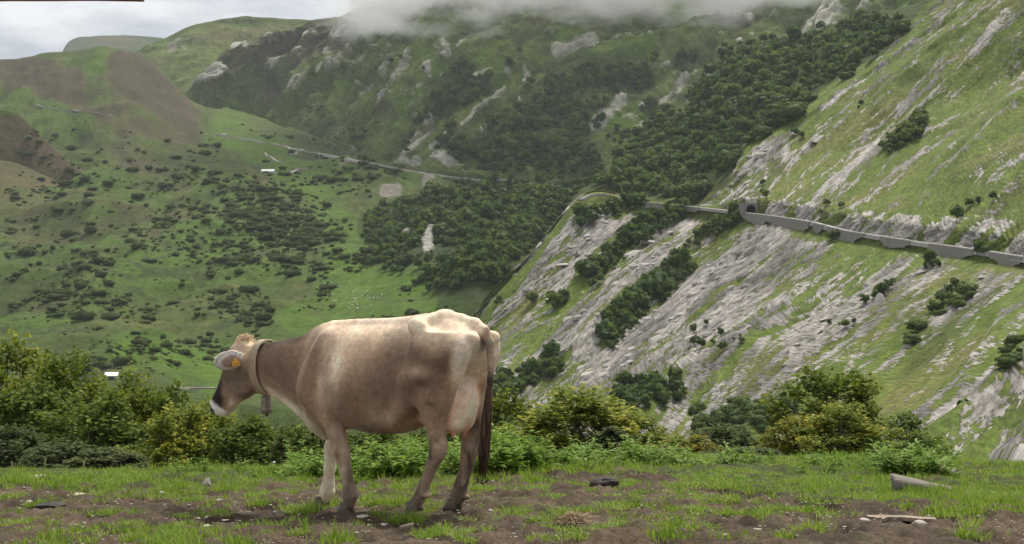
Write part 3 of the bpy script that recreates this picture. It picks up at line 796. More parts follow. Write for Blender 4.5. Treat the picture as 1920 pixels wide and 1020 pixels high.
_ico_v = None
def ico(sub=1):
    t = (1 + 5 ** .5) / 2
    v = np.array([(-1, t, 0), (1, t, 0), (-1, -t, 0), (1, -t, 0), (0, -1, t), (0, 1, t), (0, -1, -t), (0, 1, -t), (t, 0, -1), (t, 0, 1), (-t, 0, -1), (-t, 0, 1)], float)
    f = np.array([(0, 11, 5), (0, 5, 1), (0, 1, 7), (0, 7, 10), (0, 10, 11), (1, 5, 9), (5, 11, 4), (11, 10, 2), (10, 7, 6), (7, 1, 8), (3, 9, 4), (3, 4, 2), (3, 2, 6), (3, 6, 8), (3, 8, 9), (4, 9, 5), (2, 4, 11), (6, 2, 10), (8, 6, 7), (9, 8, 1)])
    v /= np.linalg.norm(v, axis=1)[:, None]
    for _ in range(sub):
        m = {}; v = list(v); nf = []
        def mid(a, b):
            k = (min(a, b), max(a, b))
            if k not in m:
                p = (v[a] + v[b]) / 2; v.append(p / np.linalg.norm(p)); m[k] = len(v) - 1
            return m[k]
        for a, b, c in f:
            ab, bc, ca = mid(a, b), mid(b, c), mid(c, a)
            nf += [(a, ab, ca), (b, bc, ab), (c, ca, bc), (ab, bc, ca)]
        v, f = np.array(v), np.array(nf)
    return v, f

def leaf_quads(rng, C, Nn, size, spread=0.8, aspect=1.0):
    """one bent quad per centre, facing roughly along Nn"""
    n = len(C)
    d = Nn + rng.normal(0, spread, (n, 3)); d /= np.linalg.norm(d, axis=1)[:, None]
    r = rng.normal(0, 1, (n, 3)); a = np.cross(d, r); a /= np.linalg.norm(a, axis=1)[:, None]; b = np.cross(d, a)
    s = (size * rng.uniform(0.65, 1.35, n))[:, None]
    V = np.stack([C - a * s - b * s * aspect * .35, C - a * s * .25 + b * s * aspect + d * s * .15, C + a * s + b * s * aspect * .35, C + a * s * .25 - b * s * aspect - d * s * .15], 1).reshape(-1, 3)
    F = np.arange(n * 4).reshape(n, 4)
    return V, F

def small_tree(seed, n=70, wide=0.42, tall=1.0, low=0.12, cone=0.0, leaf=.135, lobes=5):
    """a tree of the far slopes, height 1: lobed crown of leaf clumps over a short trunk"""
    rng = np.random.default_rng(seed)
    lob = [(np.array([0, 0, low + (tall - low) * 0.55]), np.array([wide, wide, (tall - low) * 0.46]))]
    for k in range(lobes):
        an = rng.uniform(0, 6.28); zz = rng.uniform(low + .18, tall - .25); rr = wide * rng.uniform(.4, .75) * (1 - cone * zz)
        lob.append((np.array([math.cos(an) * rr, math.sin(an) * rr, zz]), np.array([1, 1, .8]) * wide * rng.uniform(.38, .6) * (1 - cone * zz * .7)))
    C, Nn, T = [], [], []
    while len(C) < n:
        c, r = lob[rng.integers(len(lob))]
        d = rng.normal(0, 1, 3); d /= np.linalg.norm(d)
        if d[2] < -0.55: continue
        p = c + d * r * rng.uniform(.86, 1.08)
        if any((((p - c2) / r2) ** 2).sum() < 0.62 for c2, r2 in lob): continue
        C.append(p); Nn.append(d); T.append(rng.uniform(0, 1))
    V, F = leaf_quads(rng, np.array(C), np.array(Nn), leaf, .55)
    T = np.repeat(np.clip(np.array(T), 0, 1), 4)
    iv, jf = ico(0)
    for c, r in lob[:1]:
        w = iv * r * 0.9 * (1 + .18 * rng.normal(0, 1, (len(iv), 1))) + c
        F2 = jf + len(V); V = np.concatenate([V, w]); T = np.concatenate([T, np.full(len(w), .3)])
    tv, tf = tube_np([(0, 0, -.08), (0, 0, low + .25)], [.035, .02], 5)
    nT = len(V)
    tq, tt = tf
    Vv = np.concatenate([V, tv]); T = np.concatenate([T, np.zeros(len(tv))])
    fm = np.concatenate([np.zeros(len(F)), np.ones(len(tq)), np.zeros(len(F2)), np.ones(len(tt))])
    return Vv, [np.concatenate([F, tq + nT]), np.concatenate([F2, tt + nT])], T, fm

def bush_shape(seed, n=30, leaf=.27, lobes=4):
    """a low shrub of the valley, height about 1, wider than tall"""
    rng = np.random.default_rng(seed)
    lob = [(np.array([rng.uniform(-.5, .5), rng.uniform(-.35, .35), rng.uniform(.2, .4)]), np.array([.55, .5, .5]) * rng.uniform(.75, 1.1)) for _ in range(lobes)]
    C, Nn, T = [], [], []
    while len(C) < n:
        c, r = lob[rng.integers(lobes)]
        d = rng.normal(0, 1, 3); d /= np.linalg.norm(d)
        if d[2] < -.2: continue
        C.append(c + d * r); Nn.append(d); T.append(rng.uniform(0, 1))
    V, F = leaf_quads(rng, np.array(C), np.array(Nn), leaf, .5)
    T = np.repeat(np.array(T), 4)
    iv, jf = ico(0); Fs = []
    for c, r in lob:
        w = iv * r * .88 * (1 + .12 * rng.normal(0, 1, (len(iv), 1))) + c
        Fs.append(jf + len(V)); V = np.concatenate([V, w]); T = np.concatenate([T, np.full(len(w), .35)])
    return V, [F, np.concatenate(Fs)], T, None

TREES = [small_tree(11 + k, n=34, leaf=.165, wide=.40 + .05 * (k % 3), low=.08 + .05 * (k % 2), cone=.25 * (k % 2)) for k in range(5)]
BUSHES = [bush_shape(31 + k) for k in range(4)]
def mesh_of(name, shape, mats):
    V, F, T, fm = shape
    return mesh_np(name, V, F, mats, attrs={'tint': T}, fmat=fm)

def mass(name, shapes, mats, pts, scl, rng, flat=None):
    """many copies joined into one mesh (what nobody would count)"""
    Vs, Qs, Ts, At, fq, ft, n = [], [], [], [], [], [], 0
    for k, (V, F, T, fm) in enumerate(shapes):
        sel = np.where(np.arange(len(pts)) % len(shapes) == k)[0]
        if not len(sel): continue
        an = rng.uniform(0, 6.28, len(sel)); c, s = np.cos(an), np.sin(an)
        S = scl[sel]
        X = (c[:, None] * V[None, :, 0] - s[:, None] * V[None, :, 1]) * S[:, :1] + pts[sel, 0:1]
        Y = (s[:, None] * V[None, :, 0] + c[:, None] * V[None, :, 1]) * S[:, :1] + pts[sel, 1:2]
        Z = V[None, :, 2] * S[:, 1:2] + pts[sel, 2:3]
        Vs.append(np.stack([X, Y, Z], -1).reshape(-1, 3))
        off = n + np.arange(len(sel)) * len(V)
        Qs.append((F[0][None] + off[:, None, None]).reshape(-1, 4)); Ts.append((F[1][None] + off[:, None, None]).reshape(-1, 3))
        own = rng.uniform(-.28, .28, len(sel)) + .35 * fbm(pts[sel] / 60.0, 3)
        At.append(np.clip(T[None] * .8 + .1 + own[:, None], 0, 1).ravel())
        if fm is not None:
            fq.append(np.tile(fm[:len(F[0])], len(sel))); ft.append(np.tile(fm[len(F[0]):], len(sel)))
        n += len(sel) * len(V)
    fmat = np.concatenate(fq + ft) if fq else None
    o = obj_np(name, np.concatenate(Vs), [np.concatenate(Qs), np.concatenate(Ts)], mats, attrs={'tint': np.concatenate(At)}, fmat=fmat)
    o['kind'] = 'stuff'
    return o

def sow(rng, bands, spacing, which=False):
    """places along surveyed bands: (polyline, half width px, density)"""
    out, ids = [], []
    for ib, (pts, wd, den) in enumerate(bands):
        for (x0, y0), (x1, y1) in zip(pts[:-1], pts[1:]):
            L = math.hypot(x1 - x0, y1 - y0)
            k = max(1, int(L * wd * 2 * den / spacing ** 2))
            t = rng.uniform(0, 1, k); q = np.clip(rng.normal(0, .5, k), -1, 1) * wd
            nx, ny = -(y1 - y0) / max(L, 1e-6), (x1 - x0) / max(L, 1e-6)
            out.append(np.stack([x0 + t * (x1 - x0) + q * nx, y0 + t * (y1 - y0) + q * ny], 1)); ids.append(ib)
    if which:
        return np.concatenate(out), np.concatenate([np.full(len(o_), k_) for k_, o_ in zip(ids, out)])
    return np.concatenate(out)

rng = np.random.default_rng(5)
# trees and bushes of the near mountainside (gullies): all of them individuals
gully = [([(1085, 420), (1160, 385)], 16, .9), ([(1100, 525), (1180, 450), (1285, 385)], 18, 1.3), ([(1165, 385), (1215, 388)], 12, .9), ([(1130, 640), (1190, 575), (1290, 495)], 24, 1.25), ([(1330, 440), (1398, 400)], 13, 1.2), ([(1290, 470), (1330, 430)], 9, .9),
         ([(925, 745), (1000, 705), (1050, 680)], 18, 1.2), ([(1150, 750), (1275, 735)], 22, 1.2), ([(1300, 800), (1430, 770)], 24, 1.0), ([(1750, 580), (1820, 545)], 18, .7), ([(1655, 285), (1740, 225)], 15, 1.3), ([(1430, 345), (1432, 372)], 5, 1.0),
         ([(1600, 215), (1640, 150)], 8, .12), ([(1620, 570), (1680, 530)], 7, .5), ([(1730, 500), (1760, 490)], 8, 1.2), ([(1490, 260), (1510, 245)], 6, .6), ([(1580, 390), (1540, 385)], 5, .35), ([(1790, 410), (1880, 360)], 14, .12), ([(1700, 640), (1740, 610)], 10, .6), ([(1880, 690), (1910, 640)], 14, .6),
         ([(935, 575), (930, 560)], 8, 1.), ([(1040, 580), (1060, 560)], 7, .8), ([(1000, 565), (990, 580)], 5, .8), ([(1570, 445), (1560, 450)], 5, 1.2), ([(1830, 480), (1860, 470)], 7, .8), ([(1550, 600), (1600, 620)], 14, .15), ([(1290, 620), (1400, 640)], 26, .1), ([(1480, 750), (1420, 800)], 14, .7)]
xy, gid = sow(rng, gully, 7.4, True)
P, ok = survey.at(xy[:, 0], xy[:, 1]); d = P[:, 1]
keep = ok & (d < 1150) & (d > 60) & ~((np.abs(xy[:, 0] - 1406) < 24) & (xy[:, 1] > 372) & (xy[:, 1] < 418))
gp, gd, gid = P[keep], d[keep], gid[keep]
g_h = np.clip(rng.lognormal(1.25, .40, len(gd)), 1.6, 8) * np.clip((gd / 640) ** 1.3, .30, 1.15)
TREES_NEAR = [small_tree(61 + k, n=420, wide=.42 + .06 * (k % 3), low=.02, cone=.2 * (k % 2), leaf=.058, lobes=11) for k in range(6)]
BUSHES_NEAR = [bush_shape(81 + k, 240, .085, 8) for k in range(5)]
GULLY = leaf_material('gully_leaves', [(0.0, (0.036, 0.062, 0.019)), (0.35, (0.064, 0.100, 0.028)), (0.7, (0.105, 0.142, 0.038)), (1.0, (0.175, 0.185, 0.05))])
tmesh = [mesh_of('tree', s, [GULLY.m, BARK.m]) for s in TREES_NEAR]
order = np.argsort(gd)
tree_pts, tree_h, tree_lab = [], [], []
g_extra = order[190:]
for k in order[:190]:
    tree_pts.append(gp[k]); tree_h.append(g_h[k]); tree_lab.append(int(gid[k]))
# the wooded spur: the nearest ones as individuals, the rest joined
spur = [([(1150, 345), (1240, 355), (1330, 350)], 16, 1), ([(1150, 320), (1300, 290), (1380, 300)], 34, 1), ([(1180, 280), (1320, 220), (1480, 190)], 40, 1), ([(1290, 190), (1430, 140), (1600, 100)], 40, 1.1), ([(1345, 120), (1480, 95), (1650, 50)], 26, 1.2), ([(1110, 365), (1200, 330)], 16, .9), ([(1240, 330), (1400, 250), (1520, 170)], 20, .55), ([(1560, 130), (1690, 40)], 20, 1.2), ([(1280, 370), (1320, 360)], 14, 1)]
xy, sid = sow(rng, spur, 7.4, True)
P, ok = survey.at(xy[:, 0], xy[:, 1])
keep = ok & (P[:, 1] > 930) & (P[:, 1] < 1520)
sp, sid = P[keep], sid[keep]
sh = np.clip(rng.lognormal(1.74, .36, len(sp)), 3, 13)
bare = fbm(sp / 45.0 + 3, 3)
sp, sh, sid = sp[bare < .42], sh[bare < .42], sid[bare < .42]
near = np.argsort(sp[:, 1])
quota = 105
pick = near[:quota]
for k in pick:
    tree_pts.append(sp[k]); tree_h.append(sh[k]); tree_lab.append(100 + int(sid[k]))
rest = near[quota:]
far_p, far_h = [sp[rest], gp[g_extra]], [sh[rest], g_h[g_extra]]
# the wood on the hill in the middle of the valley and the woods on the massif
woods = [([(690, 425), (760, 395), (850, 362), (960, 362), (1080, 375)], 22, 1.2), ([(720, 440), (800, 420), (900, 400), (1060, 390)], 30, 1.3), ([(760, 470), (860, 455), (960, 440), (1040, 420)], 32, 1.3), ([(820, 510), (900, 490), (990, 460)], 30, 1.3), ([(850, 560), (920, 530), (960, 500)], 26, 1.3), ([(850, 600), (905, 580)], 16, 1.2), ([(680, 440), (740, 460), (760, 500)], 14, .9), ([(690, 480), (760, 490)], 22, 1.0), ([(790, 520), (860, 540)], 16, .9), ([(1020, 350), (1100, 345)], 8, .8),
         ([(855, 122), (885, 140), (840, 190), (815, 215)], 14, .9), ([(900, 140), (910, 165), (850, 200)], 18, 1.1), ([(955, 120), (958, 126)], 6, 2), ([(830, 260), (900, 290), (1000, 290), (1090, 275)], 26, 1.0), ([(920, 260), (1000, 220), (1080, 190)], 30, 1.15), ([(1030, 170), (1100, 150), (1210, 145)], 24, 1.1), ([(1050, 240), (1140, 210)], 26, 1.0), ([(1180, 160), (1225, 160)], 20, .9), ([(1090, 120), (1110, 140)], 10, .6), ([(1080, 290), (1130, 310)], 18, .8), ([(760, 290), (770, 250)], 8, .7), ([(820, 190), (780, 240)], 10, .5), ([(1200, 230), (1260, 200)], 16, .5), ([(1130, 265), (1200, 250)], 14, .8), ([(1000, 305), (1120, 320)], 10, .6), ([(640, 90), (1000, 100)], 60, .02), ([(1200, 130), (1320, 100)], 40, .12)]
xy = sow(rng, woods, 7.2)
P, ok = survey.at(xy[:, 0], xy[:, 1])
keep = ok & (P[:, 1] > 900)
wp = P[keep]
crag = lines(xy[keep, 0], xy[keep, 1], [([(806, 436), (800, 462)], 13, 1), ([(750, 418), (765, 438)], 10, 1), ([(832, 425), (838, 430)], 6, 1), ([(1165, 185), (1150, 225), (1118, 270)], 15, 1), ([(940, 185), (910, 215), (875, 238)], 12, 1), ([(990, 145), (985, 165)], 8, 1), ([(955, 150), (960, 160)], 7, 1), ([(902, 500), (898, 506)], 6, .8)])
wp = wp[crag < .5]
wp = wp[fbm(wp / 60.0 + 8, 3) < .30]
wh = np.clip(rng.lognormal(1.82, .36, len(wp)), 3.2, 14) * np.clip(wp[:, 1] / 1400, .75, 1.35)
far_p.append(wp); far_h.append(wh)
far_p, far_h = np.concatenate(far_p), np.concatenate(far_h)
mass('forest', TREES, [FOREST.m, BARK.m], far_p, np.stack([far_h * rng.uniform(.85, 1.15, len(far_h)), far_h], 1), rng)
WHERE = ['below the far road at the top of the outermost rock rib', 'in the long strip between the first and second rock rib', 'just below the low wall of the far road', 'in the wide dark strip in the middle of the rock slope', 'in the strip that climbs to the tunnel mouth', 'in the short strip between the tunnel strip and the wide one',
         'at the foot of the slope right behind the tail of the cow', 'at the foot of the slope above the broad yellow-tipped beech', 'at the foot of the slope above the golden brown bush', 'in the dark clump below the tall retaining wall on the right', 'in the dark oblong patch on the grass high above the road', 'standing above the rock cutting right of the tunnel',
         'alone on the grass slope below the summit edge', 'in the small strip in the middle of the right-hand rocks', 'at the foot of the retaining walls on the right', 'on the skyline of the grass slope above the rocky spur', 'on top of the rock cutting above the road', 'among the rocks near the right edge above the road', 'beside the large slab in the lower right rocks', 'at the right edge below the road',
         'on the lower tip of the outermost rock rib', 'on the grass of the outermost rib', 'between rocks low on the outermost rib', 'growing against the long retaining wall', 'on the ledge by the retaining wall nearest the right edge', 'among white rock flecks below the long retaining wall', 'scattered over the pale slabs in the centre of the slope', 'behind the tall golden-tipped beech']
SPURW = ['right above the far road', 'low on the wooded spur left of the rocky spur', 'half way up the wooded spur', 'high on the wooded spur', 'along the top edge of the wooded spur', 'at the left foot of the wooded spur', 'on the right-hand edge of the wooded spur beside the grass slope', 'near the summit of the wooded spur', 'between the far road and the rocky spur']
for k, (p, h, l) in enumerate(zip(tree_pts, tree_h, tree_lab)):
    o = link(bpy.data.objects.new('tree', tmesh[k % 6]))
    o.location = p - np.array([0, 0, .3]); o.rotation_euler = (0, 0, float(rng.uniform(0, 6.28)))
    w = float(h * rng.uniform(1.1, 1.75)); o.scale = (w, w, float(h))
    if l < 100: tag(o, 'green tree ' + WHERE[l % len(WHERE)], 'tree', 'trees ' + WHERE[l % len(WHERE)])
    else: tag(o, 'dense green tree ' + SPURW[l - 100], 'tree', 'trees ' + SPURW[l - 100])
# shrubs of the valley
scrub = [([(40, 300), (300, 330), (420, 300)], 60, .25), ([(0, 380), (200, 400), (400, 380), (560, 340)], 60, .35), ([(330, 350), (480, 400), (600, 430)], 60, .75), ([(430, 400), (560, 400), (640, 460)], 46, 1.0), ([(250, 440), (420, 470), (600, 480)], 50, .75), ([(0, 470), (200, 500), (400, 520)], 50, .5), ([(60, 560), (180, 555), (300, 590)], 30, .9), ([(20, 575), (160, 590)], 16, 1.2), ([(300, 540), (420, 560), (500, 590)], 40, .8), ([(440, 600), (510, 590)], 26, 1.3), ([(120, 640), (300, 650), (400, 660)], 30, .8), ([(160, 680), (330, 690)], 14, .9), ([(540, 530), (620, 545)], 18, 1.0), ([(560, 575), (660, 580)], 10, .8), ([(640, 490), (740, 480)], 18, .9), ([(690, 600), (860, 600)], 28, .7), ([(740, 545), (830, 540)], 18, .9), ([(700, 620), (820, 640)], 24, .6), ([(440, 240), (640, 280)], 22, .30), ([(520, 330), (700, 340)], 26, .5), ([(590, 330), (680, 300), (760, 330)], 18, .6), ([(560, 200), (700, 260)], 30, .35), ([(390, 260), (420, 330)], 26, .4), ([(640, 640), (700, 700)], 20, .3), ([(100, 250), (330, 300)], 40, .2), ([(380, 640), (480, 680)], 30, .6), ([(520, 450), (640, 500)], 40, .8), ([(900, 310), (1100, 325)], 10, .8)]
VALLEY = ['high on the left slope below the brown spur', 'on the left slope level with the white barn', 'in the dense belt below the white barn', 'in the darkest thicket in the middle of the valley slope', 'in the belt left of the central meadow', 'on the folds at the left half way down', 'in the hedge-like row low on the left', 'in the row above the small green field on the left', 'above the head of the cow on the lower slope',
          'in the clump just above the neck of the cow', 'on the lowest slope above the left wood', 'above the white hut roof', 'in the row left of the flock of sheep', 'just above the back of the cow', 'at the left foot of the valley wood', 'on the meadow between the cow and the rock slope', 'at the edge of the wood right of the sheep', 'close behind the rump of the cow', 'along the valley road near the vans', 'around the hairpin track', 'along the foot of the rock cutting of the valley road',
          'on the slope above the valley road', 'at the far end of the valley road', 'right above the withers of the cow', 'under the dome-shaped hill', 'left of and above the head of the cow', 'on the meadow strip left of the valley wood', 'on the green shelf behind the valley wood']
xy, vid = sow(rng, scrub, 6.7, True)
P, ok = survey.at(xy[:, 0], xy[:, 1])
keep = ok & (P[:, 1] > 560) & (P[:, 1] < 2600)
clump = fbm(P / 55.0 + 31, 3)
keep &= clump > -0.13 + 0.20 * rng.normal(0, 1, len(P))
sp, vid = P[keep], vid[keep]
ss = rng.lognormal(0.15, .60, len(sp)) * np.clip(sp[:, 1] / 1100, .7, 1.5) * 1.25
ss = np.clip(ss, .8, 6.5)
order = np.argsort(-ss / sp[:, 1])
bmesh_ = [mesh_of('shrub', s, [SCRUB.m]) for s in BUSHES_NEAR]
for n_, k in enumerate(order[:285]):
    o = link(bpy.data.objects.new('shrub', bmesh_[n_ % 5]))
    o.location = sp[k] - np.array([0, 0, .2]); o.rotation_euler = (0, 0, float(rng.normal(0, .5)))
    o.scale = (float(ss[k] * rng.uniform(1.0, 1.9)), float(ss[k] * 1.1), float(ss[k] * rng.uniform(.7, 1.2)))
    w_ = VALLEY[int(vid[k])]
    tag(o, 'dark green shrub ' + w_, 'shrub', 'shrubs ' + w_)
r_ = order[285:]
mass('scrub', BUSHES, [SCRUB.m], sp[r_] - np.array([0, 0, .2]), np.stack([ss[r_] * 1.25, ss[r_] * .95], 1), rng)
# ------------------------------------------------------------------ beeches and bushes behind the pasture edge
BEECH = [leaf_material('beech_leaves', [(0.0, (0.060, 0.088, 0.018)), (0.35, (0.120, 0.155, 0.028)), (0.66, (0.205, 0.230, 0.040)), (0.86, (0.34, 0.31, 0.05)), (1.0, (0.54, 0.42, 0.06))], trans=.3),
         leaf_material('green_leaves', [(0.0, (0.052, 0.080, 0.019)), (0.5, (0.105, 0.145, 0.030)), (0.85, (0.185, 0.215, 0.044)), (1.0, (0.27, 0.27, 0.05))], trans=.3),
         leaf_material('grey_green_leaves', [(0.0, (0.045, 0.064, 0.026)), (0.5, (0.080, 0.104, 0.040)), (1.0, (0.150, 0.170, 0.062))], trans=.3),
         leaf_material('golden_leaves', [(0.0, (0.060, 0.078, 0.015)), (0.4, (0.125, 0.140, 0.024)), (0.75, (0.24, 0.215, 0.034)), (1.0, (0.42, 0.29, 0.04))], trans=.3)]

def big_bush(seed, leaves=9000, sprays=95, stems=4, upright=0.0, size=0.0165):
    """broad-leaved tree or bush: unit height, unit width; layered sprays of leaves on branches"""
    rng = np.random.default_rng(seed)
    V, F, T = [], [], []
    wood = []
    cen = []
    for k in range(sprays * 6):
        if len(cen) >= sprays: break
        z = rng.uniform(0.10, 0.97)
        rad = 0.5 * (np.sqrt(max(0, 1 - ((z - 0.34) / 0.66) ** 2)) if z > .34 else 0.86 + .14 * z / .34) * (1 - upright * z)
        an = rng.uniform(0, 6.28)
        r = rad * np.sqrt(rng.uniform(0.30, 1.0)) * (0.84 + 0.22 * math.sin(3 * an + seed) + .1 * math.sin(5 * an + 2 * seed))
        p = np.array([math.cos(an) * r, math.sin(an) * r, z * (0.93 + 0.07 * math.sin(2 * an + seed))])
        if all(np.linalg.norm((p - q) * [1, 1, 1.5]) > 0.075 for q in cen): cen.append(p)
    roots = [np.array([rng.normal(0, .03), rng.normal(0, .03), 0]) for _ in range(stems)]
    tops = [np.array([rng.normal(0, .13), rng.normal(0, .13), rng.uniform(.55, .8)]) for _ in range(stems)]
    for a, b in zip(roots, tops):
        m = (a + b) / 2 + rng.normal(0, .03, 3)
        wood.append(tube_np([a - [0, 0, .06], m, b], [.017, .012, .004], 6))
    per = leaves // len(cen)
    for c in cen:
        out = np.array([c[0], c[1], 0.12]); out /= np.linalg.norm(out)
        side = np.cross(out, [0, 0, 1]); side /= np.linalg.norm(side) + 1e-9
        upn = np.cross(side, out)
        if upn[2] < 0: upn = -upn
        sz = rng.uniform(.10, .155)
        n = int(per * rng.uniform(.7, 1.3))
        # fan-shaped spray: twigs radiate outwards from the branch, leaves lie along them
        tw = rng.integers(0, 9, n); ang = (tw - 4) * 0.30 + rng.normal(0, .07, n)
        t = rng.uniform(0, 1, n) ** .75
        q = c + (out[None] * np.cos(ang)[:, None] + side[None] * np.sin(ang)[:, None]) * (t * sz * 1.25)[:, None] + upn[None] * (rng.normal(0, .20, n) * sz + .35 * sz * t * (tw % 2))[:, None] - out[None] * sz * .5
        q[:, 2] += rng.normal(0, .012, n)
        nn = np.tile(upn * .75 + np.array([0, 0, .35]) + out * .35, (n, 1))
        v, f = leaf_quads(rng, q, nn, size, .55, .9)
        F.append(f + sum(len(x) for x in V)); V.append(v)
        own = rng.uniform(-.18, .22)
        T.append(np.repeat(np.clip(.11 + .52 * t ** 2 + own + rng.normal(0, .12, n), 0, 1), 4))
        a = tops[rng.integers(stems)] * rng.uniform(.35, .95)
        m = a * .5 + c * .5 + np.array([0, 0, -.03])
        wood.append(tube_np([a, m, c + out * sz * .3], [.006, .004, .0015], 4))
    return np.concatenate(V), np.concatenate(F), np.concatenate(T), join_np(wood)

shapes = [big_bush(101, stems=3), big_bush(102, sprays=60, stems=5), big_bush(103, sprays=80, stems=4), big_bush(104, leaves=4200, sprays=36, stems=3, upright=.55, size=.022), big_bush(105, leaves=8500, sprays=100, stems=5, size=.016)]
crowns, trunks = {}, []
for k, (V, F, T, W) in enumerate(shapes):
    trunks.append(mesh_np('trunk', W[0], W[1], [BARK.m]))
    for m in range(4):
        crowns[k, m] = (V, F, T)
crown_mesh = {}
def crown_of(k, m):
    if (k, m) not in crown_mesh:
        V, F, T = crowns[k, m]
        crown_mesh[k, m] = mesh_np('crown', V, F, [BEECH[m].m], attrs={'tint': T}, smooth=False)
    return crown_mesh[k, m]
WOOD = 'trees of the beech wood left of the cow'
bushes = [  # px of the middle, py of the top, distance, width px, shape, colour, label, kind, group
    (28, 643, 44, 190, 0, 0, 'beech at the left edge of the photo, tallest of the wood', 'tree', WOOD),
    (122, 670, 42, 170, 1, 0, 'beech with olive leaves, second from the left in the back row of the wood', 'tree', WOOD),
    (62, 715, 38, 200, 2, 1, 'dark green beech in front of the tallest tree at the left edge', 'tree', WOOD),
    (222, 706, 45, 130, 4, 0, 'beech standing just left of and below the small white hut roof', 'tree', WOOD),
    (178, 738, 34, 215, 0, 1, 'broad dark beech in the middle of the left wood, behind the grey-green bushes', 'tree', WOOD),
    (296, 716, 43, 160, 2, 0, 'round yellow-tipped beech in front of the valley track', 'tree', WOOD),
    (338, 768, 33, 160, 1, 0, 'beech with pale yellowish top between the broad dark beech and the cow', 'tree', WOOD),
    (402, 762, 40, 140, 4, 0, 'beech right under the muzzle of the cow', 'tree', WOOD),
    (455, 782, 33, 170, 0, 1, 'green beech below the bell of the cow', 'tree', WOOD),
    (16, 800, 25, 170, 4, 2, 'grey-green bush at the left edge in front of the wood', 'bush', None),
    (520, 792, 42, 150, 2, 1, 'dark beech behind the brisket of the cow', 'tree', WOOD),
    (592, 800, 34, 150, 1, 1, 'dark green bush behind the far foreleg of the cow', 'bush', None),
    (314, 832, 20.5, 84, 3, 0, 'small olive bush with pointed top at the edge of the pasture', 'bush', None),
    (531, 818, 20, 60, 3, 2, 'slender pale young tree in front of the dark beeches, left of the forelegs', 'tree', None),
    (115, 832, 23, 170, 4, 2, 'low spreading grey-green bush, second from the left edge', 'bush', None),
    (205, 845, 21, 150, 1, 2, 'low grey-green bush right of the spreading one', 'bush', None),
    (690, 800, 34, 160, 0, 1, 'dark green bush seen under the belly of the cow', 'bush', None),
    (765, 806, 36, 140, 2, 1, 'green bush just in front of the near hind leg', 'bush', None),
    (855, 792, 32, 130, 4, 0, 'yellow-green bush seen between the hind legs', 'bush', None),
    (690, 830, 19, 60, 3, 3, 'small bush with golden shoot tips under the belly of the cow', 'bush', None),
    (968, 738, 37, 160, 0, 0, 'olive beech directly right of the tail', 'tree', None),
    (1086, 734, 31, 250, 1, 0, 'broad beech with yellow shoot tips, largest of the trees right of the cow', 'tree', None),
    (1196, 776, 34, 140, 4, 0, 'green beech on the right flank of the broad yellow-tipped one', 'tree', None),
    (1150, 803, 23, 110, 3, 2, 'pale olive young tree in front of the broad yellow-tipped beech', 'tree', None),
    (935, 808, 25, 110, 4, 0, 'small yellow-green bush behind the tail switch', 'bush', None),
    (1045, 852, 20, 90, 1, 2, 'low pale bush at the foot of the broad yellow-tipped beech', 'bush', None),
    (1288, 818, 25, 120, 1, 3, 'golden brown bush between the two groups of trees on the right', 'bush', None),
    (1372, 800, 30, 150, 4, 2, 'grey-green bush behind the golden brown one', 'bush', None),
    (1405, 842, 22, 130, 1, 2, 'low olive bush left of the tall golden-tipped tree', 'bush', None),
    (1560, 688, 29, 200, 2, 0, 'tall golden-tipped beech before the rocky slope on the right', 'tree', None),
    (1582, 762, 24, 165, 1, 0, 'yellow-green bush standing in front of the tall golden-tipped beech', 'bush', None),
    (1490, 782, 26, 120, 4, 3, 'golden bush on the left flank of the tall golden-tipped beech', 'bush', None),
    (1678, 778, 30, 165, 0, 1, 'dark green bush right of the tall golden-tipped beech', 'bush', None),
    (1738, 812, 27, 110, 4, 1, 'small dark bush, last one before the grassy rock slope', 'bush', None),
    (1560, 862, 17.5, 70, 4, 2, 'tiny pale bush at the foot of the yellow-green one', 'bush', None)]
for n_, (bx_, by_, D, w, k, m, label, cat, group) in enumerate(bushes):
    p = pix(bx_, by_, D); gz = float(ground_z(p[0], p[1]))
    h = float(p[2] - gz) * 1.02; wd = w / F_PX * D * 1.3
    wd = max(wd, h * (.6 if k == 3 else .8))
    o = empty('beech' if cat == 'tree' else 'bush', (p[0], p[1], gz), (0, 0, float(rng.uniform(0, 6.28))))
    o.scale = (wd, wd, h)
    tag(o, label, cat, group)
    link(bpy.data.objects.new('trunk', trunks[k]), o)
    link(bpy.data.objects.new('crown', crown_of(k, m)), o)

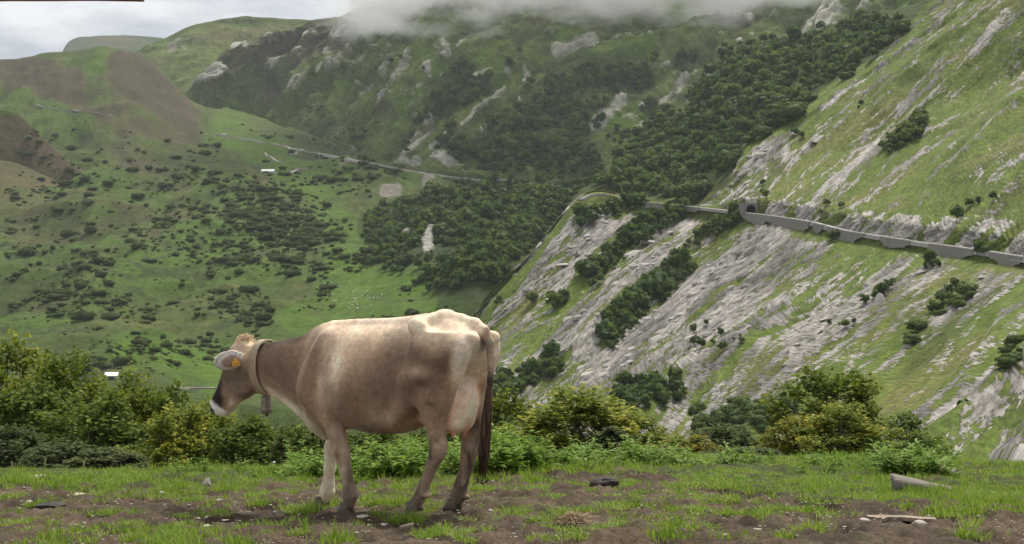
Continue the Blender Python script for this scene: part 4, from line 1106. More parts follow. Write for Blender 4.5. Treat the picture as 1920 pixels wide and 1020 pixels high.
# ------------------------------------------------------------------ grass, weeds, stones of the pasture
GRASS = leaf_material('grass_blades', [(0.0, (0.080, 0.135, 0.020)), (0.4, (0.155, 0.245, 0.036)), (0.72, (0.240, 0.325, 0.060)), (0.9, (0.36, 0.36, 0.14)), (1.0, (0.52, 0.45, 0.27))], rough=.6, trans=.35)
def tuft(seed, n=22, h=.11, spread=.055, lean=.5):
    rng = np.random.default_rng(seed)
    V, Q, T3, T = [], [], [], []
    for i in range(n):
        an = rng.uniform(0, 6.28); r = spread * math.sqrt(rng.uniform(0, 1))
        b = np.array([math.cos(an) * r, math.sin(an) * r, -.01])
        d = np.array([math.cos(an + rng.normal(0, .6)), math.sin(an + rng.normal(0, .6)), 0]) * lean * rng.uniform(.2, 1.3)
        hh = h * rng.uniform(.45, 1.15); w = rng.uniform(.0022, .0042)
        sd = np.array([-d[1], d[0], 0]); sd = sd / (np.linalg.norm(sd) + 1e-9) * w
        m1 = b + np.array([0, 0, hh * .55]) + d * hh * .35; m2 = b + np.array([0, 0, hh * .92]) + d * hh * 1.0
        k = len(V) * 1
        k = sum(len(x) for x in V)
        V.append(np.array([b - sd, b + sd, m1 + sd * .8, m1 - sd * .8, m2]))
        Q.append([k, k + 1, k + 2, k + 3]); T3.append([k + 3, k + 2, k + 4]); T.append(np.full(5, np.clip(rng.normal(.48, .26), 0, 1)))
    return np.concatenate(V), [np.array(Q), np.array(T3)], np.concatenate(T), None
TUFTS = [tuft(201), tuft(202, 25, .085, .07), tuft(203, 19, .14, .045, .35), tuft(204, 27, .07, .09, .7), tuft(205, 22, .10, .05, .9)]
g = np.random.default_rng(77)
def near_points(n, y0, y1, gen=g, half=.385):
    y = gen.uniform(y0, y1, n); x = gen.uniform(-half, half, n) * y
    return x, y
x, y = near_points(17500, 8.0, 15.4, half=.46)
s_ = sward(x, y)
cow_feet = [(0.300, 0.19), (0.905, -0.19), (-0.335, 0.185), (-0.385, -0.185)]
hv, lv = np.array([-math.cos(COW_YAW), math.sin(COW_YAW)]), np.array([-math.sin(COW_YAW), -math.cos(COW_YAW)])
feet = np.array([COW_AT[:2] + hv * a + lv * b for a, b in cow_feet])
near_foot = np.min(np.hypot(x[:, None] - feet[None, :, 0], y[:, None] - feet[None, :, 1]), 1) < .10
keep = (g.uniform(0, 1, len(x)) < np.clip((s_ - .35) / .5, 0, 1) ** 1.3 * np.where(y > 12.2, .62, .95)) & ~near_foot
x, y, s_ = x[keep], y[keep], s_[keep]
pts = np.stack([x, y, ground_z(x, y)], 1)
grow = 1.05 * np.clip(.60 + .75 * fbm(np.stack([x, y, 0 * x], 1) / 1.1 + 71, 3) + .15 * g.normal(0, 1, len(x)), .35, 1.5) * np.where(y > 12, .80, .78)
mass('grass', TUFTS, [GRASS.m], pts, np.stack([.75 + .35 * grow, grow], 1), g)

WEED = leaf_material('weed_leaves', [(0.0, (0.080, 0.145, 0.020)), (0.4, (0.145, 0.245, 0.034)), (0.8, (0.22, 0.30, 0.06)), (1.0, (0.40, 0.40, 0.10))], rough=.5, trans=.35)
def weed(seed, n=22, h=.42, leaf=.055):
    rng = np.random.default_rng(seed)
    V, F, T = [], [], []
    stems = []
    for s in range(4):
        a = np.array([rng.normal(0, .05), rng.normal(0, .05), 0]); top = a + np.array([rng.normal(0, .10), rng.normal(0, .10), h * rng.uniform(.6, 1.05)])
        stems.append(tube_np([a - [0, 0, .02], (a + top) / 2 + rng.normal(0, .01, 3), top], [.004, .003, .0015], 4))
        for i in range(n):
            t = rng.uniform(.12, 1.0); p = a + (top - a) * t
            an = i * 2.4 + rng.normal(0, .4); d = np.array([math.cos(an), math.sin(an), rng.uniform(-.25, .45)])
            sd = np.array([-d[1], d[0], 0]); L = leaf * rng.uniform(.7, 1.35) * (1.15 - .5 * t); W = L * .42
            up = np.array([0, 0, 1.0])
            k = sum(len(x) for x in V)
            p0, p1, p2, p3 = p + d * L * .15, p + d * L * .75 + up * L * .16, p + d * L * 1.35 + up * L * .10, p + d * L * 1.9 - up * L * .20
            V.append(np.array([p0, p1 - sd * W, p1 + up * -.006, p1 + sd * W, p2 - sd * W * .75, p2 - up * .005, p2 + sd * W * .75, p3]))
            F.append(np.array([[k, k + 1, k + 2, k + 3], [k + 1, k + 4, k + 5, k + 2], [k + 2, k + 5, k + 6, k + 3], [k + 4, k + 7, k + 6, k + 5]]))
            T.append(np.full(8, np.clip(rng.normal(.45, .2) + .25 * (t - .5), 0, 1)))
    sv, sf = join_np(stems)
    n0 = sum(len(x) for x in V); V.append(sv); T.append(np.full(len(sv), .4))
    return np.concatenate(V), [np.concatenate(F + [sf[0] + n0]), sf[1] + n0], np.concatenate(T), None
WEEDS = [weed(301), weed(302, 16, .34, .07), weed(303, 26, .5, .045)]
weed_mesh = [mesh_of('weed', s, [WEED.m]) for s in WEEDS]
beds = [(545, 680, 13.4, 14.6, 26, .75, 'leafy green weed in the bed left of and behind the forelegs of the cow', 'weeds behind the forelegs'),
        (665, 800, 13.0, 14.4, 34, .9, 'leafy green weed under the belly of the cow', 'weeds under the belly of the cow'),
        (835, 900, 12.8, 14.2, 12, .9, 'leafy green weed between the hind legs and the tail', 'weeds behind the hind legs'),
        (915, 1010, 12.6, 14.0, 26, 1.05, 'tall leafy weed right of the tail switch', 'weeds right of the tail'),
        (1040, 1290, 13.3, 14.6, 40, .65, 'leafy weed at the foot of the yellow-tipped beech', 'weeds before the yellow-tipped beech'),
        (1300, 1480, 13.2, 14.4, 12, .5, 'leafy weed in the grass before the golden brown bush', 'weeds before the golden brown bush'),
        (1500, 1660, 12.6, 14.0, 22, .55, 'leafy weed in the thick growth left of the grey log', 'weeds left of the grey log'),
        (1660, 1790, 12.4, 13.8, 28, .8, 'leafy weed behind the grey log', 'weeds behind the grey log'),
        (330, 540, 13.4, 14.4, 18, .5, 'low leafy weed in the grass left of the cow', 'weeds left of the cow')]
k_ = 0
for x0, x1, y0, y1, n, sc_, label, group in beds:
    for i in range(n):
        Y = g.uniform(y0, y1); X = (g.uniform(x0, x1) - 960) / F_PX * Y
        o = link(bpy.data.objects.new('weed', weed_mesh[k_ % 3])); k_ += 1
        o.location = (X, Y, float(ground_z(X, Y)) - .02); o.rotation_euler = (float(g.normal(0, .1)), float(g.normal(0, .1)), float(g.uniform(0, 6.28)))
        s = float(sc_ * g.uniform(.6, 1.15)); o.scale = (s * 1.1, s * 1.1, s * .85)
        tag(o, label, 'weed', group)

STONE = Mat('pale_stone', rough=.85, spec=.2)
STONE.color(STONE.mix(STONE.noise(STONE.pos(True), 30, 5, .7), STONE.ramp(STONE.rnd(), [(0, (.34, .31, .27)), (1, (.62, .58, .52))]), (.42, .37, .31)))
STONE.bump(STONE.noise(STONE.pos(True), 60, 5), .4, .01)
def stone_shape(seed, flat=.6, long=1.3, cuts=7, sub=2):
    rng = np.random.default_rng(seed)
    v, f = ico(sub)
    v = v * (1 + .10 * fbm(v * 1.4 + seed, 3)[:, None])
    for _ in range(cuts):                      # broken faces
        n = rng.normal(0, 1, 3); n /= np.linalg.norm(n); h = rng.uniform(.55, .85)
        d = v @ n - h
        v = v - np.where(d > 0, d, 0)[:, None] * n
    return v * np.array([long, 1, flat]), f
GR_ = [stone_shape(400 + k, .42, 1.4, 7, 0) for k in range(4)]
x, y = near_points(3600, 8.0, 12.9)
k = (g.uniform(0, 1, len(x)) < (1 - .8 * sward(x, y)) * (.35 + .9 * (fbm(np.stack([x, y, 0 * x], 1) / .9 + 91, 3) + .35)))
x, y = x[k], y[k]
z = ground_z(x, y)
sc = np.clip(g.lognormal(-5.1, .55, len(x)), .0028, .013)
mass('gravel', [(v, [np.zeros((0, 4), int), f], np.zeros(len(v)), None) for v, f in GR_], [STONE.m], np.stack([x, y, z + .006], 1), np.stack([sc, sc], 1), g)

big = [stone_shape(420 + k, (.42, .6, .85, .3)[k % 4], (1.5, 1.25, 1.0, 1.7)[k % 4], 8, 2) for k in range(6)]
big_mesh = [mesh_np('stone', v, f, [STONE.m], smooth=False) for v, f in big]
stones = [(388, 915, 14, 2, 'white pointed stone standing upright in the grass left of the cow'), (56, 942, 8, 1, 'small white stone at the left edge of the mud'), (150, 928, 12, 0, 'flat reddish-grey stone in the mud at the left'),
          (413, 940, 13, 0, 'flat white stone below the pointed stone'), (100, 998, 7, 2, 'pale stone near the bottom left corner'), (304, 924, 6, 1, 'small white stone left of the pointed stone'), (372, 972, 5, 1, 'tiny white stone between grass tufts at the bottom left'),
          (422, 975, 8, 3, 'thin white stone below the flat white one'), (388, 986, 11, 3, 'long flat white stone near the bottom, left of the cow'), (680, 970, 14, 0, 'flat pale stone in front of the near forehoof'),
          (1025, 958, 8, 0, 'oval white stone left of the dry straw'), (718, 984, 6, 1, 'small round white stone right of the flat stone by the forehoof'), (692, 985, 5, 1, 'small white stone below the flat stone by the forehoof'),
          (1622, 979, 13, 1, 'pale round stone below the left end of the broken plank'), (1725, 983, 14, 1, 'pale round stone below the right end of the broken plank'), (1823, 1006, 10, 0, 'white stone near the bottom right corner'),
          (1420, 992, 9, 3, 'thin pale stone in the mud right of the cow, near the bottom'), (880, 940, 5, 1, 'tiny white stone behind the far hind hoof'), (1190, 962, 5, 1, 'tiny white stone right of the dry straw'), (1360, 1003, 6, 1, 'small white stone at the bottom right of the mud'),
          (70, 897, 22, 3, 'long pale flat rock in the grass at the left edge'), (1788, 890, 10, 2, 'small white rock right of the grey log'), (920, 957, 5, 1, 'tiny white stone right of the far hind hoof'), (1790, 1001, 6, 1, 'small white stone left of the bottom right corner')]
def on_ground(px, py):
    """pasture point seen at a pixel"""
    d = pix(px, py, 1.0) - EYE
    lo, hi = 5.0, 16.0
    for _ in range(50):
        m = (lo + hi) / 2
        q = EYE + d * m
        if q[2] > ground_z(q[0], q[1]): lo = m
        else: hi = m
    q = EYE + d * lo
    return q
for k, (px_, py_, w, s, label) in enumerate(stones):
    q = on_ground(px_, py_ + 1)
    o = link(bpy.data.objects.new('stone', big_mesh[(s if k % 2 else s) % 6]))
    r = w / F_PX * q[1] / (1.5, 1.25, 1.0, 1.7)[s % 4]
    o.scale = (r, r, r); o.location = (q[0], q[1], float(ground_z(q[0], q[1])) + r * .22)
    o.rotation_euler = (float(g.normal(0, .15)), float(g.normal(0, .15)), float(g.normal(0, .4)))
    if s == 2: o.scale = (r * .75, r * .7, r * 1.5)
    tag(o, label, 'stone')
GRASS_EXTRA = []
# ------------------------------------------------------------------ road, walls, tunnel
ROADM = Mat('road_surface', rough=.85, spec=.2)
ROADM.color(ROADM.ramp(ROADM.noise(ROADM.pos(), .5, 4), [(.3, (.16, .155, .148)), (.7, (.23, .222, .21))]))
TRACKM = Mat('gravel_track', rough=.9)
TRACKM.color(TRACKM.ramp(TRACKM.noise(TRACKM.pos(), .4, 4), [(.3, (.22, .205, .175)), (.7, (.34, .32, .28))]))
WALLM = Mat('grey_masonry', rough=.9, spec=.15)
wp_ = WALLM.pos()
WALLM.color(WALLM.mix(WALLM.noise(WALLM.mapping(wp_, (.5, .5, .12)), 1, 5, .65), WALLM.ramp(WALLM.noise(wp_, .8, 6, .75), [(.3, (.15, .138, .124)), (.7, (.29, .268, .245))]), (.20, .186, .165)))
WALLM.bump(WALLM.noise(wp_, 1.6, 5), .6, .3)
CAPM = Mat('pale_coping', rough=.8); CAPM.color((.60, .58, .54))
DARKM = Mat('tunnel_stone', rough=.95); DARKM.color((.09, .085, .08))

def ribbon(name, C, half, mat, lift=.25, kind='structure'):
    C = np.asarray(C, float); T = np.gradient(C, axis=0); T[:, 2] = 0; T /= np.linalg.norm(T, axis=1)[:, None] + 1e-9
    S = np.stack([T[:, 1], -T[:, 0], 0 * T[:, 0]], 1) * half
    V = np.concatenate([C - S + [0, 0, lift], C + S + [0, 0, lift], C - S * 1.3 - [0, 0, 1.2], C + S * 1.3 - [0, 0, 1.2]])
    n = len(C); k = np.arange(n - 1)
    F = np.concatenate([np.stack([k, k + 1, n + k + 1, n + k], 1), np.stack([2 * n + k, 2 * n + k + 1, k + 1, k], 1), np.stack([n + k, n + k + 1, 3 * n + k + 1, 3 * n + k], 1)])
    o = obj_np(name, V, F, [mat], smooth=False)
    o['kind'] = kind
    return o
def resample(P, n):
    P = np.asarray(P, float)
    s = np.concatenate([[0], np.cumsum(np.linalg.norm(np.diff(P, axis=0), axis=1))])
    t = np.linspace(0, s[-1], n)
    return np.stack([np.interp(t, s, P[:, i]) for i in range(P.shape[1])], 1)
def smooth_line(P, k=3):
    P = np.array(P)
    for _ in range(k):
        P[1:-1] = (P[:-2] + 2 * P[1:-1] + P[2:]) / 4
    return P
# the bench of the mountain road: its outer and inner edge on the finished slope
jo = int(np.argmin(np.abs(A.v - 5.0))); ji = int(np.argmin(np.abs(A.v - 4.0)))
outer, inner = A.P[jo], A.P[ji]
opx, opy, _ = proj(outer)
sel = (opx > 1088)
mid = smooth_line((outer[sel] * .62 + inner[sel] * .38), 12)
ribbon('road', mid[::3], 2.6, ROADM.m, lift=.35)
def along(px0, px1, n):
    """points of the outer road edge between two survey columns"""
    t = np.linspace(px0, px1, n)
    o_ = np.argsort(opx)
    return np.stack([np.interp(t, opx[o_], smooth_line(outer[o_], 10)[:, i]) for i in range(3)], 1)
walls = [(1396, 1452, [5, 6, 6, 7], 'grey retaining wall directly below the tunnel mouth'), (1453, 1522, [9, 12, 13, 11, 7], 'tall pale retaining wall bulging out, second from the tunnel'), (1531, 1548, [6, 6, 5], 'short piece of grey retaining wall between two grass patches'),
         (1556, 1626, [4, 7, 8, 7, 4], 'long grey retaining wall where the road comes out from behind the bend'), (1656, 1712, [4, 6, 6, 5], 'grey retaining wall below the fluted road cutting'), (1748, 1832, [8, 9, 8, 6], 'tall grey retaining wall above the dark shrubs on the right'), (1862, 1925, [5, 7, 8, 8], 'grey retaining wall nearest to the right edge'),
         (1186, 1243, [3.0, 3.5, 3.0], 'low grey road wall in front of the wooded spur'), (1286, 1316, [2.5, 3.0], 'low grey wall left of the rocky spur')]
for x0, x1, hs, label in walls:
    n = 24
    top = along(x0, x1, n)
    h = np.interp(np.linspace(0, 1, n), np.linspace(0, 1, len(hs)), hs) * (.20 + .46 * np.sin(np.pi * np.clip((np.arange(n) + .5) / n, 0, 1)) ** .6) * np.clip(top[:, 1] / 640, .75, 1.2)
    T = np.gradient(top, axis=0); T[:, 2] = 0; T /= np.linalg.norm(T, axis=1)[:, None]
    out = np.stack([T[:, 1], -T[:, 0], 0 * T[:, 0]], 1); out *= np.sign((out * (EYE - top)).sum(1))[:, None]
    f0 = top + out * 1.6 + [0, 0, .5]; f1 = top + out * (1.9 + h[:, None] * .10); f1[:, 2] = top[:, 2] - h
    b0 = top - out * 0.4 + [0, 0, .5]; b1 = top - out * .4; b1[:, 2] = top[:, 2] - h
    f0 = f0 + out * (.25 * fbm(f0 / 3.0, 2))[:, None]; h = h + 1.7 * fbm(f1 / 4.5 + 3, 3); f1[:, 2] = top[:, 2] - h
    V = np.concatenate([f0, f1, b0, b1]); k = np.arange(n - 1)
    F = np.concatenate([np.stack([k, k + 1, n + k + 1, n + k], 1), np.stack([2 * n + k, 2 * n + k + 1, k + 1, k], 1), np.stack([3 * n + k, 3 * n + k + 1, 2 * n + k + 1, 2 * n + k], 1),
                        np.array([[0, n, 3 * n, 2 * n], [n - 1, 3 * n - 1, 4 * n - 1, 2 * n - 1]])])
    w = tag(obj_np('retaining_wall', V, F, [WALLM.m], smooth=False), label, 'wall', 'retaining walls of the mountain road')
    # parapet of pale stones set with gaps
    parts = []
    m = max(2, int((x1 - x0) / 9)); q = along(x0, x1, m * 4 + 1)
    for a in range(m):
        p0, p1 = q[a * 4], q[a * 4 + (3 if a % 3 else 4)]
        oo = out[min(n - 1, int(a / m * n))]
        box = np.array([p0 + oo * .9, p1 + oo * .9, p1 + oo * 1.55, p0 + oo * 1.55])
        parts.append((np.concatenate([box + [0, 0, .52], box + [0, 0, .95]]), np.array([[4, 5, 6, 7], [0, 1, 5, 4], [1, 2, 6, 5], [2, 3, 7, 6], [3, 0, 4, 7]])))
    v, f = join_np(parts)
    obj_np('parapet', v, f, [CAPM.m], w, smooth=False)
# tunnel: the slope is opened, a lined bore runs into the mountain
tm = np.array([np.interp(1405, opx[np.argsort(opx)], (outer * .55 + inner * .45)[np.argsort(opx), i]) for i in range(3)])
tdir = np.array([-.12, .99, 0.0]); tdir /= np.linalg.norm(tdir); tside = np.array([tdir[1], -tdir[0], 0])
face = tm - tdir * 3.0
AP = A.P
rel = AP - face
tl, ts, tz = rel @ tdir, rel @ tside, rel[..., 2]
hole = (np.abs(ts) < 2.7) & (tz < 4.6) & (tz > .15) & (tl > -8) & (tl < 45)
A.hole = hole
an = np.linspace(0, np.pi, 17)
arch = [(-2.7, -.6), (-2.7, 2.2)] + [(-2.7 * math.cos(a), 2.2 + 2.7 * math.sin(a)) for a in an[1:-1]] + [(2.7, 2.2), (2.7, -.6)]
def P3(s, z, l): return face + tside * s + np.array([0, 0, z]) + tdir * l
n = len(arch)
root = empty('tunnel_portal', tuple(face))
tag(root, 'stone arch of the road tunnel through the rocky spur', 'tunnel')
def child(name, V, F, mat):
    return obj_np(name, np.asarray(V) - face, F, [mat], root, smooth=False)
V = [P3(s, z, 0.0) for s, z in arch] + [P3(s, z, 60.0) for s, z in arch]; k = np.arange(n - 1)
child('lining', V, [np.stack([k, n + k, n + k + 1, k + 1], 1), np.array([[n + i, n + i + 1, n + n // 2] for i in range(n - 1) if i not in (n // 2 - 1, n // 2)] + [[n, n + n // 2, 2 * n - 1]])], DARKM.m)
o2 = [(s * 1.30, (z - 2.2) * 1.30 + 2.2 if z > 2.2 else z) for s, z in arch]
V = [P3(s, z, -.35) for s, z in arch] + [P3(s, z, -.35) for s, z in o2] + [P3(s, z, 1.0) for s, z in arch] + [P3(s, z, 1.0) for s, z in o2]
child('arch_ring', V, np.concatenate([np.stack([k, k + 1, n + k + 1, n + k], 1), np.stack([k, 2 * n + k, 2 * n + k + 1, k + 1], 1), np.stack([n + k, n + k + 1, 3 * n + k + 1, 3 * n + k], 1)]), WALLM.m)
# masonry face round the ring
o3 = []
for s, z in o2:
    o3.append((math.copysign(4.3, s) if abs(s) > 1.2 else s * 1.6, z if z <= 2.2 else z + .5))
V = [P3(s, z, -.2) for s, z in o2] + [P3(s, z, .1) for s, z in o3] + [P3(s, z, 9) for s, z in o3]
child('wall', V, np.concatenate([np.stack([k, k + 1, n + k + 1, n + k], 1), np.stack([n + k, n + k + 1, 2 * n + k + 1, 2 * n + k], 1)]), WALLM.m)

# valley road and tracks
def on_land(pts, n, sm=6):
    xy = resample(np.array(pts, float), n)
    P, ok = survey.at(xy[:, 0], xy[:, 1])
    return smooth_line(P[ok], sm)
ribbon('road', on_land([(405, 250), (435, 256), (470, 260), (500, 265), (522, 268), (540, 275), (575, 282), (620, 290), (655, 297), (700, 305), (735, 311), (750, 317), (790, 322), (835, 328), (874, 333), (905, 336)], 90, 10), 3.4, TRACKM.m, lift=1.6)
for pts in ([(536, 274), (548, 279), (557, 284), (553, 287), (545, 287)], [(496, 287), (506, 292), (518, 299), (530, 304), (536, 306)], [(510, 322), (545, 321), (553, 317), (562, 313), (580, 312)], [(325, 723.5), (370, 724), (412, 724)], [(66, 197), (110, 203), (150, 208), (212, 216)], [(905, 336), (960, 339), (1000, 341), (1040, 343)]):
    ribbon('track', on_land(pts, 40, 6), (1.6 if pts[0][0] != 66 else .8) if pts[0][1] < 600 else .8, TRACKM.m, lift=1.2 if pts[0][1] < 600 else .5)

# ------------------------------------------------------------------ barns, cars, sheep
ROOFW = Mat('white_sheet_roof', rough=.4, spec=.5); ROOFW.color((.80, .80, .79))
PLASTER = Mat('barn_plaster', rough=.9); PLASTER.color((.42, .36, .31))
def house(px_, py_, w, d, hw, hr, yaw, label, name='barn'):
    p, _ = survey.at(px_, py_ + 3)
    root = empty(name, tuple(p - np.array([0, 0, .6])), (0, 0, yaw)); tag(root, label, name)
    a, b = w / 2, d / 2
    V = np.array([[-a, -b, 0], [a, -b, 0], [a, b, 0], [-a, b, 0], [-a, -b, hw], [a, -b, hw], [a, b, hw], [-a, b, hw], [-a, 0, hw + hr], [a, 0, hw + hr]])
    obj_np('wall', V, [np.array([[0, 1, 5, 4], [1, 2, 6, 5], [2, 3, 7, 6], [3, 0, 4, 7]]), np.array([[5, 6, 9], [7, 4, 8]])], [PLASTER.m], root, smooth=False)
    e = .6; a2, b2 = a + e, b + e; dz = e * hr / b
    V = np.array([[-a2, -b2, hw - dz + .05], [a2, -b2, hw - dz + .05], [a2, 0, hw + hr + .05], [-a2, 0, hw + hr + .05], [a2, b2, hw - dz + .05], [-a2, b2, hw - dz + .05]])
    V = np.concatenate([V, V + [0, 0, .25]])
    obj_np('roof', V, np.array([[6, 7, 8, 9], [9, 8, 10, 11], [0, 3, 2, 1], [3, 5, 4, 2], [0, 1, 7, 6], [5, 11, 10, 4], [1, 2, 8, 7], [2, 4, 10, 8], [0, 6, 9, 3], [3, 9, 11, 5]]), [ROOFW.m], root, smooth=False)
    # dark door in the long wall
    V = np.array([[-1.3, -b - .08, 0], [1.3, -b - .08, 0], [1.3, -b - .08, hw * .8], [-1.3, -b - .08, hw * .8]]); V = np.concatenate([V, V + [0, .07, 0]])
    obj_np('door', V, np.array([[0, 1, 2, 3], [0, 3, 7, 4], [1, 5, 6, 2], [3, 2, 6, 7]]), [DARKM.m], root, smooth=False)
house(502, 316, 13.5, 7, 2.2, 2.0, .05, 'long low barn with a bright white roof below the hairpin of the track')
house(209, 703, 5.2, 4.0, 2.0, 1.2, .1, 'small hut with a white roof half hidden behind the left wood', 'hut')
CARP = Mat('white_car_paint', rough=.25, spec=.6); CARP.color((.80, .80, .80))
GLAS = Mat('car_glass', rough=.1, spec=.7); GLAS.color((.02, .025, .03))
TYRE = Mat('tyre_rubber', rough=.8); TYRE.color((.02, .02, .02))
for px_, py_, label in ((421, 252, 'white van parked at the far end of the valley road'), (567, 279, 'white van on the valley road above the hairpin track')):
    p, _ = survey.at(px_, py_ + 2)
    root = empty('van', tuple(p + np.array([0, 0, 1.4])), (0, 0, .15)); tag(root, label, 'van', 'vans on the valley road')
    prof = np.array([(-2.5, .35), (2.4, .35), (2.5, .9), (2.2, 1.2), (1.5, 2.0), (1.2, 2.2), (-2.4, 2.2), (-2.5, 1.9)]); n = len(prof); k = np.arange(n)
    V = np.concatenate([np.stack([prof[:, 0], 0 * k - .95, prof[:, 1]], 1), np.stack([prof[:, 0], 0 * k + .95, prof[:, 1]], 1)])
    obj_np('body', V, [np.stack([k, (k + 1) % n, n + (k + 1) % n, n + k], 1), np.array([[0, i + 1, i] for i in range(1, n - 1)] + [[n, n + i, n + i + 1] for i in range(1, n - 1)])], [CARP.m], root, smooth=False)
    V = np.array([[.3, -.97, 1.3], [1.7, -.97, 1.3], [1.2, -.97, 1.95], [.3, -.97, 1.95]]); obj_np('window', V, np.array([[0, 1, 2, 3]]), [GLAS.m], root, smooth=False)
    for wx in (-1.5, 1.5):
        for wy in (-.9, .9):
            v, f = tube_np([(wx, wy - .12, .35), (wx, wy + .12, .35)], [.38, .38], 12); obj_np('wheel', v, f, [TYRE.m], root)
# a white marker post where the valley road leaves the cutting
p, _ = survey.at(874, 334)
v, f = tube_np([p + np.array([0, 0, -1]), p + np.array([0, 0, 3.6])], [.9, .8], 8); t_ = obj_np('marker_post', v, f, [CAPM.m]); tag(t_, 'white post at the end of the rock cutting of the valley road', 'post')
WOOL = Mat('sheep_wool', rough=.9); WOOL.color((.70, .67, .60))
iv, jf = ico(1)
body = iv * np.array([.62, .34, .36]) * (1 + .08 * fbm(iv * 3, 2)[:, None]) + [0, 0, .72]
hd = iv * np.array([.20, .12, .14]) + [.68, 0, .92]
nk, nf = tube_np([(.45, 0, .82), (.62, 0, .92)], [.17, .12], 7)
legs = [tube_np([(a, b, .55), (a, b, 0)], [.07, .05], 5) for a in (-.36, .36) for b in (-.17, .17)]
sv, sf = join_np([(body, jf), (hd, jf), (nk, nf)] + legs)
sheep_mesh = mesh_np('sheep', sv, sf, [WOOL.m])
sp_ = [(610.5, 530), (633, 536.5), (649, 539.5), (664, 555.5), (657, 565), (665.7, 561.5), (666.5, 565.4), (653, 565.5), (657.5, 576), (666, 576), (670, 576), (674, 577), (685.5, 554), (681, 549), (679.5, 553), (696.5, 571), (700, 557.5), (703, 557.5), (683, 574.5), (619, 572.5), (626, 551.5), (628, 562.5), (652.7, 574.5), (661, 560.5), (667.8, 559.7), (673, 543.5), (667, 540.7), (662.5, 543.5), (692, 543.5), (637.5, 569.5), (659, 571.5), (670, 570.5), (688.7, 558.5), (695, 556.5), (620, 533.5), (623.5, 529.5), (653, 551.7), (631, 562.8), (680.5, 547), (709, 549)]
for x_, y_ in sp_:
    p, ok = survey.at(x_, y_)
    o = link(bpy.data.objects.new('sheep', sheep_mesh)); o.location = p + np.array([float(rng.normal(0, .8)), float(rng.normal(0, .8)), .1]); o.rotation_euler = (0, 0, float(rng.uniform(0, 6.28)))
    s = float(rng.uniform(.85, 1.25)); o.scale = (s, s, s)
    tag(o, 'white sheep grazing on the green valley meadow above the back of the cow', 'sheep', 'flock on the valley meadow')

# ------------------------------------------------------------------ loose rocks of the mountainside (pieces of the slope)
mountainside = None
LIME = Mat('limestone', rough=.85, spec=.2)
LIME.color(LIME.mix(LIME.noise(LIME.pos(), 1.6, 5, .7), LIME.ramp(LIME.rnd(), [(0, (.24, .222, .20)), (1, (.46, .43, .395))]), (.30, .275, .245)))
LIME.bump(LIME.noise(LIME.pos(), 2.5, 5), .7, .25)
rock_mesh = []
for k in range(6):
    v, f = stone_shape(500 + k, (.40, .55, .75)[k % 3], (2.6, 1.9, 1.4)[k % 3], 13, 1)
    rock_mesh.append(mesh_np('rock', v, f, [LIME.m], smooth=False))
rr = np.random.default_rng(9)
flatP = A.P.reshape(-1, 3); w = (rock * sstep(6, 7, A.v)[:, None] + .6 * rock * (A.v < 2.6)[:, None] * (A.v > 1)[:, None]).reshape(-1)
fx, fy, fd = proj(flatP)
w = w * (fx > 900) * (fx < 1930) * (fy > -5) * (fy < 880) * sstep(.15, .5, rk_A.reshape(-1)) * (bar - cut).reshape(-1).clip(0, .4)
pick = rr.choice(len(flatP), 290, replace=False, p=w / w.sum())
eu = ed = e1
ROCKS = []
for k in pick:
    d = fd[k]; e = ed if A.v[k // A.nu] > 5 else eu
    r = d / F_PX * float(rr.lognormal(1.75, .38))
    o = bpy.data.objects.new('rock', rock_mesh[int(rr.integers(6))])
    x_ = Vector(e); z_ = Vector(N_A[k]); y_ = z_.cross(x_).normalized(); z_ = x_.cross(y_)
    R = Matrix((x_, y_, z_)).transposed() @ Matrix.Rotation(float(rr.normal(0, .25)), 3, 'Y') @ Matrix.Rotation(float(rr.normal(0, .2)), 3, 'Z')
    o.matrix_world = Matrix.Translation(Vector(flatP[k]) + z_ * r * -.08) @ R.to_4x4() @ Matrix.Scale(r, 4)
    ROCKS.append(o)

# ------------------------------------------------------------------ things lying on the pasture
LOGM = Mat('weathered_wood', rough=.85, spec=.15)
lp_ = LOGM.pos(True)
LOGM.color(LOGM.mix(LOGM.noise(LOGM.mapping(lp_, (3, 40, 40)), 1, 5, .65), (.10, .094, .085), LOGM.ramp(LOGM.noise(lp_, 6, 4), [(.35, (.26, .245, .22)), (.65, (.30, .235, .15))])))
LOGM.bump(LOGM.noise(LOGM.mapping(lp_, (4, 60, 60)), 1, 5), .8, .015)
q = on_ground(1728, 925)
t = np.linspace(0, 1, 14); L = 108 / F_PX * q[1]
seg = 18; an = np.linspace(0, 2 * np.pi, seg, endpoint=False); rings = []
for a in t:
    ry = .10 * (1 - .45 * a ** 1.2); rz = .066 * (1 - .72 * a ** 1.0) + .010
    w_ = 1 + .10 * fbm(np.stack([an * 0 + a * 3, np.cos(an) * 1.5, np.sin(an) * 1.5], 1) + 5, 3)
    sq = np.abs(np.cos(an)) ** .8 * np.sign(np.cos(an)), np.abs(np.sin(an)) ** .7 * np.sign(np.sin(an))
    jag = .02 * fbm(np.stack([np.cos(an) * 2, np.sin(an) * 2, an * 0], 1) + 9, 3) * (1 - min(1, a * 9))
    rings.append(np.stack([(a - .5) * L + jag, sq[0] * ry * w_, sq[1] * rz * w_ + (.060 - .048 * a)], 1))
V = np.concatenate(rings + [[[-.5 * L, 0, .06]], [[.5 * L, 0, .015]]]); k = np.arange(seg); n = len(t)
F4 = np.concatenate([np.stack([i * seg + k, (i + 1) * seg + k, (i + 1) * seg + (k + 1) % seg, i * seg + (k + 1) % seg], 1) for i in range(n - 1)])
F3 = np.concatenate([np.stack([np.full(seg, n * seg), k, (k + 1) % seg], 1), np.stack([np.full(seg, n * seg + 1), (n - 1) * seg + (k + 1) % seg, (n - 1) * seg + k], 1)])
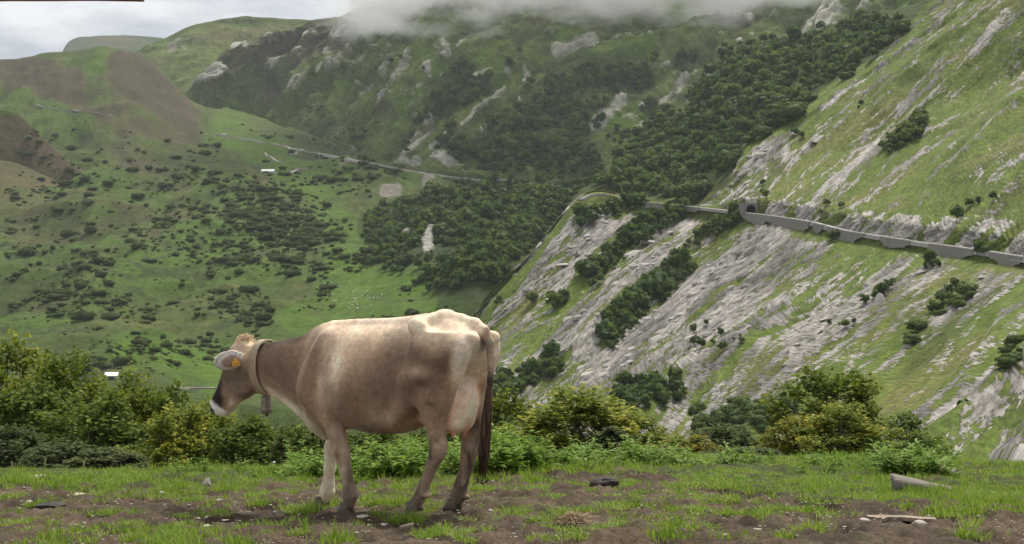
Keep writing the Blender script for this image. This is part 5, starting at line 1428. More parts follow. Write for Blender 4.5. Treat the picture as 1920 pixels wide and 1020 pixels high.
o = obj_np('log', V, [F4, F3], [LOGM.m]); o.location = (q[0], q[1], float(ground_z(q[0], q[1])) + .01); o.rotation_euler = (0.1, -.02, -.15)
gl = np.random.default_rng(21); gx = gl.uniform(-.46, .5, 34) * L; gy = -.13 - gl.uniform(0, .12, 34)
mp = np.stack([q[0] + gx, q[1] + gy + .0, ground_z(q[0] + gx, q[1] + gy)], 1); GRASS_EXTRA.append(mp)
tag(o, 'weathered grey log tapering to the right, lying in the grass on the right', 'log')
PLK = Mat('splintered_wood', rough=.85)
kp = PLK.pos(True)
PLK.color(PLK.ramp(PLK.noise(PLK.mapping(kp, (4, 55, 55)), 1, 5, .6), [(.32, (.07, .05, .036)), (.46, (.25, .20, .15)), (.75, (.38, .32, .25))]))
PLK.bump(PLK.noise(PLK.mapping(kp, (4, 60, 60)), 1, 4), .8, .012)
def plank(L, W, T, seed, n=24):
    r = np.random.default_rng(seed); x = np.linspace(-.5, .5, n) * L
    y0 = -W / 2 + .45 * W * fbm(np.stack([x * 14, x * 0, x * 0], 1) + seed, 3); y1 = W / 2 + .25 * W * fbm(np.stack([x * 9, x * 0 + 5, x * 0], 1) + seed, 3)
    tp = np.minimum(1, np.minimum((x + L / 2) / (L * .02) + .3, (L / 2 - x) / (L * .04) + .3)); y0, y1 = y0 * tp, y1 * tp
    z = T + .008 * fbm(np.stack([x * 6, x * 0, x * 0 + 3], 1) + seed, 3)
    V = np.concatenate([np.stack([x, y0, z], 1), np.stack([x, (y0 + y1) / 2, z + .006], 1), np.stack([x, y1, z * .9], 1), np.stack([x, y0, 0 * x], 1), np.stack([x, y1, 0 * x], 1)])
    k = np.arange(n - 1)
    def st(a, b): return np.stack([a * n + k, a * n + k + 1, b * n + k + 1, b * n + k], 1)
    return V, np.concatenate([st(0, 1), st(1, 2), st(3, 0), st(2, 4)])
q = on_ground(1688, 965)
v, f = plank(128 / F_PX * q[1], .15, .022, 3, 60); o = obj_np('plank', v, f, [PLK.m], smooth=False); o.location = (q[0], q[1], float(ground_z(q[0], q[1])) - .036); o.rotation_euler = (-.09, .012, -.04)
tag(o, 'broken pale plank lying flat on the mud at the right', 'plank')
q = on_ground(762, 990)
v, f = plank(.10, .022, .012, 8, 12); o = obj_np('wood_splinter', v, f, [PLK.m], smooth=False); o.location = (q[0], q[1], float(ground_z(q[0], q[1])) + .008); o.rotation_euler = (.1, -.15, .55)
tag(o, 'pale wood splinter on the mud below the hind legs', 'wood splinter')
DUNG = Mat('dried_dung', rough=.7, spec=.3); DUNG.color(DUNG.ramp(DUNG.noise(DUNG.pos(True), 25, 5), [(.3, (.016, .012, .010)), (.7, (.055, .043, .038))])); DUNG.bump(DUNG.noise(DUNG.pos(True), 50, 5), .8, .01)
iv3, jf3 = ico(3)
def lump(px_, py_, w, hgt, seed, label, name='dung'):
    q = on_ground(px_, py_)
    v = iv3 * (1 + .30 * fbm(iv3 * 1.8 + seed, 4)[:, None]); r = w / 2 / F_PX * q[1]
    v = v * np.array([r, r * .6, hgt]); v[:, 2] += hgt * .4 + .5 * v[:, 0] * hgt / r * .5
    o = obj_np(name, v, jf3, [DUNG.m]); o.location = (q[0], q[1], float(ground_z(q[0], q[1])))
    tag(o, label, name)
lump(1132, 913, 54, .055, 3, 'dark dried dung lump at the edge of the grass right of the cow')
lump(96, 951, 60, .028, 7, 'flat dark dung patch on the mud at the left')
lump(548, 880, 18, .022, 11, 'small dark dung lump in the grass before the forelegs')
STRAW = Mat('dry_straw', rough=.8); STRAW.color(STRAW.ramp(STRAW.noise(STRAW.pos(True), 40, 3), [(.3, (.20, .14, .085)), (.7, (.46, .35, .22))]))
q = on_ground(1072, 986); parts = []; sg = np.random.default_rng(12)
for i in range(260):
    a = sg.uniform(0, 6.28); r = .085 * math.sqrt(sg.uniform(0, 1)); b = np.array([math.cos(a) * r, math.sin(a) * r, 0])
    h = .085 * (1 - (r / .10) ** 2) * sg.uniform(.5, 1.1) + .01; d = sg.normal(0, 1, 3) * .05; d[2] = abs(d[2]) * .3
    parts.append(tube_np([b + [0, 0, h * .3] - d * .3, b + [0, 0, h], b + [0, 0, h * .6] + d], [.0022, .002, .0012], 3))
v, f = join_np(parts); o = obj_np('straw', v, f, [STRAW.m]); o.location = (q[0], q[1], float(ground_z(q[0], q[1])))
tag(o, 'small heap of dry straw on the mud right of the cow', 'straw')
# dry stalks and one seed head in the grass
q = on_ground(514, 884)
z0 = float(ground_z(q[0], q[1]))
v1 = tube_np([(0, 0, 0), (.005, 0, .05), (.0, 0, .085)], [.002, .0018, .0015], 5); v2 = (ico(1)[0] * .014 + [0, 0, .092], ico(1)[1])
root = empty('seed_head', (q[0], q[1], z0)); tag(root, 'white round seed head standing in the grass left of the forelegs', 'flower')
PUFF = Mat('seed_fluff', rough=.9); PUFF.color((.75, .74, .70)); obj_np('stem', v1[0], v1[1], [GRASS.m], root); obj_np('head', v2[0], v2[1], [PUFF.m], root)
DRY = Mat('dry_stalk', rough=.8); DRY.color((.40, .34, .17))
for px_, py_, h, lean, label in ((82, 888, .17, .02, 'dry yellow seed stalk standing at the left, tallest of three'), (25, 884, .14, -.02, 'dry yellow seed stalk nearest the left edge'), (156, 892, .15, .01, 'thin pale stalk in front of the low grey-green bushes'), (1838, 905, .16, -.03, 'pale plantain stalk bending left on the right edge of the pasture'), (1758, 900, .18, .05, 'thin dry stalk behind the right end of the grey log')):
    q = on_ground(px_, py_); parts = [tube_np([(0, 0, 0), (lean * .4, 0, h * .6), (lean, 0, h)], [.0025, .002, .0015], 5)]
    for i in range(14):
        zz = h * (.55 + .45 * i / 14); parts.append((ico(0)[0] * np.array([.006, .006, .008]) + [lean * zz / h + .004 * math.cos(i * 2.4), .004 * math.sin(i * 2.4), zz], ico(0)[1]))
    v, f = join_np(parts); o = obj_np('dry_stalk', v, f, [DRY.m]); o.location = (q[0], q[1], float(ground_z(q[0], q[1])) - .01); tag(o, label, 'stalk')

mass('grass', TUFTS, [GRASS.m], np.concatenate(GRASS_EXTRA), np.tile([.9, .95], (sum(map(len, GRASS_EXTRA)), 1)), g)
# ------------------------------------------------------------------ eave of the shelter beside the photographer
EAVE = Mat('red_brown_paint', rough=.7); EAVE.color(EAVE.ramp(EAVE.noise(EAVE.pos(), 9, 5), [(.3, (.045, .018, .014)), (.7, (.15, .045, .032))]))
root = empty('shelter_roof', (-1.9, 3.1, 0)); tag(root, 'dark red-brown eave of a shelter roof reaching into the top left corner', 'roof')
n = 40; x = np.linspace(-2.6, -.777, n)
zb = pix(133, 4, 3.0)[2] + .004 + .0022 * fbm(np.stack([x * 9, x * 0, x * 0], 1), 3) + .0009 * (x + 1.0)
base = np.array([-1.9, 3.1, 0])
V = np.concatenate([np.stack([x, 0 * x + 2.99, zb], 1), np.stack([x, 0 * x + 3.02, zb], 1), np.stack([x, 0 * x + 3.02, zb + .14], 1), np.stack([x, 0 * x + 2.99, zb + .14], 1)]) - base
k = np.arange(n - 1)
obj_np('fascia_board', V, np.concatenate([np.stack([a * n + k, a * n + k + 1, b * n + k + 1, b * n + k], 1) for a, b in ((0, 1), (1, 2), (2, 3), (3, 0))] + [np.array([[0, n, 2 * n, 3 * n], [n - 1, 4 * n - 1, 3 * n - 1, 2 * n - 1]])]), [EAVE.m], root, smooth=False)
u = np.linspace(-2.6, -.80, 60); cz = 2.675 + .012 * np.cos(u * 60)
V = np.concatenate([np.stack([u, 0 * u + 2.9, cz], 1), np.stack([u, 0 * u + 4.6, cz + .5], 1), np.stack([u, 0 * u + 2.9, cz + .01], 1), np.stack([u, 0 * u + 4.6, cz + .51], 1)]) - base
k = np.arange(59)
obj_np('roof_sheet', V, np.concatenate([np.stack([k, k + 1, 60 + k + 1, 60 + k], 1), np.stack([120 + k, 180 + k, 180 + k + 1, 120 + k + 1], 1), np.stack([k, 120 + k, 120 + k + 1, k + 1], 1)]), [EAVE.m], root, smooth=False)
for xx in (-2.4,):
    gz = float(ground_z(xx, 3.2)) - .3
    v, f = tube_np([(xx, 3.2, gz), (xx, 3.2, 2.62)], [.07, .07], 8); obj_np('post', v - base, f, [LOGM.m], root)
# ------------------------------------------------------------------ the cow (one implicit surface, polygonised)

HEAD_TURN = math.radians(8)
HS = 1.09          # size of the head
def head_turn(P, back=False):
    a = -HEAD_TURN if back else HEAD_TURN
    P = np.array(P, float); c, s_ = math.cos(a), math.sin(a)
    x, y = P[..., 0] - 1.50, P[..., 1].copy()
    P[..., 0] = 1.50 + c * x - s_ * y; P[..., 1] = s_ * x + c * y
    return P

class Field:
    def __init__(self, lo, hi, h):
        self.lo = np.array(lo, float); self.h = h
        self.n = np.ceil((np.array(hi) - self.lo) / h).astype(int) + 1
        self.d = np.full(self.n, 1.0, np.float32)
        self.turn = None
    def region(self, lo, hi):
        if self.turn: lo = np.asarray(lo) - 0.13; hi = np.asarray(hi) + 0.13
        a = np.clip(np.floor((np.asarray(lo) - self.lo) / self.h).astype(int), 0, self.n)
        b = np.clip(np.ceil((np.asarray(hi) - self.lo) / self.h).astype(int) + 1, 0, self.n)
        sl = tuple(slice(a[i], b[i]) for i in range(3))
        ax = [self.lo[i] + self.h * np.arange(a[i], b[i]) for i in range(3)]
        x, y, z = np.meshgrid(*ax, indexing='ij', sparse=True)
        if self.turn:
            cs, sn, x0 = math.cos(self.turn[0]), math.sin(self.turn[0]), self.turn[1]
            x, y = x0 + cs * (x - x0) + sn * y, -sn * (x - x0) + cs * y
        return sl, [x, y, z]
    def union(self, sl, d, k):
        a = self.d[sl]
        if k <= 0:
            self.d[sl] = np.minimum(a, d); return
        t = np.clip(0.5 + 0.5 * (a - d) / k, 0, 1)
        self.d[sl] = a * (1 - t) + d * t - k * t * (1 - t)
    def cut(self, sl, d, k):
        a = -self.d[sl]
        t = np.clip(0.5 + 0.5 * (a - d) / k, 0, 1)
        self.d[sl] = -(a * (1 - t) + d * t - k * t * (1 - t))
    def cone(self, p, q, r1, r2, k=0.03, op='union', sy=1.0):
        """tapered capsule; sy squeezes it sideways"""
        p = np.array(p, float); q = np.array(q, float)
        R = max(r1, r2) + k * 2 + 0.03
        sl, (x, y, z) = self.region(np.minimum(p, q) - R, np.maximum(p, q) + R)
        v = q - p; L2 = max(v @ v, 1e-9)
        yy = (y - p[1]) * sy
        v2 = v.copy()
        t = np.clip(((x - p[0]) * v[0] + (y - p[1]) * v[1] + (z - p[2]) * v[2]) / L2, 0, 1)
        dx = x - p[0] - t * v[0]; dy = (y - p[1] - t * v[1]) * sy; dz = z - p[2] - t * v[2]
        d = np.sqrt(dx * dx + dy * dy + dz * dz) - (r1 + (r2 - r1) * t)
        (self.union if op == 'union' else self.cut)(sl, d, k)
    def chain(self, pts, k=0.03, sy=1.0):
        for a, b in zip(pts[:-1], pts[1:]):
            self.cone(a[:3], b[:3], a[3], b[3], k, sy=sy)
    def ell(self, c, r, k=0.04, rot=None, op='union'):
        c = np.array(c, float); r = np.array(r, float)
        R = r.max() + k * 2 + 0.03
        sl, (x, y, z) = self.region(c - R, c + R)
        x, y, z = x - c[0], y - c[1], z - c[2]
        if rot is not None:      # rows = local axes in cow space
            x, y, z = [rot[i][0] * x + rot[i][1] * y + rot[i][2] * z for i in range(3)]
        k0 = np.sqrt((x / r[0]) ** 2 + (y / r[1]) ** 2 + (z / r[2]) ** 2)
        k1 = np.sqrt((x / r[0] ** 2) ** 2 + (y / r[1] ** 2) ** 2 + (z / r[2] ** 2) ** 2) + 1e-6
        d = k0 * (k0 - 1) / k1
        (self.union if op == 'union' else self.cut)(sl, d, k)
    def loft(self, origin, ax, up, table, k=0.05, nt=2.0, nb=2.2, side=0):
        """sections along ax: t, up-extent, down-extent, half width, centre offset share"""
        o = np.array(origin, float); ax = np.array(ax, float); up = np.array(up, float)
        T = np.array(table, float)
        corners = []
        for r in T:
            for q in (r[1], r[2]):
                for w in (-r[3], r[3]):
                    corners.append(o + ax * r[0] + up * q + np.array([0, w + (side * r[5] if side else 0), 0]))
        corners = np.array(corners)
        sl, (x, y, z) = self.region(corners.min(0) - 0.12 - k, corners.max(0) + 0.12 + k)
        t = (x - o[0]) * ax[0] + (z - o[2]) * ax[2]
        q = (x - o[0]) * up[0] + (z - o[2]) * up[2]
        tc = np.clip(t, T[0, 0], T[-1, 0])
        def cub(col):
            # smooth (Catmull-Rom) interpolation of a column
            xs, ys = T[:, 0], T[:, col]
            m = np.gradient(ys, xs)
            j = np.clip(np.searchsorted(xs, tc, side='right') - 1, 0, len(xs) - 2)
            hh = xs[j + 1] - xs[j]; s = (tc - xs[j]) / hh
            return ((2 * s**3 - 3 * s**2 + 1) * ys[j] + (s**3 - 2 * s**2 + s) * hh * m[j]
                    + (-2 * s**3 + 3 * s**2) * ys[j + 1] + (s**3 - s**2) * hh * m[j + 1])
        qt, qb, w, cs = cub(1), cub(2), np.maximum(cub(3), 0.004), cub(4)
        qc = qb + (qt - qb) * cs
        ht, hb = np.maximum(qt - qc, 0.004), np.maximum(qc - qb, 0.004)
        s = q - qc
        h_ = np.where(s > 0, ht, hb)
        n = np.where(s > 0, nt, nb)
        if side: y = y - side * cub(5)
        ay, az = np.abs(y) / w, np.abs(s) / h_
        k0 = (ay ** n + az ** n + 1e-12) ** (1.0 / n)
        k1 = np.sqrt((ay / w) ** 2 + (az / h_) ** 2) + 1e-6
        d = k0 * (k0 - 1) / np.maximum(k1, 1e-3)
        d = np.where(k0 < 0.3, -0.5 * np.minimum(w, h_), d)
        dt = np.abs(t - tc)
        d = np.where(dt > 0, np.sqrt(np.maximum(d, 0) ** 2 + dt ** 2), d)
        self.union(sl, d, k)
    def polygonise(self):
        """naive surface nets"""
        D = self.d; n = np.array(D.shape) - 1
        ins = D < 0
        c = [ins[i:i + n[0], j:j + n[1], k:k + n[2]] for i in (0, 1) for j in (0, 1) for k in (0, 1)]
        s = sum(a.astype(np.int8) for a in c)
        act = (s > 0) & (s < 8)
        idx = np.full(act.shape, -1, np.int64)
        cells = np.argwhere(act)
        idx[act] = np.arange(len(cells))
        acc = np.zeros((len(cells), 3)); cnt = np.zeros(len(cells))
        offs = [(0, 0, 0), (1, 0, 0), (0, 1, 0), (0, 0, 1), (1, 1, 0), (1, 0, 1), (0, 1, 1), (1, 1, 1)]
        for a in offs:
            for ax in range(3):
                if a[ax]: continue
                b = list(a); b[ax] = 1
                pa, pb = cells + a, cells + b
                da = D[pa[:, 0], pa[:, 1], pa[:, 2]]; db = D[pb[:, 0], pb[:, 1], pb[:, 2]]
                m = (da < 0) != (db < 0)
                t = np.where(m, da / np.where(m, da - db, 1), 0)
                p = np.array(a, float)[None] + 0 * cells; p[:, ax] += t
                acc[m] += p[m]; cnt[m] += 1
        V = self.lo + self.h * (cells + acc / cnt[:, None])
        F = []
        for ax in range(3):
            u, v = (ax + 1) % 3, (ax + 2) % 3
            slA = [slice(1, n[i]) for i in range(3)]; slB = [slice(1, n[i]) for i in range(3)]
            slA[ax] = slice(0, n[ax]); slB[ax] = slice(1, n[ax] + 1)
            A, B = ins[tuple(slA)], ins[tuple(slB)]
            for sgn in (0, 1):
                e = np.argwhere((A & ~B) if sgn == 0 else (~A & B))
                if not len(e): continue
                e = e + 1; e[:, ax] -= 1
                def I(du, dv):
                    q = e.copy(); q[:, u] -= du; q[:, v] -= dv
                    return idx[q[:, 0], q[:, 1], q[:, 2]]
                quad = np.stack([I(1, 1), I(0, 1), I(0, 0), I(1, 0)], 1)
                F.append(quad if sgn == 0 else quad[:, ::-1])
        return V, np.concatenate(F)

def relax(V, F, it=2, lam=0.5):
    for _ in range(it):
        S = np.zeros_like(V); N = np.zeros(len(V))
        for i in range(4):
            a, b = F[:, i], F[:, (i + 1) % 4]
            np.add.at(S, a, V[b]); np.add.at(S, b, V[a])
            np.add.at(N, a, 1); np.add.at(N, b, 1)
        V = V + lam * (S / N[:, None] - V)
    return V

def build_cow_body():
    f = Field((-1.02, -0.52, -0.12), (1.98, 0.52, 1.62), 0.0115)
    X, Z = (1, 0, 0), (0, 0, 1)
    # trunk:   x      top    bottom  half-width  height share of widest point
    f.loft((0, 0, 0), X, Z, [
        (-0.78, 1.375, 1.24, 0.12, .5), (-0.70, 1.425, 1.14, 0.17, .5), (-0.58, 1.462, 1.02, 0.215, .48), (-0.46, 1.475, 0.86, 0.240, .45),
        (-0.32, 1.455, 0.72, 0.215, .42), (-0.18, 1.435, 0.645, 0.240, .40), (0.0, 1.415, 0.605, 0.292, .40), (0.2, 1.398, 0.600, 0.315, .42),
        (0.38, 1.392, 0.615, 0.310, .42), (0.55, 1.380, 0.575, 0.255, .42), (0.68, 1.352, 0.540, 0.205, .40), (0.80, 1.310, 0.565, 0.160, .42)],
        k=0.0, nt=1.65, nb=2.2)
    # neck
    f.loft((0, 0, 0), X, Z, [
        (0.58, 1.362, 0.66, 0.19, .45), (0.72, 1.340, 0.66, 0.175, .45), (0.86, 1.288, 0.70, 0.145, .45), (1.0, 1.252, 0.77, 0.125, .47),
        (1.18, 1.216, 0.835, 0.108, .5), (1.34, 1.193, 0.855, 0.104, .5), (1.48, 1.170, 0.87, 0.100, .5)],
        k=0.08, nt=1.9, nb=2.0)
    # dewlap and brisket: a thin fold under the neck
    f.loft((0, 0, 0), X, Z, [
        (0.60, 0.80, 0.525, 0.085, .6), (0.68, 0.80, 0.500, 0.075, .6), (0.78, 0.82, 0.555, 0.055, .6), (0.92, 0.86, 0.635, 0.036, .6), (1.06, 0.92, 0.715, 0.030, .6),
        (1.2, 0.98, 0.775, 0.028, .6), (1.32, 1.0, 0.802, 0.032, .6), (1.42, 1.0, 0.800, 0.034, .6)],
        k=0.05, nt=2, nb=2)
    # backbone
    f.chain([(xx_, 0, float(np.interp(xx_, [-.78, -.6, -.46, -.3, -.15, 0, .35, .58, .75], [1.35, 1.445, 1.462, 1.435, 1.412, 1.394, 1.374, 1.35, 1.29])), .028) for xx_ in np.linspace(-.76, .75, 20)], k=0.05)
    f.turn = (HEAD_TURN, 1.50)
    # head ----------------------------------------------------------
    P0 = (1.555, 0, 1.165); a = np.array([0.4545, 0, -0.8907]); nrm = np.array([0.8907, 0, 0.4545])
    f.loft(P0, a, nrm, [(r_[0] * HS, r_[1] * HS, r_[2] * HS, r_[3] * HS, r_[4]) for r_ in [
        (-0.045, 0.020, -0.10, 0.070, .5), (0.0, 0.045, -0.16, 0.096, .6), (0.07, 0.058, -0.20, 0.112, .65), (0.15, 0.056, -0.235, 0.116, .68),
        (0.22, 0.050, -0.245, 0.100, .66), (0.29, 0.048, -0.225, 0.084, .62), (0.36, 0.050, -0.175, 0.070, .58), (0.43, 0.055, -0.140, 0.066, .55),
        (0.48, 0.057, -0.125, 0.072, .55), (0.515, 0.050, -0.110, 0.070, .55), (0.54, 0.028, -0.085, 0.052, .55)]],
        k=0.05, nt=2.6, nb=2.2)
    def hd(t, q, y): return tuple(np.array(P0) + a * t * HS + nrm * q * HS + np.array([0, y * HS, 0]))
    for s in (-1, 1):
        f.ell(hd(0.155, 0.000, 0.100 * s), (0.036, 0.034, 0.036), k=0.03)           # orbit
        f.ell(hd(0.21, -0.185, 0.075 * s), (0.070, 0.030, 0.080), k=0.04)           # jaw muscle
        f.ell(hd(0.155, 0.004, 0.134 * s), (0.021, 0.016, 0.018), k=0.006, op='cut') # eye socket
        f.ell(hd(0.505, 0.020, 0.052 * s), (0.018, 0.014, 0.014), k=0.010, op='cut') # nostril
        f.cone(hd(0.47, -0.075, 0.075 * s), hd(0.53, -0.085, 0.055 * s), 0.006, 0.006, k=0.012, op='cut')  # mouth line
        # ear: a cupped leaf pointing sideways
        base = np.array(hd(0.045, -0.105, 0.094 * s)); tip = base + np.array([0.050, 0.235 * s, 0.005])
        ez = tip - base; L = np.linalg.norm(ez); ez /= L
        en = np.array([0.90, 0.0, 0.30]); en -= ez * (en @ ez); en /= np.linalg.norm(en)
        ew = np.cross(ez, en)
        mid = base + ez * L * 0.52
        f.ell(mid, (L * 0.58, 0.076, 0.026), k=0.012, rot=(ez, ew, en))
        f.ell(mid + en * 0.022 + ez * 0.02, (L * 0.46, 0.050, 0.020), k=0.012, rot=(ez, ew, en), op='cut')
        f.cone(base - ez * 0.03, base + ez * 0.06, 0.036, 0.030, k=0.03)
    f.ell(hd(-0.035, -0.015, 0), (0.060, 0.062, 0.050), k=0.035)                       # poll
    f.turn = None
    # hind quarters --------------------------------------------------
    for s in (-1, 1):
        f.ell((-0.385, 0.208 * s, 1.392), (0.075, 0.048, 0.055), k=0.09)               # hook bone
        f.cone((-0.36, 0.19 * s, 1.42), (-0.46, 0.05 * s, 1.46), .035, .04, k=0.06)
        f.ell((-0.785, 0.115 * s, 1.325), (0.060, 0.045, 0.045), k=0.05)               # pin bone
        f.ell((-0.14, 0.375 * s, 1.25), (0.14, 0.085, 0.14), k=0.10, op='cut')          # hollow of the flank
        f.cone((-0.17, 0.195 * s, 0.745), (-0.33, 0.215 * s, 0.90), .030, .055, k=0.09)  # flank fold
    up, dn = (1, 0, 0), (0, 0, -1)
    # thigh and leg to the hock:  -z     front   back   half-width  .5  side
    upper = [(-1.37, -.335, -.70, .088, .55, .150), (-1.30, -.300, -.785, .104, .55, .160), (-1.22, -.280, -.80, .110, .55, .168), (-1.12, -.272, -.765, .114, .55, .176),
             (-1.02, -.275, -.715, .115, .5, .180), (-0.95, -.290, -.675, .110, .5, .185)]
    f.loft((0, 0, 0), dn, up, upper + [(-0.865, -.370, -.640, .090, .5, .190), (-0.76, -.432, -.606, .070, .5, .190), (-0.67, -.466, -.603, .056, .5, .188),
            (-0.60, -.478, -.622, .053, .5, .185), (-0.545, -.480, -.617, .054, .5, .185), (-0.46, -.452, -.556, .046, .5, .185), (-0.37, -.414, -.498, .042, .5, .185), (-0.30, -.380, -.462, .045, .5, .185), (-0.235, -.345, -.435, .050, .5, .185), (-0.18, -.298, -.405, .046, .5, .185), (-0.14, -.280, -.385, .044, .5, .185)],
           k=0.045, nt=2.3, nb=2.1, side=1)
    f.loft((0, 0, 0), dn, up, upper + [(-0.865, -.430, -.680, .088, .5, .190), (-0.76, -.470, -.652, .068, .5, .190), (-0.66, -.466, -.630, .056, .5, .188),
            (-0.58, -.465, -.612, .053, .5, .185), (-0.52, -.464, -.602, .054, .5, .185), (-0.43, -.452, -.572, .046, .5, .185), (-0.33, -.428, -.535, .042, .5, .185), (-0.25, -.398, -.505, .045, .5, .185), (-0.18, -.365, -.492, .052, .5, .185), (-0.12, -.320, -.465, .047, .5, .185)],
           k=0.06, nt=2.3, nb=2.1, side=-1)
    f.ell((-0.300, 0.240, 0.995), (0.050, 0.036, 0.075), k=0.08)                          # knee cap
    f.ell((-0.300, -0.240, 0.995), (0.050, 0.036, 0.075), k=0.08)
    f.ell((-0.545, 0.235, 0.565), (0.040, 0.016, 0.045), k=0.02)                          # hock bones
    f.ell((-0.535, -0.135, 0.545), (0.040, 0.016, 0.045), k=0.02)
    f.cone((-0.575, 0.250, 0.66), (-0.545, 0.270, 0.85), .022, .035, k=0.03, op='cut')    # groove before the tendon
    f.ell((-0.448, 0.185, 0.235), (0.024, 0.036, 0.020), k=0.015)                         # dew claws
    f.ell((-0.505, -0.185, 0.175), (0.024, 0.036, 0.020), k=0.015)
    # udder ------------------------------------------------------------
    f.ell((-0.47, 0, 0.80), (0.20, 0.135, 0.155), k=0.06)
    f.ell((-0.59, 0.0, 0.87), (0.130, 0.120, 0.180), k=0.05)
    f.ell((-0.575, 0.055, 0.755), (0.085, 0.070, 0.095), k=0.03)
    f.ell((-0.575, -0.055, 0.755), (0.085, 0.070, 0.095), k=0.03)
    f.ell((-0.42, 0.06, 0.735), (0.085, 0.070, 0.075), k=0.03)
    f.ell((-0.42, -0.06, 0.735), (0.085, 0.070, 0.075), k=0.03)
    for tx, ty, tz in ((-0.585, .062, .67), (-0.585, -.062, .67), (-0.42, .07, .665), (-0.42, -.07, .665)):
        f.cone((tx, ty, tz + .02), (tx + .005, ty, tz - 0.035), .020, .012, k=0.018)
    # fore quarters ------------------------------------------------------
    for s in (-1, 1):
        f.cone((0.50, 0.145 * s, 1.26), (0.60, 0.195 * s, 0.98), .085, .120, k=0.08)      # shoulder blade
        f.ell((0.655, 0.185 * s, 0.90), (0.085, 0.070, 0.100), k=0.06)                     # point of shoulder
        f.cone((0.63, 0.19 * s, 0.88), (0.47, 0.195 * s, 0.79), .105, .095, k=0.06)       # upper arm
    y = 0.19     # near fore leg, behind the vertical
    f.chain([(0.49, y, 0.84, .110), (0.445, y, 0.72, .088), (0.385, y, 0.58, .064), (0.345, y, 0.485, .058), (0.328, y, 0.43, .052), (0.30, y, 0.33, .043), (0.272, y, 0.215, .045), (0.262, y, 0.165, .054), (0.272, y, 0.105, .046)], k=0.03, sy=1.1)
    f.ell((0.400, y, 0.77), (0.050, 0.05, 0.06), k=0.05)                                     # elbow
    f.ell((0.352, y, 0.475), (0.050, 0.046, 0.055), k=0.025)                                 # knee
    f.ell((0.212, y, 0.165), (0.022, 0.032, 0.020), k=0.02)
    y = -0.19    # far fore leg, reaching forward
    f.chain([(0.60, y, 0.84, .105), (0.66, y, 0.70, .085), (0.725, y, 0.56, .063), (0.790, y, 0.425, .056), (0.805, y, 0.36, .050), (0.820, y, 0.25, .043), (0.835, y, 0.125, .045), (0.845, y, 0.075, .053), (0.875, y, 0.02, .046)], k=0.03, sy=1.1)
    f.ell((0.80, y, 0.405), (0.050, 0.046, 0.055), k=0.025)
    f.ell((0.797, y, 0.072), (0.022, 0.032, 0.020), k=0.02)
    # tail: root over the rump, then hanging behind the far buttock
    f.chain([(-0.62, 0, 1.435, .040), (-0.72, -.003, 1.420, .040), (-0.795, -.006, 1.375, .036), (-0.838, -.010, 1.30, .031), (-0.850, -.012, 1.20, .026), (-0.845, -.012, 1.05, .022), (-0.828, -.012, 0.90, .020), (-0.812, -.012, 0.78, .018)], k=0.02)
    V, F = f.polygonise()
    return relax(V, F, 2, 0.5), F

HEAD_P0 = np.array([1.555, 0, 1.165]); HEAD_A = np.array([0.4545, 0, -0.8907]); HEAD_N = np.array([0.8907, 0, 0.4545])

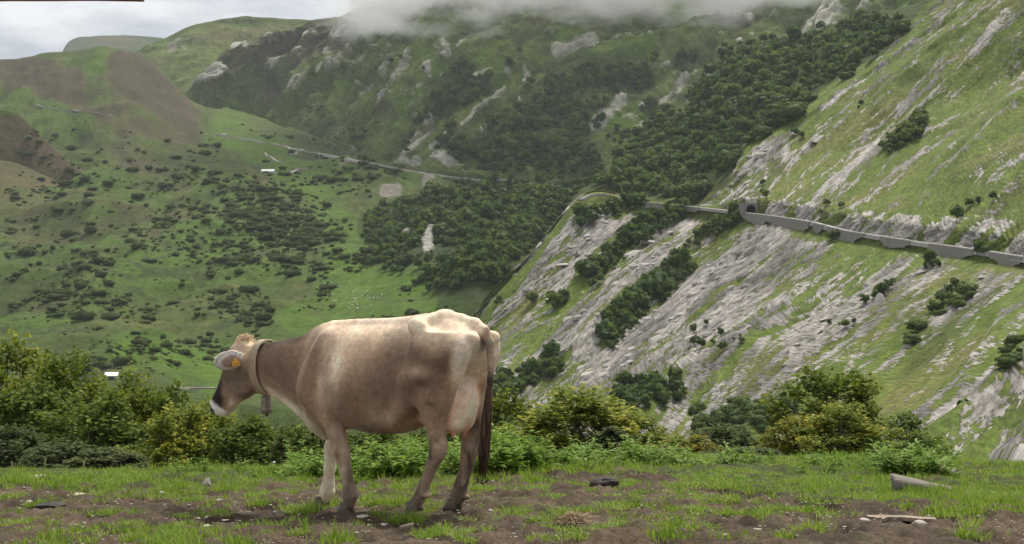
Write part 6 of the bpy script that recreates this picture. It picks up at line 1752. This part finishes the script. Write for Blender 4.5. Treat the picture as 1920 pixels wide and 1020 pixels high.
def cow_coat(V):
    x, y, z = V[:, 0], V[:, 1], V[:, 2]
    near = np.abs(y)
    C = np.tile(np.array([0.265, 0.180, 0.122]), (len(V), 1))
    n1 = fbm(V * 5.0, 4); n2 = fbm(V * np.array([9.0, 9.0, 4.0]) + 40, 4); n3 = fbm(V * 34.0 + 9, 3)
    def put(col, w):
        nonlocal C
        w = np.clip(w, 0, 1)[:, None]
        C = C * (1 - w) + np.array(col) * w
    def blob(c, r, p=1.0):
        d = sum(((V[:, i] - c[i]) / r[i]) ** 2 for i in range(3) if r[i])
        return np.exp(-d * p)
    cream, dark, pale = (0.68, 0.56, 0.43), (0.060, 0.037, 0.024), (0.54, 0.45, 0.35)
    light = (0.45, 0.345, 0.25)
    # paler saddle and ribs, light from above painted into the back, darker flanks
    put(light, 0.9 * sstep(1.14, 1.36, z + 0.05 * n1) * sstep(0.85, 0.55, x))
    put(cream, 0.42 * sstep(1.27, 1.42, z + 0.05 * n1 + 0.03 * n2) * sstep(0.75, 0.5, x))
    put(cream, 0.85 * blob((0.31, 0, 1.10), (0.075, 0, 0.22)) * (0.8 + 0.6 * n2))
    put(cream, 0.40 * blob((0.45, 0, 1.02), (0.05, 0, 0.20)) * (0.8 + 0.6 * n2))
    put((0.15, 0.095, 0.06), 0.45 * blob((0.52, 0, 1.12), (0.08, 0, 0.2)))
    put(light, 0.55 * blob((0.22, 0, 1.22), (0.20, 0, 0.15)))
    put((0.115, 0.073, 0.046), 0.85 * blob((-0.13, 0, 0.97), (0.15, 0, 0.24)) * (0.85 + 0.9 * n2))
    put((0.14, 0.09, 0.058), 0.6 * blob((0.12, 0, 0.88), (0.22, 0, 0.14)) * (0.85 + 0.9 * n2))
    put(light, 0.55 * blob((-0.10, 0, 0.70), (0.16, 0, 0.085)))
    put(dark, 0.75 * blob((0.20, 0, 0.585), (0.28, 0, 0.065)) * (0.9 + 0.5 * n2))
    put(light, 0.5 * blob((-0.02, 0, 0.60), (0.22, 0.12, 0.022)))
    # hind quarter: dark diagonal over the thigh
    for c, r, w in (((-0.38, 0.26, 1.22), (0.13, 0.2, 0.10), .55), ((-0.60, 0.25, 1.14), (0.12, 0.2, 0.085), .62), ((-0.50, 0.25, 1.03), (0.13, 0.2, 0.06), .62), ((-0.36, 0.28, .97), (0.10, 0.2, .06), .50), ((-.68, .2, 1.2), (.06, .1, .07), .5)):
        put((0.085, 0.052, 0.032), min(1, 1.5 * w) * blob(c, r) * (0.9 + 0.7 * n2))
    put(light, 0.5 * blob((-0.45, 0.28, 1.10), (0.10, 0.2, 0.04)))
    # buttock edge, inner thigh
    put(pale, 0.85 * sstep(-0.66, -0.75, x + 0.03 * n2 + 0.12 * (z - 1.1)) * sstep(0.62, 0.80, z) * sstep(1.37, 1.29, z))
    put(pale, 0.65 * sstep(0.15, 0.09, near) * sstep(-0.42, -0.50, x) * sstep(1.30, 1.2, z) * sstep(0.5, 0.62, z))
    put((0.05, 0.034, 0.022), 0.85 * blob((-0.83, 0.0, 1.27), (0.06, 0.055, 0.10)))
    # udder
    ud = sstep(0.0, 0.05, 0.155 - near) * sstep(-0.28, -0.36, x) * sstep(-0.76, -0.70, x) * sstep(0.99, 0.90, z) * sstep(0.60, 0.63, z)
    put((0.72, 0.44, 0.33), 0.95 * ud)
    put((0.66, 0.32, 0.22), 0.75 * ud * sstep(0.74, 0.64, z))
    # legs: pale with brown fronts and dirt
    leg = sstep(0.72, 0.58, z) * sstep(0.06, 0.1, near)
    fore = sstep(0.1, 0.2, x)
    put((0.40, 0.31, 0.235), 0.65 * leg * fore)
    put((0.11, 0.075, 0.052), 0.75 * leg * fore * np.clip(blob((0.335, .19, .46), (.03, .2, .06)) + blob((0.245, .19, .3), (0.03, .2, .12)) * (y > 0) + blob((.80, -.19, .14), (.03, .2, .06)) , 0, 1))
    put((0.30, 0.225, 0.165), 0.6 * leg * (1 - fore))
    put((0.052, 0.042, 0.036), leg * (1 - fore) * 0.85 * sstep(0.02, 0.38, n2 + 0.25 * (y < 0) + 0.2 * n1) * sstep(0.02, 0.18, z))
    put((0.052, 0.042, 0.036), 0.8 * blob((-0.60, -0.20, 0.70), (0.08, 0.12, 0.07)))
    put((0.16, 0.125, 0.092), 0.75 * sstep(0.30, 0.14, z + 0.05 * n1) * leg)     # mud
    put((0.16, 0.120, 0.085), 0.4 * sstep(0.25, 0.6, n1 + n2) * leg)
    # far fore leg, inside: pale
    put(pale, 0.55 * sstep(-0.11, -0.17, y) * sstep(0.3, 0.45, x) * sstep(0.12, 0.25, z) * sstep(0.8, 0.7, z))
    # chest, dewlap
    nk = sstep(0.55, 0.68, x)
    lo = 0.63 + (x - 0.65) * 0.40
    put(pale, 0.95 * nk * sstep(0.08, -0.04, z - lo) * sstep(1.42, 1.33, x))
    put(pale, 0.55 * blob((0.74, 0.10, 0.70), (0.05, 0.12, 0.07)))
    put((0.13, 0.088, 0.06), 0.55 * blob((0.98, 0.13, 1.02), (0.16, 0.1, 0.055), 1) * (0.9 + n2))
    put((0.125, 0.085, 0.058), 0.55 * sstep(0.70, 0.85, x) * sstep(-0.03, 0.03, z - lo - 0.11) * sstep(1.5, 1.3, x))
    crest = 1.352 - np.clip(x - 0.66, 0, 1) * 0.22
    put((0.040, 0.025, 0.016), 0.9 * sstep(-0.085, -0.030, z - crest + 0.02 * n2) * sstep(0.70, 0.90, x) * sstep(1.33, 1.24, x))
    # head
    wh = sstep(1.36, 1.44, x)[:, None]
    V = V * (1 - wh) + head_turn(V, True) * wh
    x, y, z = V[:, 0], V[:, 1], V[:, 2]; near = np.abs(y)
    q3 = V - HEAD_P0
    t = q3 @ HEAD_A / HS; q = q3 @ HEAD_N / HS
    hd = sstep(1.36, 1.43, x)
    put((0.185, 0.135, 0.098), 0.75 * hd)
    put((0.125, 0.086, 0.060), 0.55 * hd * blob((1.50, 0.1, 0.93), (0.10, 0.2, 0.10)))
    put(light, 0.6 * hd * sstep(0.12, 0.02, t) )
    put((0.030, 0.021, 0.016), hd * 0.95 * sstep(-0.035, 0.015, q + 0.015 * n2 + 0.28 * (t - 0.3)) * sstep(0.12, 0.22, t))
    put((0.030, 0.021, 0.016), hd * 0.85 * sstep(0.35, 0.42, t) * sstep(-0.10, -0.05, q))
    put((0.58, 0.54, 0.49), hd * 0.97 * sstep(0.445, 0.475, t + 0.10 * q + 0.008 * n3))
    put((0.50, 0.40, 0.32), hd * 0.8 * sstep(0.30, 0.40, t) * sstep(-0.095, -0.13, q))
    put((0.025, 0.020, 0.018), hd * sstep(0.49, 0.51, t - 0.10 * (0.03 - q)) * sstep(-0.05, -0.02, q))
    put((0.66, 0.48, 0.30), 0.85 * hd * sstep(0.03, -0.03, t) * sstep(-0.10, -0.04, q) * sstep(0.08, 0.06, near))
    put((0.022, 0.016, 0.012), hd * 0.85 * np.exp(-((t - .155) / .03) ** 2 - ((q - .004) / .03) ** 2) * sstep(.09, .11, near))
    put((0.075, 0.05, 0.034), hd * 0.5 * np.exp(-((t - .24) / .06) ** 2 - ((q + .03) / .06) ** 2))
    ear = sstep(0.125, 0.15, near) * sstep(1.40, 1.46, x) * sstep(-0.02, 0.0, 0.25 - np.abs(t - 0.05))
    put((0.30, 0.24, 0.19), 0.85 * ear)
    eb = (HEAD_A * 0.045 + HEAD_N * -0.105) * HS
    for s_ in (-1, 1):
        e0 = HEAD_P0 + eb + np.array([0, 0.094 * HS * s_, 0]); ez = np.array([0.050, 0.235 * s_, 0.005]); Le = np.linalg.norm(ez); ez = ez / Le
        en = np.array([0.90, 0, 0.30]); en -= ez * (en @ ez); en /= np.linalg.norm(en); ew = np.cross(ez, en)
        r3 = V - (e0 + ez * Le * 0.52)
        rr = np.sqrt((r3 @ ez / (Le * 0.56)) ** 2 + (r3 @ ew / 0.076) ** 2)
        put((0.74, 0.68, 0.60), ear * (y * s_ > 0) * sstep(0.60, 0.86, rr + 0.08 * n3) * sstep(0.10, 0.15, near))
    # tail
    tl = sstep(-0.80, -0.84, x) * sstep(0.09, 0.06, near)
    put((0.21, 0.150, 0.105), 0.8 * tl * sstep(1.30, 1.38, z))
    put((0.30, 0.235, 0.175), 0.7 * tl * sstep(1.32, 1.24, z))
    put((0.055, 0.034, 0.024), 0.9 * tl * sstep(1.15, 1.0, z + 0.1 * n1))
    C *= (1.0 + 0.22 * n1 + 0.20 * n2 + 0.10 * n3)[:, None]
    C *= (1 + np.stack([0.05 * n2, 0 * n2, -0.06 * n2], 1))
    lum = C.mean(1, keepdims=True)
    C = C * (lum / 0.20) ** 0.22
    lum = C.mean(1, keepdims=True)
    C = (lum + (C - lum) * 1.04) * 1.32
    return np.clip(C, 0.01, 0.85)

def build_cow():
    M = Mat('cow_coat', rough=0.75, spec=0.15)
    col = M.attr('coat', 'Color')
    ps = M.pos(True)
    hair = M.noise(M.mapping(ps, (160, 160, 60)), 1.0, 3, 0.6)
    blot = M.noise(ps, 24, 5, 0.65)
    c = M.mix(1.0, col, M.ramp(hair, [(0.25, (0.74, 0.74, 0.74)), (0.75, (1.24, 1.24, 1.24))]), 'MULTIPLY')
    c = M.mix(1.0, c, M.ramp(blot, [(0.28, (0.78, 0.77, 0.76)), (0.7, (1.14, 1.14, 1.14))]), 'MULTIPLY')
    M.color(c)
    M.b.inputs['Sheen Weight'].default_value = 0.10
    M.b.inputs['Sheen Roughness'].default_value = 0.45
    M.b.inputs['Sheen Tint'].default_value = (1.0, 0.93, 0.82, 1)
    M.bump(M.math('ADD', M.math('MULTIPLY', hair, 0.5), M.math('MULTIPLY', blot, 1.2)), 0.35, 0.012)
    V, F = build_cow_body()
    root = empty('cow', tuple(COW_AT), (0, 0, math.pi - COW_YAW))
    tag(root, 'brown-grey dairy cow in side view with a pale muzzle, walking on the muddy pasture', 'cow')
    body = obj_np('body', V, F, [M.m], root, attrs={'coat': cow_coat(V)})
    # hooves: two claws each
    H = Mat('hoof_horn', rough=0.6, spec=0.3)
    hp = H.pos(True)
    H.color(H.ramp(H.noise(H.mapping(hp, (30, 30, 90)), 1, 4), [(0.3, (0.075, 0.062, 0.052)), (0.7, (0.20, 0.165, 0.13))]))
    def claw(s):
        rings = []
        for zz, x0, x1, w in ((0.085, -0.045, 0.030, 0.026), (0.050, -0.050, 0.052, 0.031), (0.02, -0.052, 0.075, 0.034), (0.0, -0.050, 0.085, 0.033)):
            an = np.linspace(0, 2 * np.pi, 14, endpoint=False)
            cx, rx = (x0 + x1) / 2, (x1 - x0) / 2
            px_ = cx + rx * np.cos(an); taper = 1 - 0.45 * sstep(0.2, 1.0, np.cos(an))
            py_ = s * 0.031 + w * np.sin(an) * taper - s * 0.012 * sstep(0.2, 1, np.cos(an))
            rings.append(np.stack([px_, py_, np.full(14, zz)], 1))
        V = np.concatenate(rings + [[[0, s * .03, 0.085]], [[0.01, s * .03, 0.0]]]); k = np.arange(14)
        Fq = np.concatenate([np.stack([i * 14 + k, (i + 1) * 14 + k, (i + 1) * 14 + (k + 1) % 14, i * 14 + (k + 1) % 14], 1) for i in range(3)])
        Ft = np.concatenate([np.stack([np.full(14, 56), k, (k + 1) % 14], 1), np.stack([np.full(14, 57), 42 + (k + 1) % 14, 42 + k], 1)])
        return V, [Fq, Ft]
    hv, hf = join_np([claw(1), claw(-1)])
    hme = mesh_np('hoof', hv, hf, [H.m])
    for (x, y, z, pitch) in ((0.300, 0.19, 0.030, 0.06), (0.905, -0.19, -0.050, 0.05), (-0.335, 0.185, 0.108, 0.30), (-0.385, -0.185, 0.078, 0.06)):
        o = bpy.data.objects.new('hoof', hme); link(o, root)
        o.location = (x, y, z); o.rotation_euler = (0, pitch, 0)
    # eyes
    E = Mat('cow_eye', rough=0.08, spec=0.6); E.color((0.012, 0.008, 0.006))
    u = np.linspace(0, np.pi, 9)[1:-1]; v = np.linspace(0, 2 * np.pi, 14, endpoint=False)
    sv = np.array([[math.sin(a) * math.cos(b), math.sin(a) * math.sin(b), math.cos(a)] for a in u for b in v] + [[0, 0, 1], [0, 0, -1]])
    k = np.arange(14)
    sq = np.concatenate([np.stack([i * 14 + k, (i + 1) * 14 + k, (i + 1) * 14 + (k + 1) % 14, i * 14 + (k + 1) % 14], 1) for i in range(6)])
    st = np.concatenate([np.stack([np.full(14, 98), k, (k + 1) % 14], 1), np.stack([np.full(14, 99), 84 + (k + 1) % 14, 84 + k], 1)])
    for s in (-1, 1):
        p = HEAD_P0 + (HEAD_A * 0.155 + HEAD_N * 0.004 + np.array([0, s * 0.117, 0])) * HS
        obj_np('eye', head_turn(sv * 0.022 + p), [sq, st], [E.m], root)
    # woolly forelock on the poll, pale fringe round the ears, switch of the tail: strands of hair
    rng = np.random.default_rng(3)
    HR = Mat('pale_hair', rough=0.7, spec=0.2)
    HR.color(HR.ramp(HR.noise(HR.pos(True), 60, 3), [(0.3, (0.42, 0.27, 0.14)), (0.7, (0.74, 0.60, 0.42))]))
    parts = []
    for i in range(1100):
        ph, th = rng.uniform(0, 2 * np.pi), math.acos(rng.uniform(-0.25, 1))
        d = np.array([math.sin(th) * math.cos(ph), math.sin(th) * math.sin(ph), math.cos(th)])
        b = HEAD_P0 + (HEAD_A * -0.035 + HEAD_N * -0.010) * HS + d * np.array([0.062, 0.064, 0.052])
        curl = rng.normal(0, 1, 3) * 0.008
        P = np.array([b - d * .004, b + d * 0.004 + curl * 0.6, b + d * 0.005 + curl])
        parts.append(tube_np(P, [0.0035, 0.003, 0.0012], 4))
    hv, hf = join_np(parts)
    obj_np('forelock', head_turn(hv), hf, [HR.m], root)
    EF = Mat('ear_fringe_hair', rough=0.7, spec=0.2); EF.color((0.72, 0.66, 0.58))
    for s in (-1, 1):
        parts = []
        base = HEAD_P0 + (HEAD_A * 0.045 + HEAD_N * -0.105 + np.array([0, 0.094 * s, 0])) * HS
        tip = base + np.array([0.050, 0.235 * s, 0.005])
        ez = tip - base; L = np.linalg.norm(ez); ez /= L
        en = np.array([0.90, 0, 0.30]); en -= ez * (en @ ez); en /= np.linalg.norm(en); ew = np.cross(ez, en)
        for i in range(800):
            an = rng.uniform(-2.5, 2.5)
            d = ez * math.cos(an) * 1.0 + ew * math.sin(an)
            b = base + ez * L * 0.52 + ez * math.cos(an) * L * 0.545 + ew * math.sin(an) * 0.070 + en * rng.normal(0, 0.006)
            q = d + rng.normal(0, 0.35, 3)
            P = np.array([b - d * 0.012, b + q * 0.004, b + q * 0.008])
            parts.append(tube_np(P, [0.0042, 0.0034, 0.0014], 4))
        hv, hf = join_np(parts)
        obj_np('ear_fringe', head_turn(hv), hf, [EF.m], root)
    TS = Mat('tail_hair', rough=0.65, spec=0.25)
    TS.color(TS.ramp(TS.noise(TS.mapping(TS.pos(True), (50, 50, 4)), 1, 3), [(0.3, (0.035, 0.020, 0.013)), (0.55, (0.095, 0.056, 0.036)), (0.8, (0.20, 0.13, 0.085))]))
    parts = []
    for i in range(170):
        z0 = rng.uniform(0.72, 1.02); r = rng.uniform(0, 0.022); an = rng.uniform(0, 2 * np.pi)
        ln = rng.uniform(0.75, 1.0)
        z1 = 0.36 + (1 - ln) * 0.7
        tt = np.linspace(0, 1, 7)
        zz = z0 + (z1 - z0) * tt
        sp = 0.012 + 0.026 * np.sin(np.clip((1.0 - zz) / 0.62, 0, 1) * 2.6) * rng.uniform(0.2, 1)
        cx = -0.843 + 0.10 * (1.05 - zz); cy = -0.012 + 0 * zz
        P = np.stack([cx + sp * math.cos(an) + 0.006 * np.sin(tt * 7 + i), cy + sp * math.sin(an) * 0.8 + 0.005 * np.sin(tt * 5 + 2 * i), zz], 1)
        parts.append(tube_np(P, 0.0055 * (1 - 0.75 * tt ** 2), 5))
    hv, hf = join_np(parts)
    obj_np('tail_switch', hv, hf, [TS.m], root)
    # yellow ear tag
    TG = Mat('ear_tag_plastic', rough=0.45, spec=0.4)
    TG.color((0.80, 0.42, 0.045))
    INK = Mat('ear_tag_print', rough=0.6); INK.color((0.10, 0.055, 0.015))
    out = np.array([(-.030, -.032), (.030, -.032), (.034, -.024), (.030, .0), (.012, .010), (.009, .028), (-.009, .028), (-.012, .010), (-.030, .0), (-.034, -.024)])
    nn = len(out)
    c0 = HEAD_P0 + (HEAD_A * 0.045 + HEAD_N * -0.105) * HS + np.array([-0.012, 0.200, -0.010])
    ux = np.array([0.35, 0.93, -0.05]); ux /= np.linalg.norm(ux)
    uz = np.array([0.25, 0.02, 0.97]); uz -= ux * (uz @ ux); uz /= np.linalg.norm(uz)
    un = np.cross(uz, ux)
    if un @ np.array([-0.588, 0.809, 0]) < 0: un = -un
    front = c0 + out[:, :1] * ux + out[:, 1:] * uz + un * 0.006
    back = front - un * 0.003
    Vt = np.concatenate([front, back, [front.mean(0)], [back.mean(0)]]); k = np.arange(nn); k1 = (k + 1) % nn
    Ft = [np.stack([k, k1, nn + k1, nn + k], 1), np.concatenate([np.stack([np.full(nn, 2 * nn), k, k1], 1), np.stack([np.full(nn, 2 * nn + 1), nn + k1, nn + k], 1)])]
    tg = obj_np('ear_tag', head_turn(Vt), Ft, [TG.m], root, smooth=False)
    parts = []
    def stroke(x0, z0, x1, z1):
        a_ = np.array([x0, z0]); b_ = np.array([x1, z1]); d_ = (b_ - a_); d_ = d_ / np.linalg.norm(d_); m_ = np.array([-d_[1], d_[0]]) * 0.0014
        cs = [a_ + m_, a_ - m_, b_ - m_, b_ + m_]
        parts.append((np.array([c0 + c_[0] * ux + c_[1] * uz + un * 0.0068 for c_ in cs]), np.array([[0, 1, 2, 3]])))
    for gx in (-.021, -.009, .003, .015):      # four worn figures, no longer readable
        stroke(gx, -.026, gx, -.010); stroke(gx, -.010, gx + .007, -.010); stroke(gx + .007, -.018, gx + .007, -.026)
    tv, tf = join_np(parts)
    obj_np('print', head_turn(tv), tf, [INK.m], tg, smooth=False)
    return root

def build_collar():
    """leather strap round the neck and the bell that hangs from it"""
    root = empty('bell_collar', tuple(COW_AT), (0, 0, math.pi - COW_YAW))
    tag(root, 'pale leather neck strap with a metal bell, worn by the cow', 'bell collar')
    L = Mat('strap_leather', rough=0.7, spec=0.25)
    lp = L.pos(True)
    L.color(L.mix(0.7, L.ramp(L.noise(lp, 30, 5, 0.7), [(0.3, (0.27, 0.20, 0.135)), (0.7, (0.50, 0.40, 0.285))]), L.ramp(L.noise(L.mapping(lp, (90, 90, 12)), 1, 4), [(0.35, (0.30, 0.225, 0.15)), (0.65, (0.46, 0.37, 0.26))])))
    L.bump(L.noise(lp, 120, 4), 0.25, 0.003)
    n = 64
    an = np.linspace(0, 2 * np.pi, n, endpoint=False)
    cz, hz, hy = 1.010, 0.206, 0.124
    cosn, sinn = np.cos(an), np.sin(an)
    ex = 0.88
    yy = hy * np.sign(cosn) * np.abs(cosn) ** ex * (1 - 0.30 * np.clip(-sinn, 0, 1) ** 1.5); zz = cz + hz * np.sign(sinn) * np.abs(sinn) ** ex
    xx = 1.318 - 0.045 * (1.2 - zz) + 0.012 * cosn
    nor = np.stack([0 * an, cosn / hy, sinn / hz], 1); nor /= np.linalg.norm(nor, axis=1)[:, None]
    c = np.stack([xx, yy, zz], 1)
    w, th = 0.037, 0.006
    prof = [(-w, 0), (-w, th), (-w + .004, th + .0015), (w - .004, th + .0015), (w, th), (w, 0)]
    V = np.concatenate([c + np.array([1, 0, 0]) * a + nor * b for a, b in prof])
    k = np.arange(n); F = []
    for i in range(6):
        j = (i + 1) % 6
        F.append(np.stack([i * n + k, j * n + k, j * n + (k + 1) % n, i * n + (k + 1) % n], 1))
    obj_np('strap', V, np.concatenate(F), [L.m], root)
    S = Mat('strap_stitching', rough=0.6); S.color((0.72, 0.68, 0.60))
    parts = []
    for i in range(0, n):
        for a in (w - 0.006,):
            p = c[i] + np.array([1, 0, 0]) * -a + nor[i] * (th + .0022); q = c[(i + 1) % n] + np.array([1, 0, 0]) * -a + nor[(i + 1) % n] * (th + .0022)
            parts.append(tube_np(np.array([p, (p + q) / 2, p + (q - p) * 0.75]), [0.0016] * 3, 4))
    sv, sf = join_np(parts)
    obj_np('stitching', sv, sf, [S.m], root)
    B = Mat('bell_metal', rough=0.5, spec=0.4)
    B.b.inputs['Metallic'].default_value = 0.35
    bp = B.pos(True)
    B.color(B.ramp(B.noise(bp, 38, 6, 0.7), [(0.25, (0.085, 0.065, 0.05)), (0.5, (0.20, 0.16, 0.125)), (0.75, (0.40, 0.335, 0.27))]))
    B.bump(B.noise(bp, 70, 4), 0.3, 0.004)
    bx, top = 1.297, 0.790
    rings = []
    for dz, ry, rx in ((0.0, .012, .010), (0.004, .034, .026), (-.010, .041, .031), (-.05, .044, .034), (-.10, .048, .037), (-.128, .052, .040), (-.130, .048, .036), (-.10, .043, .032), (-.03, .036, .026)):
        rings.append(np.stack([bx + rx * np.cos(an) + 0.004, ry * np.sin(an), np.full(n, top + dz)], 1))
    V = np.concatenate(rings)
    F = np.concatenate([np.stack([i * n + k, i * n + (k + 1) % n, (i + 1) * n + (k + 1) % n, (i + 1) * n + k], 1) for i in range(len(rings) - 1)])
    bell = obj_np('cowbell', V, F, [B.m], root)
    ringp = np.stack([bx + 0 * an, 0.030 * np.cos(an), top + 0.008 + 0.016 * np.sin(an)], 1)
    lv, lf = tube_np(np.concatenate([ringp, ringp[:2]]), [0.004] * (n + 2), 6, upv=(1, 0, 0))
    obj_np('loop', lv, lf, [B.m], bell)
    cv, cf = join_np([tube_np([(bx, 0, top - .03), (bx, 0, top - .10), (bx, 0, top - .135)], [.004, .005, .006], 8), tube_np([(bx, 0, top - .128), (bx, 0, top - .136), (bx, 0, top - .150), (bx, 0, top - .156)], [.004, .011, .011, .004], 10)])
    K = Mat('clapper_iron', rough=0.6); K.color((0.05, 0.035, 0.027))
    obj_np('clapper', cv, cf, [K.m], bell)
    return root

build_cow()
build_collar()
# ------------------------------------------------------------------ the slope meshes, with the loose rocks as pieces of the mountainside
def sheet_obj(sh, name, mat=LM.m, extra=None):
    nv, nu = sh.nv, sh.nu
    i = np.arange(nv * nu).reshape(nv, nu)
    F = np.stack([i[:-1, :-1], i[:-1, 1:], i[1:, 1:], i[1:, :-1]], -1).reshape(-1, 4)
    if getattr(sh, 'hole', None) is not None:
        F = F[~sh.hole.reshape(-1)[F].any(1)]
    o = obj_np(name, sh.P.reshape(-1, 3), F, [mat], attrs=dict({'ground': sh.col.reshape(-1, 3)}, **(extra or {})))
    o['kind'] = 'structure'
    return o
ms = sheet_obj(A, 'mountainside', AM.m, A.extra)
for o in ROCKS: link(o, ms)
sheet_obj(V_, 'valley'); sheet_obj(H1, 'hill'); sheet_obj(Cs, 'mountain', FM.m); sheet_obj(Bs, 'hillside'); sheet_obj(R1, 'ridge', FM.m); sheet_obj(R0, 'ridge')
# ------------------------------------------------------------------ air
def volume_mat(name):
    m = bpy.data.materials.new(name); m.use_nodes = True; t = m.node_tree; t.nodes.clear()
    out = t.nodes.new('ShaderNodeOutputMaterial'); v = t.nodes.new('ShaderNodeVolumePrincipled')
    t.links.new(v.outputs[0], out.inputs['Volume'])
    return m, t, v
hm, ht, hv_ = volume_mat('haze_air')
hv_.inputs['Color'].default_value = (.86, .92, 1.0, 1)
hv_.inputs['Density'].default_value = HAZE
hv_.inputs['Anisotropy'].default_value = 0.0
def box(name, lo, hi, mat):
    lo, hi = np.array(lo, float), np.array(hi, float)
    V = np.array([[(lo, hi)[(i >> a) & 1][a] for a in range(3)] for i in range(8)])
    F = np.array([[0, 2, 3, 1], [4, 5, 7, 6], [0, 1, 5, 4], [2, 6, 7, 3], [0, 4, 6, 2], [1, 3, 7, 5]])
    o = obj_np(name, V, F, [mat], smooth=False); o['kind'] = 'stuff'
    return o
allz = max(float(s.P[..., 2].max()) for s in (A, V_, H1, Cs, Bs, R1, R0))
allx = max(float(np.abs(s.P[..., 0]).max()) for s in (A, V_, H1, Cs, Bs, R1, R0))
ally = max(float(s.P[..., 1].max()) for s in (A, V_, H1, Cs, Bs, R1, R0))
allb = min(float(s.P[..., 2].min()) for s in (A, V_, H1, Cs, Bs, R1, R0))
box('haze', (-allx - 30, -40, min(allb, -99) - 1), (allx + 30, ally + 30, allz + 60), hm)

# low cloud resting on the upper slopes
mm, mt, mv = volume_mat('low_cloud_bank')
mv.inputs['Color'].default_value = (.97, .98, 1.0, 1)
mv.inputs['Anisotropy'].default_value = 0.2
g_ = mt.nodes.new('ShaderNodeNewGeometry')
def mth(op, a, b, clamp=False):
    n = mt.nodes.new('ShaderNodeMath'); n.operation = op; n.use_clamp = clamp
    for i, v in enumerate((a, b)):
        if isinstance(v, bpy.types.NodeSocket): mt.links.new(v, n.inputs[i])
        else: n.inputs[i].default_value = v
    return n.outputs[0]
sep = mt.nodes.new('ShaderNodeSeparateXYZ'); mt.links.new(g_.outputs['Position'], sep.inputs[0])
mp_ = mt.nodes.new('ShaderNodeMapping'); mp_.inputs['Scale'].default_value = (1 / 150., 1 / 220., 1 / 62.); mt.links.new(g_.outputs['Position'], mp_.inputs['Vector'])
nz = mt.nodes.new('ShaderNodeTexNoise'); nz.inputs['Scale'].default_value = 1.0; nz.inputs['Detail'].default_value = 4.0; nz.inputs['Roughness'].default_value = .58
mt.links.new(mp_.outputs[0], nz.inputs['Vector'])
hgt = mth('MULTIPLY', mth('SUBTRACT', sep.outputs[2], LOW_CLOUD_BASE), 1 / 42.)
edge_l = mth('MULTIPLY', mth('ADD', sep.outputs[0], 330.0), 1 / 110., True)
edge_r = mth('MULTIPLY', mth('SUBTRACT', 560.0, sep.outputs[0]), 1 / 260., True)
den = mth('MULTIPLY', mth('ADD', hgt, mth('MULTIPLY', mth('SUBTRACT', nz.outputs['Fac'], .5), 8.5)), .5, True)
den = mth('MULTIPLY', mth('MULTIPLY', den, mth('MULTIPLY', edge_l, edge_r)), LOW_CLOUD)
mt.links.new(den, mv.inputs['Density'])
box('low_cloud', (-430, 1750, LOW_CLOUD_BASE - 45), (660, 2900, 470), mm)
